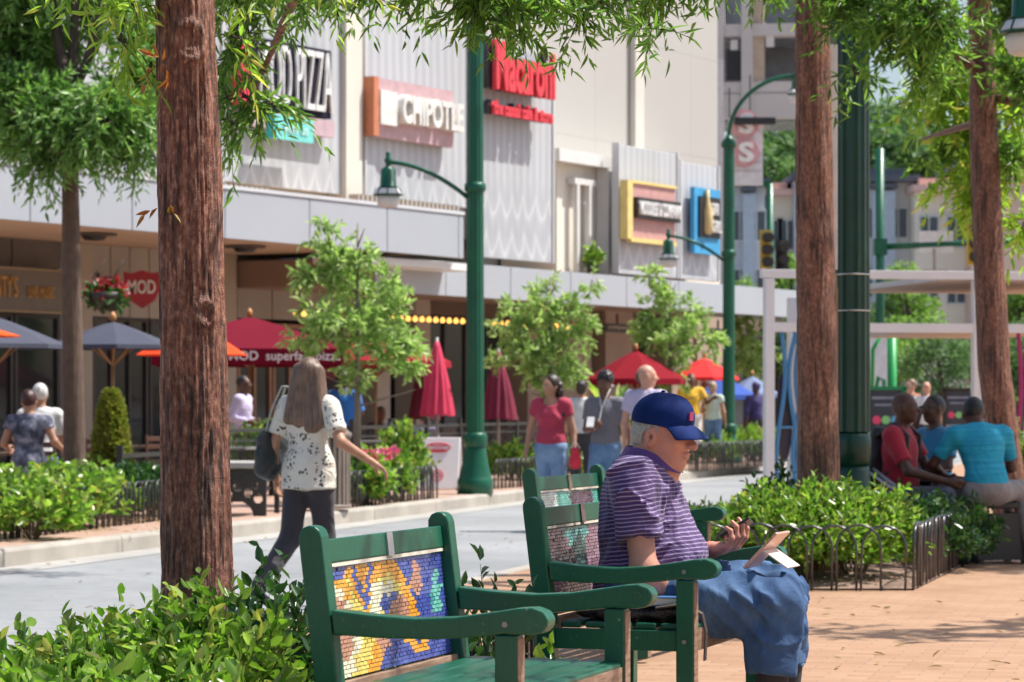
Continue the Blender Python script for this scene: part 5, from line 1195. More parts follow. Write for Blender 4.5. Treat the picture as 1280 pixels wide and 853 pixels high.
# thin trunk across the street at left
D = 29.2; b0 = G(93, D); t4 = thing('oak_tree', 'thin brown trunk across the street at the left, forking under a dense crown', 'tree', b0, 0, 'street oaks with reddish bark'); s = FPX/D; x_ = lambda px: (px-640)/s-b0.x
V_, F_ = trunk_mesh([(x_(94), 0, -.05), (x_(93), 0, .8), (x_(90), 0, 2.2), (x_(88), 0, 3.3), (x_(88), 0, 4.2)], [15/s, 13.5/s, 12/s, 10.5/s, 9/s], 60, 200, .005, 12, .015, 12)
link('trunk', np_mesh('t', V_, F_), M((.12, .075, .055), .85, .25, 9, .5), t4, True)
bk = M((.085, .06, .05), .85, .25, 9, .5)
for pts, r_ in (([P(88, 130, D), P(78, 80, D), P(66, 10, D+.2), P(60, -60, D)], [.075, .06, .05, .03]), ([P(88, 130, D), P(92, 60, D+.1), P(96, -40, D)], [.07, .055, .03]), ([P(88, 120, D), P(108, 80, D-.1), P(125, 20, D-.2), P(140, -40, D)], [.06, .05, .045, .03]),
    ([P(90, 215, D), P(120, 190, D-.3), P(150, 172, D-.6)], [.045, .03, .012]), ([P(88, 195, D), P(60, 160, D-.2), P(10, 138, D-.6)], [.04, .03, .012]), ([P(90, 130, D), P(130, 108, D+.2), P(190, 100, D+.4)], [.04, .03, .01])): limb(t4, pts, r_, mat=bk)
crown(t4, [B(20, 40, 29.5, 50, 60, 260), B(0, 130, 29, 60, 50, 240), B(60, 150, 28.6, 50, 36, 190), B(130, 150, 28.4, 55, 34, 200), B(165, 110, 29, 40, 40, 130), B(150, 40, 29.6, 40, 50, 90), B(180, 170, 28.5, 28, 28, 60), B(30, 95, 30, 70, 50, 220), B(75, 195, 28.5, 26, 16, 30), B(60, -60, 29.5, 150, 60, 420), B(195, 60, 30, 30, 60, 70)], .10, .026, leaf_mat('far_oak_leaf', [(.05, .12, .03), (.12, .24, .06), (.21, .34, .11), (.09, .19, .05), (.30, .42, .18)], .45, .30), 35, tw=.36, nl=19, rl=.016, spread=.85)
# another tree of the row, standing left of the frame: its crown and its dappled shade reach in
b0 = Vector((-6.2, 23.2, 0)); t5 = thing('oak_tree', 'leafy oak standing beyond the left edge whose shade falls on the street', 'tree', b0, 0, 'street oaks with reddish bark')
mb = MB(); mb.tube([(0, 0, 0), (.1, 0, 2.5), (.2, .1, 5)], [.14, .12, .07], 12); mb.build('trunk', bk, t5)
crown(t5, [((-1.9, 23.3, 5.4), (1.5, .8, .6), 190), ((-5.2, 23.0, 5.4), (1.8, 1.2, .8), 160)], .13, .036, oak_d, 36, tw=.4, nl=12, rl=.016)
# young trees across the street
yt = leaf_mat('young_tree_leaf', [(.14, .23, .06), (.22, .33, .10), (.34, .44, .18), (.45, .52, .28), (.18, .28, .08)], .42, .4)
def young(label, px, D, blobs, seed, wob=0, L=.105):
    b0 = G(px, D); t = thing('young_tree', label, 'tree', b0, 0, 'young trees along the far sidewalk'); s = FPX/D; H = CAMH+(505-min(q[1] for q in blobs)+10)/s
    mb = MB(); mb.tube([(0, 0, 0), (wob*.3, 0, H*.3), (wob, 0, H*.6), (wob*.4, 0, H*.97)], [.048, .04, .026, .008], 8)
    for k in range(11):
        f = .34+.055*k; a = k*2.4; l = .85*(1.15-f); mb.tube([(wob*f, 0, H*f), (wob*f+l*.6*math.cos(a), l*.6*math.sin(a), H*f+.12), (wob*f+l*math.cos(a), l*math.sin(a), H*f+.2)], [.014, .009, .004], 5)
    mb.build('trunk', M((.20, .16, .12), .8, .2, 8, .3), t)
    crown(t, [B(q[0], q[1], D+q[5] if len(q) > 5 else D, q[2], q[3], q[4]) for q in blobs], L, L*.33, yt, seed, tw=.20, nl=10, droop=.1, rl=.006, spread=.9)
young('young light green tree right above the walking woman', 447, 33.6, [(415, 300, 22, 16, 20), (440, 330, 34, 26, 60), (405, 345, 26, 18, 30), (455, 365, 40, 22, 60, .3), (400, 385, 26, 18, 30, -.3), (435, 405, 60, 22, 90), (490, 385, 28, 18, 30), (480, 430, 40, 22, 60, .3), (515, 450, 36, 14, 34), (380, 425, 36, 12, 26), (460, 460, 36, 22, 36), (487, 350, 22, 10, 12), (410, 278, 12, 12, 8)], 51)
young('broad light green young tree behind the woman in the red shirt', 688, 42.5, [(690, 362, 22, 16, 22), (660, 388, 34, 20, 46), (705, 390, 34, 24, 60), (650, 420, 40, 24, 80), (700, 430, 46, 24, 90), (740, 400, 20, 14, 16), (650, 455, 36, 22, 56), (690, 470, 36, 18, 46), (725, 465, 34, 14, 30), (740, 350, 10, 18, 8), (625, 400, 16, 8, 9)], 52)
young('airy young tree beside the farther lamp post', 838, 50.5, [(812, 352, 16, 16, 14), (830, 372, 24, 18, 30), (835, 400, 44, 20, 60), (800, 385, 22, 10, 14), (870, 385, 20, 10, 14), (850, 430, 40, 22, 70), (810, 425, 30, 18, 36), (880, 430, 20, 20, 24), (850, 465, 32, 18, 30)], 53, L=.13)
young('dense green tree behind the blue umbrella right of the farther lamp post', 935, 66, [(935, 420, 22, 26, 46), (940, 455, 26, 26, 60), (925, 385, 14, 20, 18)], 54, L=.17)

# ================================================================== fallen leaves on the paving and in the beds
g = np.random.default_rng(77); lit = leaf_mat('dry_leaf', [(.25, .14, .06), (.35, .22, .09), (.18, .10, .05), (.30, .26, .08)], .1, .7)
P0 = []
for (x0, x1, y0, y1, z, n) in ((.6, 4.2, 9.5, 18.2, .004, 150), (1.0, 2.6, 18.4, 20, .045, 160), (-1.1, .1, 7.5, 10.4, .05, 80), (-4.2, .5, 17, 30, -.146, 90), (-4.3, -3.2, 25.3, 29, .045, 80)):
    P0.append(np.stack([x0+(x1-x0)*g.random(n), y0+(y1-y0)*g.random(n), np.full(n, z+.006)], 1))
p = np.concatenate(P0); n = len(p); d = unit(n, g); d[:, 2] *= .12; V_, F_ = leaf_geo(p, d, unit(n, g)*.25+np.array([0, 0, 1]), .035+.04*g.random(n), .010+.012*g.random(n), curl=.1)
tag(link('fallen_leaves', np_mesh('f', V_, F_), lit), kind='stuff')
# ================================================================== people
def skin(c, name='skin'):
    m, nt, b = new_mat(name); v = coords(nt); n1 = noise(nt, v, 9, 4); n2 = noise(nt, v, 75, 5, .75)
    r = ramp(nt, n1.outputs[0], [(.3, tuple(x*.80 for x in c)), (.7, (min(1, c[0]*1.08), c[1]*1.03, c[2]))])
    c_ = mix(nt, .25, r.outputs[0], ramp(nt, n2.outputs[0], [(.4, (.78, .66, .6)), (.6, (1, 1, 1))]).outputs[0], 'MULTIPLY')
    nt.links.new(c_, b.inputs['Base Color']); b.inputs['Roughness'].default_value = .5; b.inputs['Subsurface Weight'].default_value = .12
    b.inputs['Subsurface Radius'].default_value = (.02, .008, .005); b.inputs['Subsurface Scale'].default_value = .3; bump(nt, b, n2.outputs[0], .4, .002); return m
def cloth(c, var=.12, scale=4, bmp=.6, c2=None, wr=5, name='cloth', rough=.85):
    m, nt, b = new_mat(name); v = coords(nt); n1 = noise(nt, v, scale, 5, .6)
    r = ramp(nt, n1.outputs[0], [(.3, tuple(x*(1-var) for x in c)), (.7, c2 or tuple(min(1, x*(1+var)) for x in c))])
    nt.links.new(r.outputs[0], b.inputs['Base Color']); b.inputs['Roughness'].default_value = rough; b.inputs['Sheen Weight'].default_value = .15
    w1 = noise(nt, v, wr, 3, .5); w1.inputs['Distortion'].default_value = 1.2; bump(nt, b, w1.outputs[0], bmp, .05); return m
SK_L = (.60, .34, .25); SK_T = (.48, .26, .17); SK_B = (.16, .075, .045); SK_D = (.10, .045, .028)
V3 = lambda *a: np.array(a, float)
def nrm(v): return v/np.linalg.norm(v)
def hand(w, d, pn, s=1, curl=.5, k=.006, side=1, thumb=.6, ph=None):
    """palm and five fingers; d along the hand, pn the palm's normal, side +1 puts the thumb on d x pn"""
    w = np.array(w, float); d = nrm(np.array(d, float)); pn = np.array(pn, float); pn = nrm(pn-d*(pn@d)); l = np.cross(d, pn)*side; out = []
    out.append(cap(w, w+d*.035*s, .024*s, .028*s, .02, (pn, 1.35)))
    out.append(cap(w+d*.035*s+l*.012*s, w+d*.082*s+l*.022*s, .021*s, .017*s, .015, (pn, 1.25))); out.append(cap(w+d*.035*s-l*.012*s, w+d*.078*s-l*.022*s, .021*s, .015*s, .015, (pn, 1.25)))
    for i, (off, L1) in enumerate(((.030, .040), (.010, .046), (-.010, .042), (-.028, .033))):
        c = curl*(1+.12*i) if not isinstance(curl, (list, tuple)) else curl[i]; p = w+(d*.085+l*off)*s; a = 0; dd = d
        for j, f in enumerate((1, .72, .55)):
            a += c*(.9 if j == 0 else 1.0); dd = d*math.cos(a)+pn*math.sin(a)+l*off*.8*(1-j*.3); q = p+nrm(dd)*L1*f*s
            out.append(cap(p, q, (.0098-.0012*j)*s, (.0090-.0013*j)*s, k)); p = q
    t0 = w+(d*.025+l*.026)*s; t1 = t0+(d*.030*(1.1-thumb*.4)+l*.024+pn*.012)*s; t2 = t1+nrm(d*.9+l*(.35-thumb*.4)+pn*(.2+thumb*.5))*.032*s; t3 = t2+nrm(d*.9-l*thumb*.3+pn*(.2+thumb*.6))*.026*s
    out += [cap(t0, t1, .016*s, .013*s, .012), cap(t1, t2, .0125*s, .0105*s, k), cap(t2, t3, .0105*s, .0085*s, k)]
    return out
def rotm(yaw=0, pitch=0, roll=0):
    return np.array(Matrix.Rotation(yaw, 3, 'Z') @ Matrix.Rotation(pitch, 3, 'X') @ Matrix.Rotation(roll, 3, 'Y'))
def head_prims(hc, R, s=1, female=False, fine=False):
    """face towards -y in the head's own frame"""
    h = lambda x, y, z: hc+R@(V3(x, y, z)*s)
    E = lambda c, r, k, **kw: ell(h(*c), V3(*r)*s, R, k*s, **kw)
    p = [E((0, .012, .022), (.077, .096, .096), .03), E((0, -.022, -.045), (.060, .066, .066), .04), E((0, -.052, -.088), (.030, .030, .022), .03), E((0, -.068, .022), (.052, .022, .022), .03),
        cap(h(0, -.086, .012), h(0, -.116, -.026), .009*s, .0135*s, .012*s), E((.011, -.103, -.026), (.009, .011, .008), .008), E((-.011, -.103, -.026), (.009, .011, .008), .008),
        E((.035, -.068, -.018), (.022, .020, .018), .025), E((-.035, -.068, -.018), (.022, .020, .018), .025),
        E((0, -.092, -.052), (.020, .010, .0055), .008), E((0, -.089, -.064), (.017, .010, .0065), .008)]
    for sx in (-1, 1):
        p += [E((sx*.029, -.087, .008), (.016, .012, .009), .01, sub=1), E((sx*.029, -.079, .006), (.0115, .0115, .0105), .002),
              E((sx*.080, .006, -.004), (.011, .022, .034), .006), E((sx*.084, .004, -.004), (.006, .010, .018), .003, sub=1)]
    return p
def person(label, loc, yaw, H=1.72, J=None, sk=SK_L, top=None, bottom=None, shoes=None, hair=None, vox=.013, sleeve=.55, leg=1.0, girl=False, heady=0, headp=0, belly=0, curl=.5, hands=True, flare=0, sleeve_r=.012, group=None, bare_top=False, top_len=0, extra=None, name='person', fat=1.0):
    k_ = H/1.75; t = thing(name, label, 'person', loc, yaw, group)
    S = .165 if girl else .185
    j = dict(pel=(0, 0, .95), wai=(0, 0, 1.10), che=(0, .005, 1.29), nek=(0, .005, 1.46), hea=(0, -.012, 1.625), sl=(S, .005, 1.415), sr=(-S, .005, 1.415), el=(S+.055, .02, 1.13), er=(-S-.055, .02, 1.13), wl=(S+.075, -.05, .88), wr=(-S-.075, -.05, .88),
        hl=(.09, 0, .91), hr=(-.09, 0, .91), kl=(.10, -.01, .50), kr=(-.10, -.01, .50), al=(.10, .02, .09), ar=(-.10, .02, .09), tl=None, tr=None, dl=None, dr=None, pl=(-1, 0, 0), pr=(1, 0, 0))
    j.update(J or {})
    for a in list(j):
        if j[a] is not None: j[a] = V3(*j[a])*(k_ if a not in ('dl', 'dr', 'pl', 'pr', 'tl', 'tr') else 1)
    for a, b_ in (('tl', 'al'), ('tr', 'ar')):
        j[a] = j[b_]+(V3(0, -.15, -.055)*k_ if j[a] is None else j[a]*k_)
    R = rotm(heady, headp); c = lambda a, b_, r0, r1, k=.03, **kw: cap(j[a], j[b_], r0*k_, r1*k_, k*k_, **kw); n = V3(0, 1, 0)
    up = nrm(j['che']-j['pel']); q = j['sr']-j['sl']; fwd = nrm(np.cross(q, up)) if np.linalg.norm(np.cross(q, up)) > .01 else V3(0, -1, 0)
    if fwd@V3(0, -1, 0) < -.9: fwd = -fwd
    Rt = np.stack([nrm(np.cross(fwd, up))*-1, -fwd, up], 1)
    def torso(e):
        w_ = 1.0*fat; return [ell(j['pel'], V3((.155 if girl else .148)*w_+e, .105*w_+e, .115+e)*k_, Rt, .06*k_), ell(j['wai'], V3((.118 if girl else .135)*w_+e, (.090+belly)*w_+e, .13+e)*k_, Rt, .08*k_),
            ell(j['che'], V3((.140 if girl else .160)*w_+e, (.100 if girl else .112)*w_+e, .155+e)*k_, Rt, .07*k_), cap(j['sl']*.9+j['sr']*.1-up*.012, j['sr']*.9+j['sl']*.1-up*.012, (.050+e)*k_, None, .05*k_), cap(j['nek']-up*.01, j['sl']*.75+j['nek']*.25+up*.004, (.048+e*.6)*k_, (.040+e*.6)*k_, .04*k_), cap(j['nek']-up*.01, j['sr']*.75+j['nek']*.25+up*.004, (.048+e*.6)*k_, (.040+e*.6)*k_, .04*k_)]+([ell(j['che']+fwd*.075*k_+Rt[:, 0]*sx*.062*k_-up*.02*k_, V3(.055+e, .045+e, .052+e)*k_, Rt, .035*k_) for sx in (-1, 1)] if girl else [])
    body = torso(0)+[c('nek', 'hea', .056 if not girl else .048, .05, .04)]+head_prims(j['hea'], R, k_, girl)
    for a in 'lr':
        body += [c('s'+a, 'e'+a, .047*fat if not girl else .040*fat, .037*fat, .03), c('e'+a, 'w'+a, .038*fat, .025, .02), c('h'+a, 'k'+a, .082*fat, .054, .05), c('k'+a, 'a'+a, .053, .035, .03), cap(j['k'+a]*.78+j['a'+a]*.22, j['k'+a]*.5+j['a'+a]*.5, .053*k_, .044*k_, .04),
            cap(j['a'+a]+V3(0, .03, -.045)*k_, j['t'+a], .036*k_, .026*k_, .03)]
        d = j['d'+a] if j['d'+a] is not None else j['w'+a]-j['e'+a]
        body += hand(j['w'+a], d, j['p'+a], k_*1.02, curl if not isinstance(curl, dict) else curl[a], side=(-1 if a == 'l' else 1))
    bo = solid('body', body, vox, skin(sk), t)
    gg = np.random.default_rng(abs(hash(label)) % 1000 if 0 else len(label)*7)
    ph = gg.random((6, 3))*6; dr_ = unit(6, gg)*np.array([1, 1, 1.6])
    def fold(p, A=.0065): return creases(p, [((.25, .1, 1), 7, 26), ((-.5, .1, .8), 6, 30)], A*k_, len(label))
    if top is not None:
        pr = torso(.016)
        if not top_len: pr[0] = ell(j['pel']+up*.035, pr[0][2], Rt, .06*k_)
        if top_len: pr.append(cap(j['pel']+V3(0, 0, .04), j['pel']-V3(0, 0, top_len), .182*k_, .196*k_, .05, (Rt[:, 1], 1.16), 1))
        for a in 'lr':
            e_ = j['s'+a]*(1-min(sleeve, 1))+j['e'+a]*min(sleeve, 1); pr.append(cap(j['s'+a], e_, (.054*fat+sleeve_r)*k_, (.050*fat+sleeve_r)*k_, .05, None, 1))
            if sleeve > 1: pr.append(cap(j['e'+a], j['e'+a]*(2-sleeve)+j['w'+a]*(sleeve-1), .055*k_, .042*k_, .02, None, 1))
        pr.append(ell(j['nek']+fwd*.02*k_+up*.03*k_, V3(.062, .062, .05)*k_, Rt, .001, sub=1)) if not bare_top else None
        if bare_top: pr.append(ell(j['nek']+fwd*.04*k_-up*.01*k_, V3(.085, .07, .07)*k_, Rt, .001, sub=1))
        solid('shirt', pr, vox, top, t, fold)
    if bottom is not None:
        pr = [ell(j['pel'], V3((.160 if girl else .154)*fat+.014, .110*fat+.014, .125)*k_, Rt, .05*k_)]
        for a in 'lr':
            pr.append(cap(j['h'+a], j['k'+a] if leg > .5 else j['h'+a]*(1-leg*2)+j['k'+a]*leg*2, (.092*fat)*k_, (.070+flare)*k_, .05, None, 0 if leg > .5 else 1))
            if leg > .5: pr.append(cap(j['k'+a], j['k'+a]*(1-(leg-.5)*2)+j['a'+a]*(leg-.5)*2, (.074+flare)*k_, (.062+flare)*k_, .03, None, 1))
        solid('trousers' if leg > .6 else 'shorts', pr, vox, bottom, t, fold)
    if shoes is not None:
        for a in 'lr': solid('shoe', [cap(j['a'+a]+V3(0, .035, -.048)*k_, j['t'+a]+V3(0, -.01, 0), .043*k_, .034*k_, .03), cap(j['a'+a]+V3(0, .01, -.02)*k_, j['a'+a]+V3(0, 0, .02), .045*k_, .044*k_, .03, None, 1)], vox, shoes, t)
    h = lambda x, y, z: j['hea']+R@(V3(x, y, z)*k_); E = lambda cc, r, k=.02, **kw: ell(h(*cc), V3(*r)*k_, R, k, **kw)
    if hair is not None:
        kind, hc = hair; hm, nt, b = new_mat('hair'); v = coords(nt, (1, 1, .12)); n1 = noise(nt, v, 70, 4); r = ramp(nt, n1.outputs[0], [(.3, tuple(x*.5 for x in hc)), (.7, tuple(min(1, x*1.5) for x in hc))]); nt.links.new(r.outputs[0], b.inputs['Base Color']); b.inputs['Roughness'].default_value = .42; bump(nt, b, n1.outputs[0], .5, .01)
        # the halfspace keeps the face free
        clip = ((tuple(R@V3(0, -1, -.55)), .030*k_),)
        if kind == 'short': pr = [E((0, .018, .034), (.084, .103, .100), clip=clip)]
        elif kind == 'afro': pr = [E((0, .024, .055), (.094, .108, .104), clip=((tuple(R@V3(0, -1, -.5)), .040*k_),))]+[E((.08*math.cos(a)*math.cos(b_), .024+.09*math.sin(a)*math.cos(b_), .065+.085*math.sin(b_)), (.022, .022, .022), .008) for a in np.linspace(-.6, 3.8, 11) for b_ in (.1, .6, 1.1)]
        elif kind == 'fringe': pr = [E((0, .030, .0), (.083, .095, .078), clip=((tuple(R@V3(0, 0, 1)), .035*k_), (tuple(R@V3(0, -1, -.2)), -.0)))]
        elif kind == 'buzz': pr = [E((0, .016, .028), (.080, .0995, .097), clip=clip)]
        elif kind == 'bun': pr = [E((0, .018, .034), (.086, .105, .102), clip=clip), E((0, .11, .06), (.045, .045, .045)), E((0, .06, -.03), (.07, .05, .06))]
        elif kind == 'long': pr = [E((0, .014, .03), (.090, .106, .104), clip=clip)]+[cap(h(x, .050, .04), h(x*2.0+.012*math.sin(x*90), .115, -.35+abs(x)*.6+.03*math.sin(x*210)), .048*k_, .040*k_, .02) for x in (-.062, -.036, -.012, .012, .036, .062)]+[cap(h(.080*sx, .02, .02), h(.135*sx, .06, -.27), .036*k_, .026*k_, .03) for sx in (-1, 1)]
        elif kind == 'curly':
            pr = [E((0, .02, .03), (.092, .108, .102), clip=clip)]
            for i in range(70):
                a = gg.random()*2.6+.27; l = gg.random(); pr.append(E((.105*math.cos(a)*(.8+.6*l), .02+.085*math.sin(a), .03-.36*l), (.036, .036, .036), .010))
        solid('hair', pr, vox*.8, hm, t)
    if extra: extra(t, j, k_, fwd, up, h, R, vox)
    return t

def creases(p, dirs, A, seed=0):
    """soft cloth creases running along the given directions"""
    out = 0
    for i, (d, fl, fc) in enumerate(dirs):
        d = nrm(V3(*d)); a = nrm(np.cross(d, V3(1, .3, .1))); b_ = np.cross(d, a)
        w_ = .6*vnoise(p*5+i*7, seed+9); q = np.stack([p@d*fl*.4, (p@a)*fc*.5+w_*1.6, (p@b_)*fc*.5+w_], 1)
        n = vnoise(q, seed+i); r_ = 1-np.abs(2*n-1); m = np.clip(vnoise(p*4+3.1*i, seed+20)*1.8-.4, 0, 1); out = out-A*(r_**3-.25)*m
    return out
# ------------------------------------------------------------------ the man on the bench
MY = 10.20; s0 = FPX/MY; mX = (800-640)/s0; YA = rad(71.7)
def Lp(px, py, r=0):            # side view of the photo -> his own frame; r metres towards the viewer
    return V3(-r, -((px-800)/s0+.31*r)/.95, CAMH-(py-505)/s0)
man = thing('person', 'seated man in a blue cap and purple striped polo shirt, holding a phone', 'person', (mX, MY, 0), YA)
HC = Lp(829, 545); Rh = rotm(rad(-12), rad(5))
h = lambda x, y, z, s=1.07: HC+Rh@(V3(x, y, z)*s)
bod = head_prims(HC, Rh, 1.07, fine=True)
bod += [cap(Lp(806, 592), h(0, .028, -.03), .070, .062, .03), cap(Lp(818, 590), h(0, -.02, -.07), .050, .045, .03)]
Sh_n, Sh_f = Lp(790, 606, .20), Lp(802, 602, -.20)
El_n, Wr_n = Lp(801, 708, .255), Lp(838, 750, .14)
El_f, Wr_f = Lp(850, 702, -.24), Lp(889, 688, -.10)
trs = [ell(Lp(800, 742), (.175, .15, .13), None, .08), ell(Lp(815, 690), (.165, .150, .15), None, .1), ell(Lp(803, 635), (.175, .135, .17), None, .09), cap(Sh_n+V3(.03, 0, 0), Sh_f-V3(.03, 0, 0), .075, None, .06)]
bod += trs+[cap(Sh_n, El_n, .056, .046, .04), cap(El_n, Wr_n, .047, .031, .03), cap(Sh_f, El_f, .056, .046, .04), cap(El_f, Wr_f, .046, .031, .03), ell(El_n*.75+Wr_n*.25+V3(0, 0, -.0), (.05, .05, .05), None, .03)]
bod += hand(Wr_n, Lp(880, 760, .08)-Wr_n, V3(0, 0, -1), 1.06, .45, side=-1)
Hd = nrm(V3(-.38, -.88, .16)); Hp = V3(.12, .30, .95)
bod += hand(Wr_f, Hd, Hp, 1.15, [.66, .72, .78, .84], side=-1, thumb=.7)
Hn, Hf = Lp(800, 748, .10), Lp(808, 748, -.10); Kn, Kf = Lp(962, 746, .12), Lp(975, 741, -.13); An, Af = Lp(953, 893, .12), Lp(978, 886, -.13)
bod += [cap(Hn, Kn, .09, .06, .06), cap(Kn, An, .06, .042, .03), cap(Hf, Kf, .09, .06, .06), cap(Kf, Af, .06, .042, .03), cap(An, An+V3(0, -.16, -.05), .04, .03, .03), cap(Af, Af+V3(0, -.16, -.05), .04, .03, .03)]
solid('body', bod, .0042, skin((.62, .285, .20)), man)
# polo shirt
pm, nt, b = new_mat('striped_polo'); v = coords(nt); sx = nt.nodes.new('ShaderNodeSeparateXYZ'); nt.links.new(v, sx.inputs[0]); nz = noise(nt, v, 5, 2)
mul = nt.nodes.new('ShaderNodeMath'); mul.operation = 'MULTIPLY_ADD'; nt.links.new(nz.outputs[0], mul.inputs[0]); mul.inputs[1].default_value = .035; nt.links.new(sx.outputs[2], mul.inputs[2])
yy = nt.nodes.new('ShaderNodeMath'); yy.operation = 'MULTIPLY_ADD'; nt.links.new(sx.outputs[1], yy.inputs[0]); yy.inputs[1].default_value = .10; nt.links.new(mul.outputs[0], yy.inputs[2])
sc_ = nt.nodes.new('ShaderNodeMath'); sc_.operation = 'MULTIPLY'; sc_.inputs[1].default_value = 68; nt.links.new(yy.outputs[0], sc_.inputs[0])
fr = nt.nodes.new('ShaderNodeMath'); fr.operation = 'FRACT'; nt.links.new(sc_.outputs[0], fr.inputs[0])
r = ramp(nt, fr.outputs[0], [(0, (.060, .022, .120)), (.58, (.072, .028, .145)), (.68, (.34, .27, .43)), (.85, (.34, .27, .43)), (.95, (.060, .022, .120))])
n1 = noise(nt, v, 3, 4); c = mix(nt, .3, r.outputs[0], ramp(nt, n1.outputs[0], [(.3, (.6, .6, .7)), (.7, (1, 1, 1))]).outputs[0], 'MULTIPLY'); nt.links.new(c, b.inputs['Base Color']); b.inputs['Roughness'].default_value = .8; b.inputs['Sheen Weight'].default_value = .2
w1 = noise(nt, v, 6, 4, .55); w1.inputs['Distortion'].default_value = 1.5; bump(nt, b, w1.outputs[0], .6, .06)
def mfold(p):
    y, z = p[:, 1], p[:, 2]
    return creases(p, [((.1, -.5, 1), 6, 26), ((0, -.9, .35), 6, 32)], .022, 11)+.006*np.sin(z*44+y*22+2.2*np.sin(y*9+p[:, 0]*6))*np.clip((.80-z)*4, 0, 1)
    a = .010*np.sin(z*42+y*26+2.4*np.sin(y*11+p[:, 0]*6))*np.clip((.82-z)*4, 0, 1); b_ = .006*np.sin(z*70-y*60+3*np.sin(p[:, 0]*9+z*8)); return a+b_+.004*(vnoise(p*18, 3)-.5)
slv = lambda A, B_, f, r0, r1: cap(A, A*(1-f)+B_*f, r0, r1, .045, None, 1)
infl = lambda q, e: ('e', q[1], q[2]+e, q[3], q[4], q[5], q[6]) if q[0] == 'e' else cap(q[1], q[2], q[3]+e, q[4]+e, q[5])
solid('polo_shirt', [infl(q, .016) for q in trs]+[slv(Sh_n, El_n, .60, .082, .076), slv(Sh_f, El_f, .60, .082, .072), ell(Lp(850, 700), (.14, .09, .10), None, .08), cap(Lp(800, 600), Lp(806, 584), .09, .075, .04, None, 1)], .0075, pm, man, mfold)
# collar
cm = cloth((.10, .045, .19), .1); cp = []
ctr = Lp(811, 578); mb = MB(); n = 26; vs = []
for i in range(n):
    a = math.pi*2*i/(n-1)+rad(-90); fx = math.cos(a); fy = math.sin(a); opn = max(0, -fy)
    for zz, rr in ((.052, .083), (.004, .106)):
        vs.append((ctr[0]+fx*rr*1.02, ctr[1]-.010+fy*rr*1.12-(.03*opn*opn if zz < 0 else 0), ctr[2]+zz-.045*opn+.012*max(0, fy)-(.028*opn if zz < 0 else 0)))
fs = [(2*i, 2*i+1, 2*i+3, 2*i+2) for i in range(n-1)]; mb.add(vs, fs, smooth=True); o = mb.build('collar', cm, man); mo = o.modifiers.new('s', 'SOLIDIFY'); mo.thickness = .006
mo = o.modifiers.new('u', 'SUBSURF'); mo.levels = 1; mo.render_levels = 2
# jeans
jm, nt, b = new_mat('blue_denim'); v = coords(nt); n1 = noise(nt, coords(nt, (1, 1, .6)), 6, 5, .6); n2 = noise(nt, v, 260, 2); n3 = noise(nt, v, 11, 4); n3.inputs['Distortion'].default_value = 1.5
r = ramp(nt, n1.outputs[0], [(.3, (.022, .06, .15)), (.5, (.045, .11, .24)), (.75, (.12, .22, .37))]); c = mix(nt, .35, r.outputs[0], ramp(nt, n3.outputs[0], [(.35, (.55, .6, .7)), (.65, (1, 1, 1))]).outputs[0], 'MULTIPLY')
c = mix(nt, .25, c, ramp(nt, n2.outputs[0], [(.4, (.6, .65, .7)), (.6, (1, 1, 1))]).outputs[0], 'MULTIPLY'); nt.links.new(c, b.inputs['Base Color']); b.inputs['Roughness'].default_value = .85; bump(nt, b, n3.outputs[0], .3, .02)
def jfold(p):
    y, z = -p[:, 1], p[:, 2]; kn = Kn[2]; u = np.exp(-((y-.44)**2+(z-.47)**2)/.018)
    return creases(p, [((0, -1, .10), 3.5, 22), ((0, -.62, -.78), 4.5, 26), ((0, .08, 1), 4.0, 30)], .028, 4)+.013*u*np.abs(np.sin((y*.85+z*.5)*44+1.6*np.sin(z*15+p[:, 0]*6)))-.004*u
    a = .008*u*np.sin((y*.8+z*.6)*75+2*np.sin(z*22)); b_ = .0055*np.sin(y*30-z*38+2.2*np.sin(z*13+p[:, 0]*12))*np.clip((z-.22)*3, .25, 1); c_ = .005*np.sin(y*70+1.5*np.sin(z*16)+p[:, 0]*20)*np.clip((.5-z)*4, 0, 1)
    return a+b_+c_+.003*(vnoise(p*12, 5)-.5)
def legj(H_, K_, A_):
    e = K_*.16+A_*.84; e = K_+(A_-K_)*((K_[2]-.272)/(K_[2]-A_[2]))
    return [cap(H_, K_, .120, .092, .06), cap(K_+V3(0, .004, 0), e+V3(0, 0, 0), .088, .080, .018, None, 1)]
solid('jeans', [ell(Lp(800, 752), (.185, .16, .125), None, .06)]+legj(Hn, Kn, An)+legj(Hf, Kf, Af), .0075, jm, man, jfold)
for K_, A_ in ((Kn, An), (Kf, Af)):
    e = K_+(A_-K_)*((K_[2]-.276)/(K_[2]-A_[2])); solid('cuff', [cap(e+nrm(K_-A_)*.030, e-nrm(K_-A_)*.004, .0855, .0855, .004, None, 1)], .006, jm, man)
for A_ in (An, Af):
    solid('shoe', [cap(A_+V3(0, .04, -.055), A_+V3(0, -.19, -.075), .052, .042, .04), cap(A_+V3(0, .01, -.02), A_+V3(0, .01, .05), .052, .050, .03, None, 1)], .008, M((.02, .018, .018), .5), man)
    solid('sock', [cap(A_, A_+nrm(Kn-An)*.22, .052, .062, .02, None, 1)], .008, M((.03, .03, .035), .9), man)
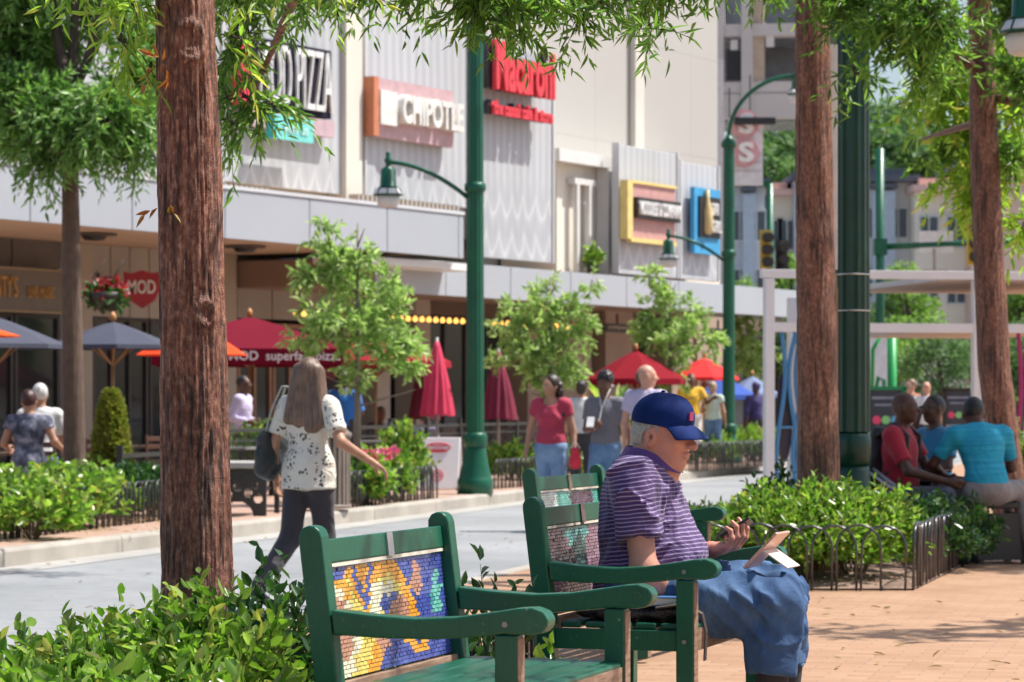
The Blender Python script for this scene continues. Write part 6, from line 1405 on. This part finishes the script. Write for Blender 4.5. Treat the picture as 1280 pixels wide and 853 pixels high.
# grey hair below the cap
gm, nt, b = new_mat('grey_hair'); v = coords(nt, (1, 1, .3)); n1 = noise(nt, v, 220, 3); r = ramp(nt, n1.outputs[0], [(.3, (.22, .20, .17)), (.7, (.52, .49, .43))]); nt.links.new(r.outputs[0], b.inputs['Base Color']); bump(nt, b, n1.outputs[0], .6, .006)
Ri = lambda *a: tuple(Rh@nrm(V3(*a)))
solid('hair', [ell(h(0, .020, .004), V3(.081, .097, .085)*1.07, Rh, .01, clip=((Ri(0, 0, -1), .052), (Ri(0, -1, 0), -.004))), ell(h(0, .012, .02), V3(.080, .092, .07)*1.07, Rh, .01, clip=((Ri(0, -1, 0), .045), (Ri(0, 0, -1), .012)))], .004, gm, man)
# eyebrow
for sx_ in (-1, 1): solid('eyebrow', [cap(h(sx_*.018, -.091, .024), h(sx_*.045, -.077, .027), .0045, .0035, .003)], .0022, gm, man)
# cap: crown and brim
cp_, nt, b = new_mat('blue_cap_cloth'); v = coords(nt); n1 = noise(nt, v, 12, 4); r = ramp(nt, n1.outputs[0], [(.3, (.0015, .013, .085)), (.7, (.003, .022, .135))]); nt.links.new(r.outputs[0], b.inputs['Base Color']); b.inputs['Roughness'].default_value = .8; b.inputs['Specular IOR Level'].default_value = .2; n2 = noise(nt, v, 300, 2); bump(nt, b, n2.outputs[0], .4, .002)
Rc = rotm(rad(-12), rad(4)); hcap = lambda x, y, z: HC+Rc@V3(x, y+.004, z+.010)
cs = solid('cap', [ell(hcap(0, .008, .048), (.0935, .1125, .098), Rc, .02, clip=((tuple(Rc@V3(0, 0, -1)), .016),)), ell(hcap(0, -.055, .065), (.06, .045, .055), Rc, .05, clip=((tuple(Rc@V3(0, 0, -1)), .028),))], .0045, cp_, man)
mb = MB(); nu, nv = 17, 7; vs = []
for i in range(nu):
    a = rad(-66+132*i/(nu-1))
    for jx in range(nv):
        f = jx/(nv-1); rr0 = 1-f*0; ln = .082*math.cos(a*.62)**.8
        x = math.sin(a)*(.089+.012*f); y = -math.cos(a)*(.100)-ln*f+.008; z = .040-.030*f*f-.020*f-.38*x*x*6*.30*(1+.5*f)
        vs.append(hcap(x, y, z))
fs = [(i*nv+k, i*nv+k+1, (i+1)*nv+k+1, (i+1)*nv+k) for i in range(nu-1) for k in range(nv-1)]; mb.add(vs, fs, smooth=True); o = mb.build('brim', cp_, cs); mo = o.modifiers.new('s', 'SOLIDIFY'); mo.thickness = .006; mo.offset = 0; mo = o.modifiers.new('u', 'SUBSURF'); mo.levels = 1; mo.render_levels = 2
mb = MB(); q = hcap(0, .008, .146); mb.lathe([(.009, 0), (.007, .005), (.001, .007)], 10, q); mb.build('button', cp_, cs)
mb = MB(); q = hcap(-.012, -.115, .068); mb.box(q, (.028, .006, .03), Matrix(Rc.tolist())); mb.build('emblem', M((.35, .03, .12), .6), cs)
# phone and tablet
wm_ = Matrix.Translation((mX, MY, 0)) @ Matrix.Rotation(YA, 4, 'Z')
def WP(v): return wm_ @ Vector(tuple(v))
t = thing('smartphone', 'dark phone held up in the seated man\'s hand', 'phone', WP(Wr_f+(Hd*.088+nrm(Hp)*.030)*1.15+V3(.012, -.018, .028)), YA)
R = Matrix.Rotation(rad(14), 3, 'Y') @ Matrix.Rotation(rad(-34), 3, 'X'); mb = MB(); mb.box((0, 0, 0), (.070, .125, .009), R); mb.build('case', M((.02, .02, .022), .3), t, .003)
mb = MB(); mb.box(R@Vector((0, 0, .0052)), (.062, .112, .001), R); mb.build('screen', glass, t)
t = thing('tablet', 'rose gold tablet propped on its folding stand upon the man\'s knee', 'tablet', WP(Lp(953, 684, .03)), rad(69))
th = math.atan2(43, 41); Lt = 60/s0
rg = M((.62, .38, .30), .32, .06, 4, .03, metal=.25); dk = M((.30, .17, .15), .5)
mb = MB(); ux = Vector((0, -math.cos(th), math.sin(th))); mb.bar(-ux*Lt/2, ux*Lt/2, .175, .010, up=(0, math.sin(th), math.cos(th))); tb = mb.build('case', rg, t, .003)
mb = MB(); nz_ = Vector((0, math.sin(th), math.cos(th))); mb.bar(-ux*Lt*.45+nz_*.006, ux*Lt*.45+nz_*.006, .15, .002, up=nz_); mb.build('screen', glass, t)
mb = MB(); a0 = ux*Lt*.04-nz_*.008; b_0 = Vector((0, -.098, -Lt/2*math.sin(th)+.003)); mb.bar(a0, b_0, .165, .004, up=(0, .6, .7)); mb.build('stand', M((.66, .55, .48), .45), t)
mb = MB(); 
for k in range(3): mb.bar(ux*(Lt*(.12+.10*k))+Vector((-.088, 0, 0)), ux*(Lt*(.17+.10*k))+Vector((-.088, 0, 0)), .003, .004)
mb.build('side_button', dk, t)
# book and bag on the bench
def BW(x, y, z=0): return B2+Vector((x*math.cos(BA)-y*math.sin(BA), x*math.sin(BA)+y*math.cos(BA), z))
p_ = BW(.36, .13, .515); t = thing('book', 'pale paperback with a blue edge lying on the black bag beside the man', 'book', p_, BA+.12)
mb = MB(); mb.box((0, 0, 0), (.235, .16, .022)); mb.build('pages', M((.70, .70, .67), .7, .06, 40, .2), t); mb = MB(); mb.box((0, 0, .0135), (.24, .165, .004)); mb.box((0, 0, -.0135), (.24, .165, .004)); mb.build('cover', M((.06, .16, .36), .35), t)
p_ = BW(.28, .13, .446); t = thing('shoulder_bag', 'flat black bag on the bench seat with its strap hanging over the front', 'bag', p_, BA)
bgm = M((.022, .018, .018), .5, .3, 8, .6, bdist=.02)
solid('bag_body', [ell((0, 0, .025), (.21, .10, .032), None, .02), cap((-.14, .0, .03), (.16, .02, .03), .030, .034, .03, ((0, 1, 0), .6)), ell((.16, -.01, .035), (.08, .09, .035), None, .02)], .007, bgm, t, lambda p: .005*np.sin(p[:, 0]*60+3*np.sin(p[:, 1]*30)))
mb = MB(); pts = [(.10, -.09, .05), (.20, -.085, .065), (.262, -.08, .03), (.275, -.078, -.03), (.272, -.076, -.09), (.27, -.075, -.13)]
for a, b_ in zip(pts[:-1], pts[1:]): mb.bar(a, b_, .030, .005, up=(.0, 1, 0) if 0 else (1, 0, .4))
mb.build('strap', M((.06, .045, .04), .6), t)

# ------------------------------------------------------------------ the other people
def at(px, D, z=0): return G(px, D, z)
denim = cloth((.10, .20, .40), .3, 3, .6, (.30, .44, .64)); denim2 = cloth((.06, .15, .33), .3, 3, .6, (.20, .34, .55)); blackc = cloth((.035, .030, .038), .2, 3, .5)
# walking woman
bl_, nt, b = new_mat('floral_blouse'); v = coords(nt); vo = nt.nodes.new('ShaderNodeTexVoronoi'); vo.inputs['Scale'].default_value = 9; nt.links.new(v, vo.inputs['Vector'])
v2 = coords(nt); vo2 = nt.nodes.new('ShaderNodeTexVoronoi'); vo2.inputs['Scale'].default_value = 42; nt.links.new(v2, vo2.inputs['Vector'])
m1 = ramp(nt, vo.outputs[0], [(.42, (1, 1, 1)), (.48, (0, 0, 0))]); m2 = ramp(nt, vo2.outputs[0], [(.36, (1, 1, 1)), (.42, (0, 0, 0))]); mm = mix(nt, 1, m1.outputs[0], m2.outputs[0], 'MULTIPLY')
c = mix(nt, mm, (.66, .63, .55), (.05, .05, .06)); nt.links.new(c, b.inputs['Base Color']); b.inputs['Roughness'].default_value = .8; w1 = noise(nt, v, 6, 4); w1.inputs['Distortion'].default_value = 1.5; bump(nt, b, w1.outputs[0], .7, .06)
def wbag(t, j, k_, fwd, up, h, R, vox):
    bg_ = thing('handbag', 'dark grey leather shoulder bag on the walking woman\'s left side', 'bag', t.matrix_world @ Vector((0, 0, 0)) if 0 else t.location, t.rotation_euler.z)
    lm = M((.022, .028, .03), .42, .2, 6, .5, bdist=.02)
    solid('bag_body', [cap((.28, .10, .94), (.26, -.16, .94), .085, .08, .03, ((1, 0, 0), 1.7)), cap((.28, .08, 1.10), (.26, -.12, 1.10), .085, .08, .06, ((1, 0, 0), 1.9)), ell((.28, .02, 1.00), (.06, .17, .14), None, .04)], .012, lm, bg_, lambda p: .006*np.sin(p[:, 1]*40+3*np.sin(p[:, 2]*20)))
    mb = MB()
    for y in (.05, -.05): mb.tube([(.27, .10 if y > 0 else -.14, 1.15), (.25, y*.9, 1.32), (.185, y*.5, 1.465), (.14, y*.5, 1.46)], .008, 6)
    mb.build('strap', M((.36, .36, .33), .5) , bg_)
person('woman with long brown hair walking away in a pale floral blouse and black trousers', at(386, 18.6, -.15), rad(156), 1.65,
    dict(el=(.24, -.10, 1.17) if 0 else (.25, .05, 1.15), wl=(.27, -.02, .93), er=(-.30, .10, 1.17), wr=(-.46, -.06, 1.03), kl=(.11, .06, .50), al=(.15, .44, .18), kr=(-.06, -.12, .50), ar=(-.05, -.15, .09), tl=(0, -.10, -.10), pr=(0, 0, -1)),
    SK_T, bl_, blackc, M((.03, .03, .03), .5), ('long', (.15, .092, .062)), vox=.0095, sleeve=.74, girl=True, heady=.2, top_len=.10, extra=wbag, curl=.35, sleeve_r=.014, fat=1.04)
person('woman in a crimson T-shirt and blue jeans walking with long curly dark hair', at(689, 30.2, -.15), rad(-14), 1.66,
    dict(el=(.24, .05, 1.12), wl=(.27, -.03, .88), er=(-.25, .04, 1.13), wr=(-.27, -.06, .90), kl=(.11, -.10, .50), al=(.12, -.04, .09), kr=(-.08, .02, .50), ar=(-.09, .2, .12)),
    SK_T, cloth((.42, .035, .075), .1), denim, white, ('curly', (.035, .022, .016)), vox=.012, sleeve=.42, girl=True, heady=-.55, fat=1.1, bare_top=True)
t = thing('red_bag', 'small red bag in the hand of the woman in the crimson T-shirt', 'bag', at(719, 29.9, .58)); solid('bag_body', [cap((0, 0, .0), (0, .0, .12), .07, .045, .02, ((0, 1, 0), 2))], .01, M((.65, .02, .05), .5, .2, 8, .4), t); mb = MB(); mb.tube([(-.05, 0, .15), (0, 0, .24), (.05, 0, .15)], .007, 5); mb.build('handle', white, t)
def buds(t, j, k_, fwd, up, h, R, vox):
    mb = MB(); p0 = Vector(h(.083, -.01, -.01)); c0 = Vector(j['che']+V3(0, -.13, .06)); c1_ = Vector(j['wr']+V3(.03, -.05, 0)); mb.tube([p0, (p0+c0)/2+Vector((0, -.04, -.02)), c0, (c0+c1_)/2+Vector((.02, -.05, -.08)), c1_], .006, 4)
    mb.tube([Vector(h(-.083, -.01, -.01)), c0], .006, 4); mb.lathe([(.014, -.01), (.016, .01)], 8, h(.086, -.01, -.01)); mb.build('earphone', white, t)
person('young man in a grey T-shirt with white earphones looking down at his phone', at(757, 30.0, -.15), rad(-22), 1.67,
    dict(el=(.25, .04, 1.12), wl=(.29, .0, .86), er=(-.23, .0, 1.13), wr=(-.06, -.24, 1.13), kr=(-.11, -.10, .50), ar=(-.11, -.06, .09), kl=(.08, .0, .5), al=(.08, .16, .11), pr=(.2, .5, 1), dr=(.7, -.6, .3)),
    SK_B, cloth((.17, .165, .19), .1), denim2, white, ('afro', (.012, .010, .010)), vox=.012, sleeve=.62, headp=.32, heady=-.1, extra=buds)
p_ = P(738, 528, 29.72); t = thing('smartphone', 'pale phone in the raised hand of the young man in grey', 'phone', p_, -.2); mb = MB(); mb.box((0, 0, 0), (.075, .02, .13), Matrix.Rotation(-.7, 3, 'X')); mb.build('case', M((.6, .6, .62), .4), t)
t_ = person('balding man in a lavender shirt standing behind the seated man', at(808, 29.5, -.15), rad(150), 1.76, dict(el=(.24, .04, 1.12), wl=(.26, -.02, .88), er=(-.24, .04, 1.12), wr=(-.26, -.04, .88)),
    SK_L, cloth((.50, .44, .62), .08), cloth((.35, .30, .24), .1), white, ('fringe', (.10, .075, .055)), vox=.013, sleeve=.5, heady=-1.0, belly=.01)
person('bearded man in a yellow T-shirt and white shorts by the kerb', at(864, 53.5, 0), rad(8), 1.78, dict(er=(-.24, .04, 1.13), wr=(-.26, -.02, .88), el=(.30, -.02, 1.2), wl=(.36, -.22, 1.28), dl=(.6, -.6, .2)),
    SK_B, cloth((.72, .42, .02), .08), cloth((.70, .68, .66), .06), M((.25, .12, .08), .6), ('buzz', (.02, .015, .012)), vox=.016, sleeve=.6, leg=.52, flare=.02)
person('woman with light hair in a pale mint top beside the farther lamp post', at(891, 53.8, 0), rad(165), 1.62, dict(el=(.22, .06, 1.14), wl=(.10, -.20, 1.2), er=(-.24, .04, 1.12), wr=(-.25, -.04, .9)),
    SK_T, cloth((.50, .60, .52), .06), denim2, M((.1, .08, .07), .6), ('bun', (.36, .26, .16)), vox=.016, sleeve=.3, girl=True, leg=.75)
person('man in a pale lavender office shirt standing on the terrace beside the thick trunk', at(304, 39, -.13), rad(75), 1.72, dict(el=(.22, .10, 1.16), wl=(.14, -.12, 1.12), er=(-.22, .10, 1.16), wr=(-.14, -.12, 1.1)),
    SK_D, cloth((.52, .47, .66), .08), blackc, M((.02, .02, .02), .5), ('buzz', (.01, .01, .01)), vox=.015, sleeve=1.9)
person('man in a bright blue shirt on the terrace right of the walking woman', at(430, 41, -.13), rad(160), 1.80, dict(el=(.24, -.05, 1.16), wl=(.12, -.26, 1.18), er=(-.24, -.05, 1.16), wr=(-.10, -.26, 1.16)),
    SK_D, cloth((.02, .16, .52), .1), blackc, M((.02, .02, .02), .5), ('short', (.012, .01, .01)), vox=.015, sleeve=.9)
sit = lambda y=.0, **kw: dict(dict(pel=(0, 0, .52), wai=(0, 0, .68), che=(0, .0, .87), nek=(0, .0, 1.04), hea=(0, -.02, 1.20), sl=(.185, 0, .99), sr=(-.185, 0, .99), el=(.25, -.06, .74), er=(-.25, -.06, .74), wl=(.16, -.26, .68), wr=(-.16, -.26, .68),
    hl=(.1, -.02, .50), hr=(-.1, -.02, .50), kl=(.13, -.42, .53), kr=(-.13, -.42, .53), al=(.13, -.42, .10), ar=(-.13, -.42, .10)), **kw)
wd_, nt, b = new_mat('mottled_grey_dress'); v = coords(nt); n1 = noise(nt, v, 7, 4, .6); r = ramp(nt, n1.outputs[0], [(.38, (.035, .04, .06)), (.5, (.12, .13, .19)), (.62, (.34, .34, .42))]); nt.links.new(r.outputs[0], b.inputs['Base Color']); b.inputs['Roughness'].default_value = .9; bump(nt, b, n1.outputs[0], .5, .03)
person('woman with short dark red hair in a mottled grey dress, seen from behind', at(36, 30.6, .0), rad(172), 1.78, sit(el=(.27, .0, .76), er=(-.28, .0, .78), wl=(.30, -.22, .70), wr=(-.30, -.22, .70)), SK_T, wd_, cloth((.04, .05, .10), .3), M((.1, .07, .05), .6), ('short', (.05, .014, .012)), vox=.013, sleeve=.35, girl=True, fat=1.12, top_len=.12)
person('person in a white shirt and white hat sitting beyond the woman in grey', at(50, 32.2, .02), rad(195), 1.86, sit(), SK_T, cloth((.66, .66, .66), .05), denim2, M((.1, .07, .05), .6), ('short', (.62, .60, .58)), vox=.015, sleeve=.8)
person('woman with dark tied hair and a white bag strap, half hidden behind the young man', at(727, 40, -.13), rad(170), 1.66, None, SK_T, cloth((.6, .6, .6), .05), blackc, M((.1, .07, .05), .6), ('bun', (.025, .018, .014)), vox=.015, sleeve=.3, girl=True)
person('person in a lavender top seated behind the white sandwich board', at(530, 45.5, -.13), rad(160), 1.6, sit(), SK_T, cloth((.42, .40, .58), .06), blackc, M((.1, .07, .05), .6), ('short', (.05, .03, .02)), vox=.016, sleeve=.7)
person('diner in dark clothes sitting in the shade right of the small tree trunk', at(476, 47, -.13), rad(20), 1.7, sit(), SK_B, blackc, blackc, M((.1, .07, .05), .6), ('short', (.012, .01, .01)), vox=.018, sleeve=.9)
person('hooded person in dark purple standing near the shelter post', at(945, 58, 0), rad(200), 1.62, None, SK_D, cloth((.045, .035, .14), .1), blackc, M((.02, .02, .02), .6), ('afro', (.05, .04, .14)), vox=.018, sleeve=1.8, belly=.03)
person('man in a red T-shirt with a shaved head, a black backpack on his back', at(1125, 21.4, 0), rad(62), 1.70, sit(hea=(-.02, -.05, 1.205), wl=(.10, -.36, .66), wr=(-.14, -.44, .64), el=(.24, -.12, .76), er=(-.25, -.16, .72)), SK_D, cloth((.36, .01, .03), .12), cloth((.10, .10, .13), .2), M((.02, .02, .02), .6), None, vox=.0105, sleeve=.75, belly=.03, fat=1.08, heady=.1)
def bpk():
    t = thing('backpack', 'black backpack worn by the man in red', 'bag', at(1125, 21.4, -.02), rad(62)); bm2 = M((.022, .022, .026), .6, .3, 6, .5)
    solid('pack', [ell((0, .20, .78), (.15, .11, .22), None, .05), cap((-.08, .26, .66), (.08, .26, .66), .07, None, .05), cap((-.06, .16, 1.0), (.06, .16, 1.0), .05, None, .04)], .012, bm2, t, lambda p: .006*np.sin(p[:, 2]*30+3*np.sin(p[:, 0]*20)))
    mb = MB()
    for sx in (-1, 1): mb.tube([(sx*.12, .14, .98), (sx*.13, .0, 1.07), (sx*.125, -.11, .98), (sx*.14, -.10, .80), (sx*.14, .10, .66)], .018, 6)
    mb.build('strap', bm2, t)
bpk()
def glasses(t, j, k_, fwd, up, h, R, vox):
    mb = MB(); 
    for sx in (-1, 1): mb.box(h(sx*.032, -.098, .012), (.048, .012, .03), Matrix(R.tolist())); mb.bar(h(sx*.056, -.096, .016), h(sx*.082, .0, .01), .006, .006)
    mb.build('sunglasses', M((.01, .01, .01), .15), t)
    solid('patch', [cap(j['che']+V3(-.0, -.10, -.05), j['che']+V3(.0, -.11, .0), .05, .04, .02, ((0, 1, 0), 1.5))], .01, M((.45, .32, .10), .5, .3, 12), t)
person('man in a blue shirt and sunglasses with his hand at his mouth', at(1170, 22.8, 0), rad(-62), 1.66, sit(hea=(0, -.03, 1.22), wr=(-.02, -.19, 1.10), er=(-.20, -.26, .80), dr=(.2, .2, 1), pr=(0, 1, 0)), SK_D, cloth((.02, .17, .32), .1), blackc, M((.02, .02, .02), .6), ('buzz', (.012, .01, .01)), vox=.0115, sleeve=.7, fat=1.05, extra=glasses)
tq, nt, b = new_mat('turquoise_striped_cloth'); v = coords(nt); n1 = noise(nt, coords(nt, (1, 1, 14)), 3, 3); r = ramp(nt, n1.outputs[0], [(.3, (.01, .27, .42)), (.6, (.02, .36, .54)), (.75, (.06, .44, .60))]); nt.links.new(r.outputs[0], b.inputs['Base Color']); b.inputs['Roughness'].default_value = .85; w1 = noise(nt, v, 5, 4); w1.inputs['Distortion'].default_value = 1.6; bump(nt, b, w1.outputs[0], .35, .05)
person('man in a turquoise polo shirt seen from behind, leaning forward at the right edge', at(1230, 21.2, 0), rad(198), 1.70,
    sit(pel=(0, .05, .58), wai=(0, .02, .72), che=(0, -.04, .89), nek=(0, -.10, 1.05), hea=(0, -.18, 1.155), sl=(.22, -.08, 1.0), sr=(-.22, -.08, 1.0), el=(.33, -.20, .77), er=(-.32, -.16, .74), wl=(.14, -.40, .68), wr=(-.20, -.42, .66), hl=(.11, .03, .56), hr=(-.11, .03, .56), kr=(-.36, -.10, .57), ar=(-.42, .0, .10), kl=(.16, -.42, .55), al=(.16, -.4, .1)),
    SK_D, tq, cloth((.27, .24, .24), .1), M((.02, .02, .02), .6), ('short', (.012, .011, .011)), vox=.0105, sleeve=.72, headp=.35, fat=1.06, top_len=.0, heady=-.3, sleeve_r=.004)
person('pale man in a white shirt far behind the seated group', at(1158, 46, 0), rad(170), 1.56, None, SK_L, cloth((.7, .7, .7), .04), blackc, white, None, vox=.018, sleeve=.6)
person('fair person facing the man in white, far behind the seated group', at(1139, 46.4, 0), rad(-60), 1.60, None, SK_L, cloth((.55, .2, .1), .04), blackc, white, ('short', (.2, .12, .07)), vox=.018, sleeve=.6)
# table, seats and crutches of the seated group
t = thing('picnic_table', 'dark metal table between the man in red and the man in sunglasses', 'table', at(1156, 21.9), .3); mb = MB(); mb.lathe([(.42, .60), (.42, .635)], 28); mb.build('tabletop', iron, t); mb = MB(); mb.lathe([(.25, 0), (.05, .05), (.05, .60)], 14); mb.build('pedestal', iron, t)
for i, (px, D, hh, w_, lab) in enumerate(((1119, 21.5, .43, .42, 'dark seat under the man in red'), (1174, 22.9, .42, .40, 'dark seat under the man in sunglasses'), (1242, 21.5, .47, .42, 'black boxy seat under the man in turquoise'))):
    t = thing('stool', lab, 'seat', at(px, D), .2, 'dark seats of the table group'); boxes([((0, 0, hh-.03), (w_, w_, .05))], 'seat', iron, t, .01)
    boxes([((sx*(w_/2-.03), sy*(w_/2-.03), (hh-.055)/2), (.05, .05, hh-.06)) for sx in (-1, 1) for sy in (-1, 1)]+([((0, -w_/2+.02, hh/2-.03), (w_-.1, .02, hh-.12)), ((w_/2-.02, 0, hh/2-.03), (.02, w_-.1, hh-.12)), ((-w_/2+.02, 0, hh/2-.03), (.02, w_-.1, hh-.12))] if i == 2 else []), 'leg', iron, t)
for i, lab in enumerate(('upper of the two grey crutches leaning among the shaded shrubs', 'lower of the two grey crutches leaning among the shaded shrubs')):
    a = P(1080+8*i, 586+4*i-(6 if i else 0), 21.3); b_ = P(1140+10*i, 628+2*i, 20.9); t = thing('crutch', lab, 'crutch', a, 0, 'crutches of the seated group'); d = b_-a
    mb = MB(); mb.tube([(0, 0, 0), d], .013, 8); mb.build('shaft', M((.42, .42, .44), .35, metal=.6), t); mb = MB(); mb.tube([-d*.06, d*.04], .028, 8); mb.build('tip', blk, t)
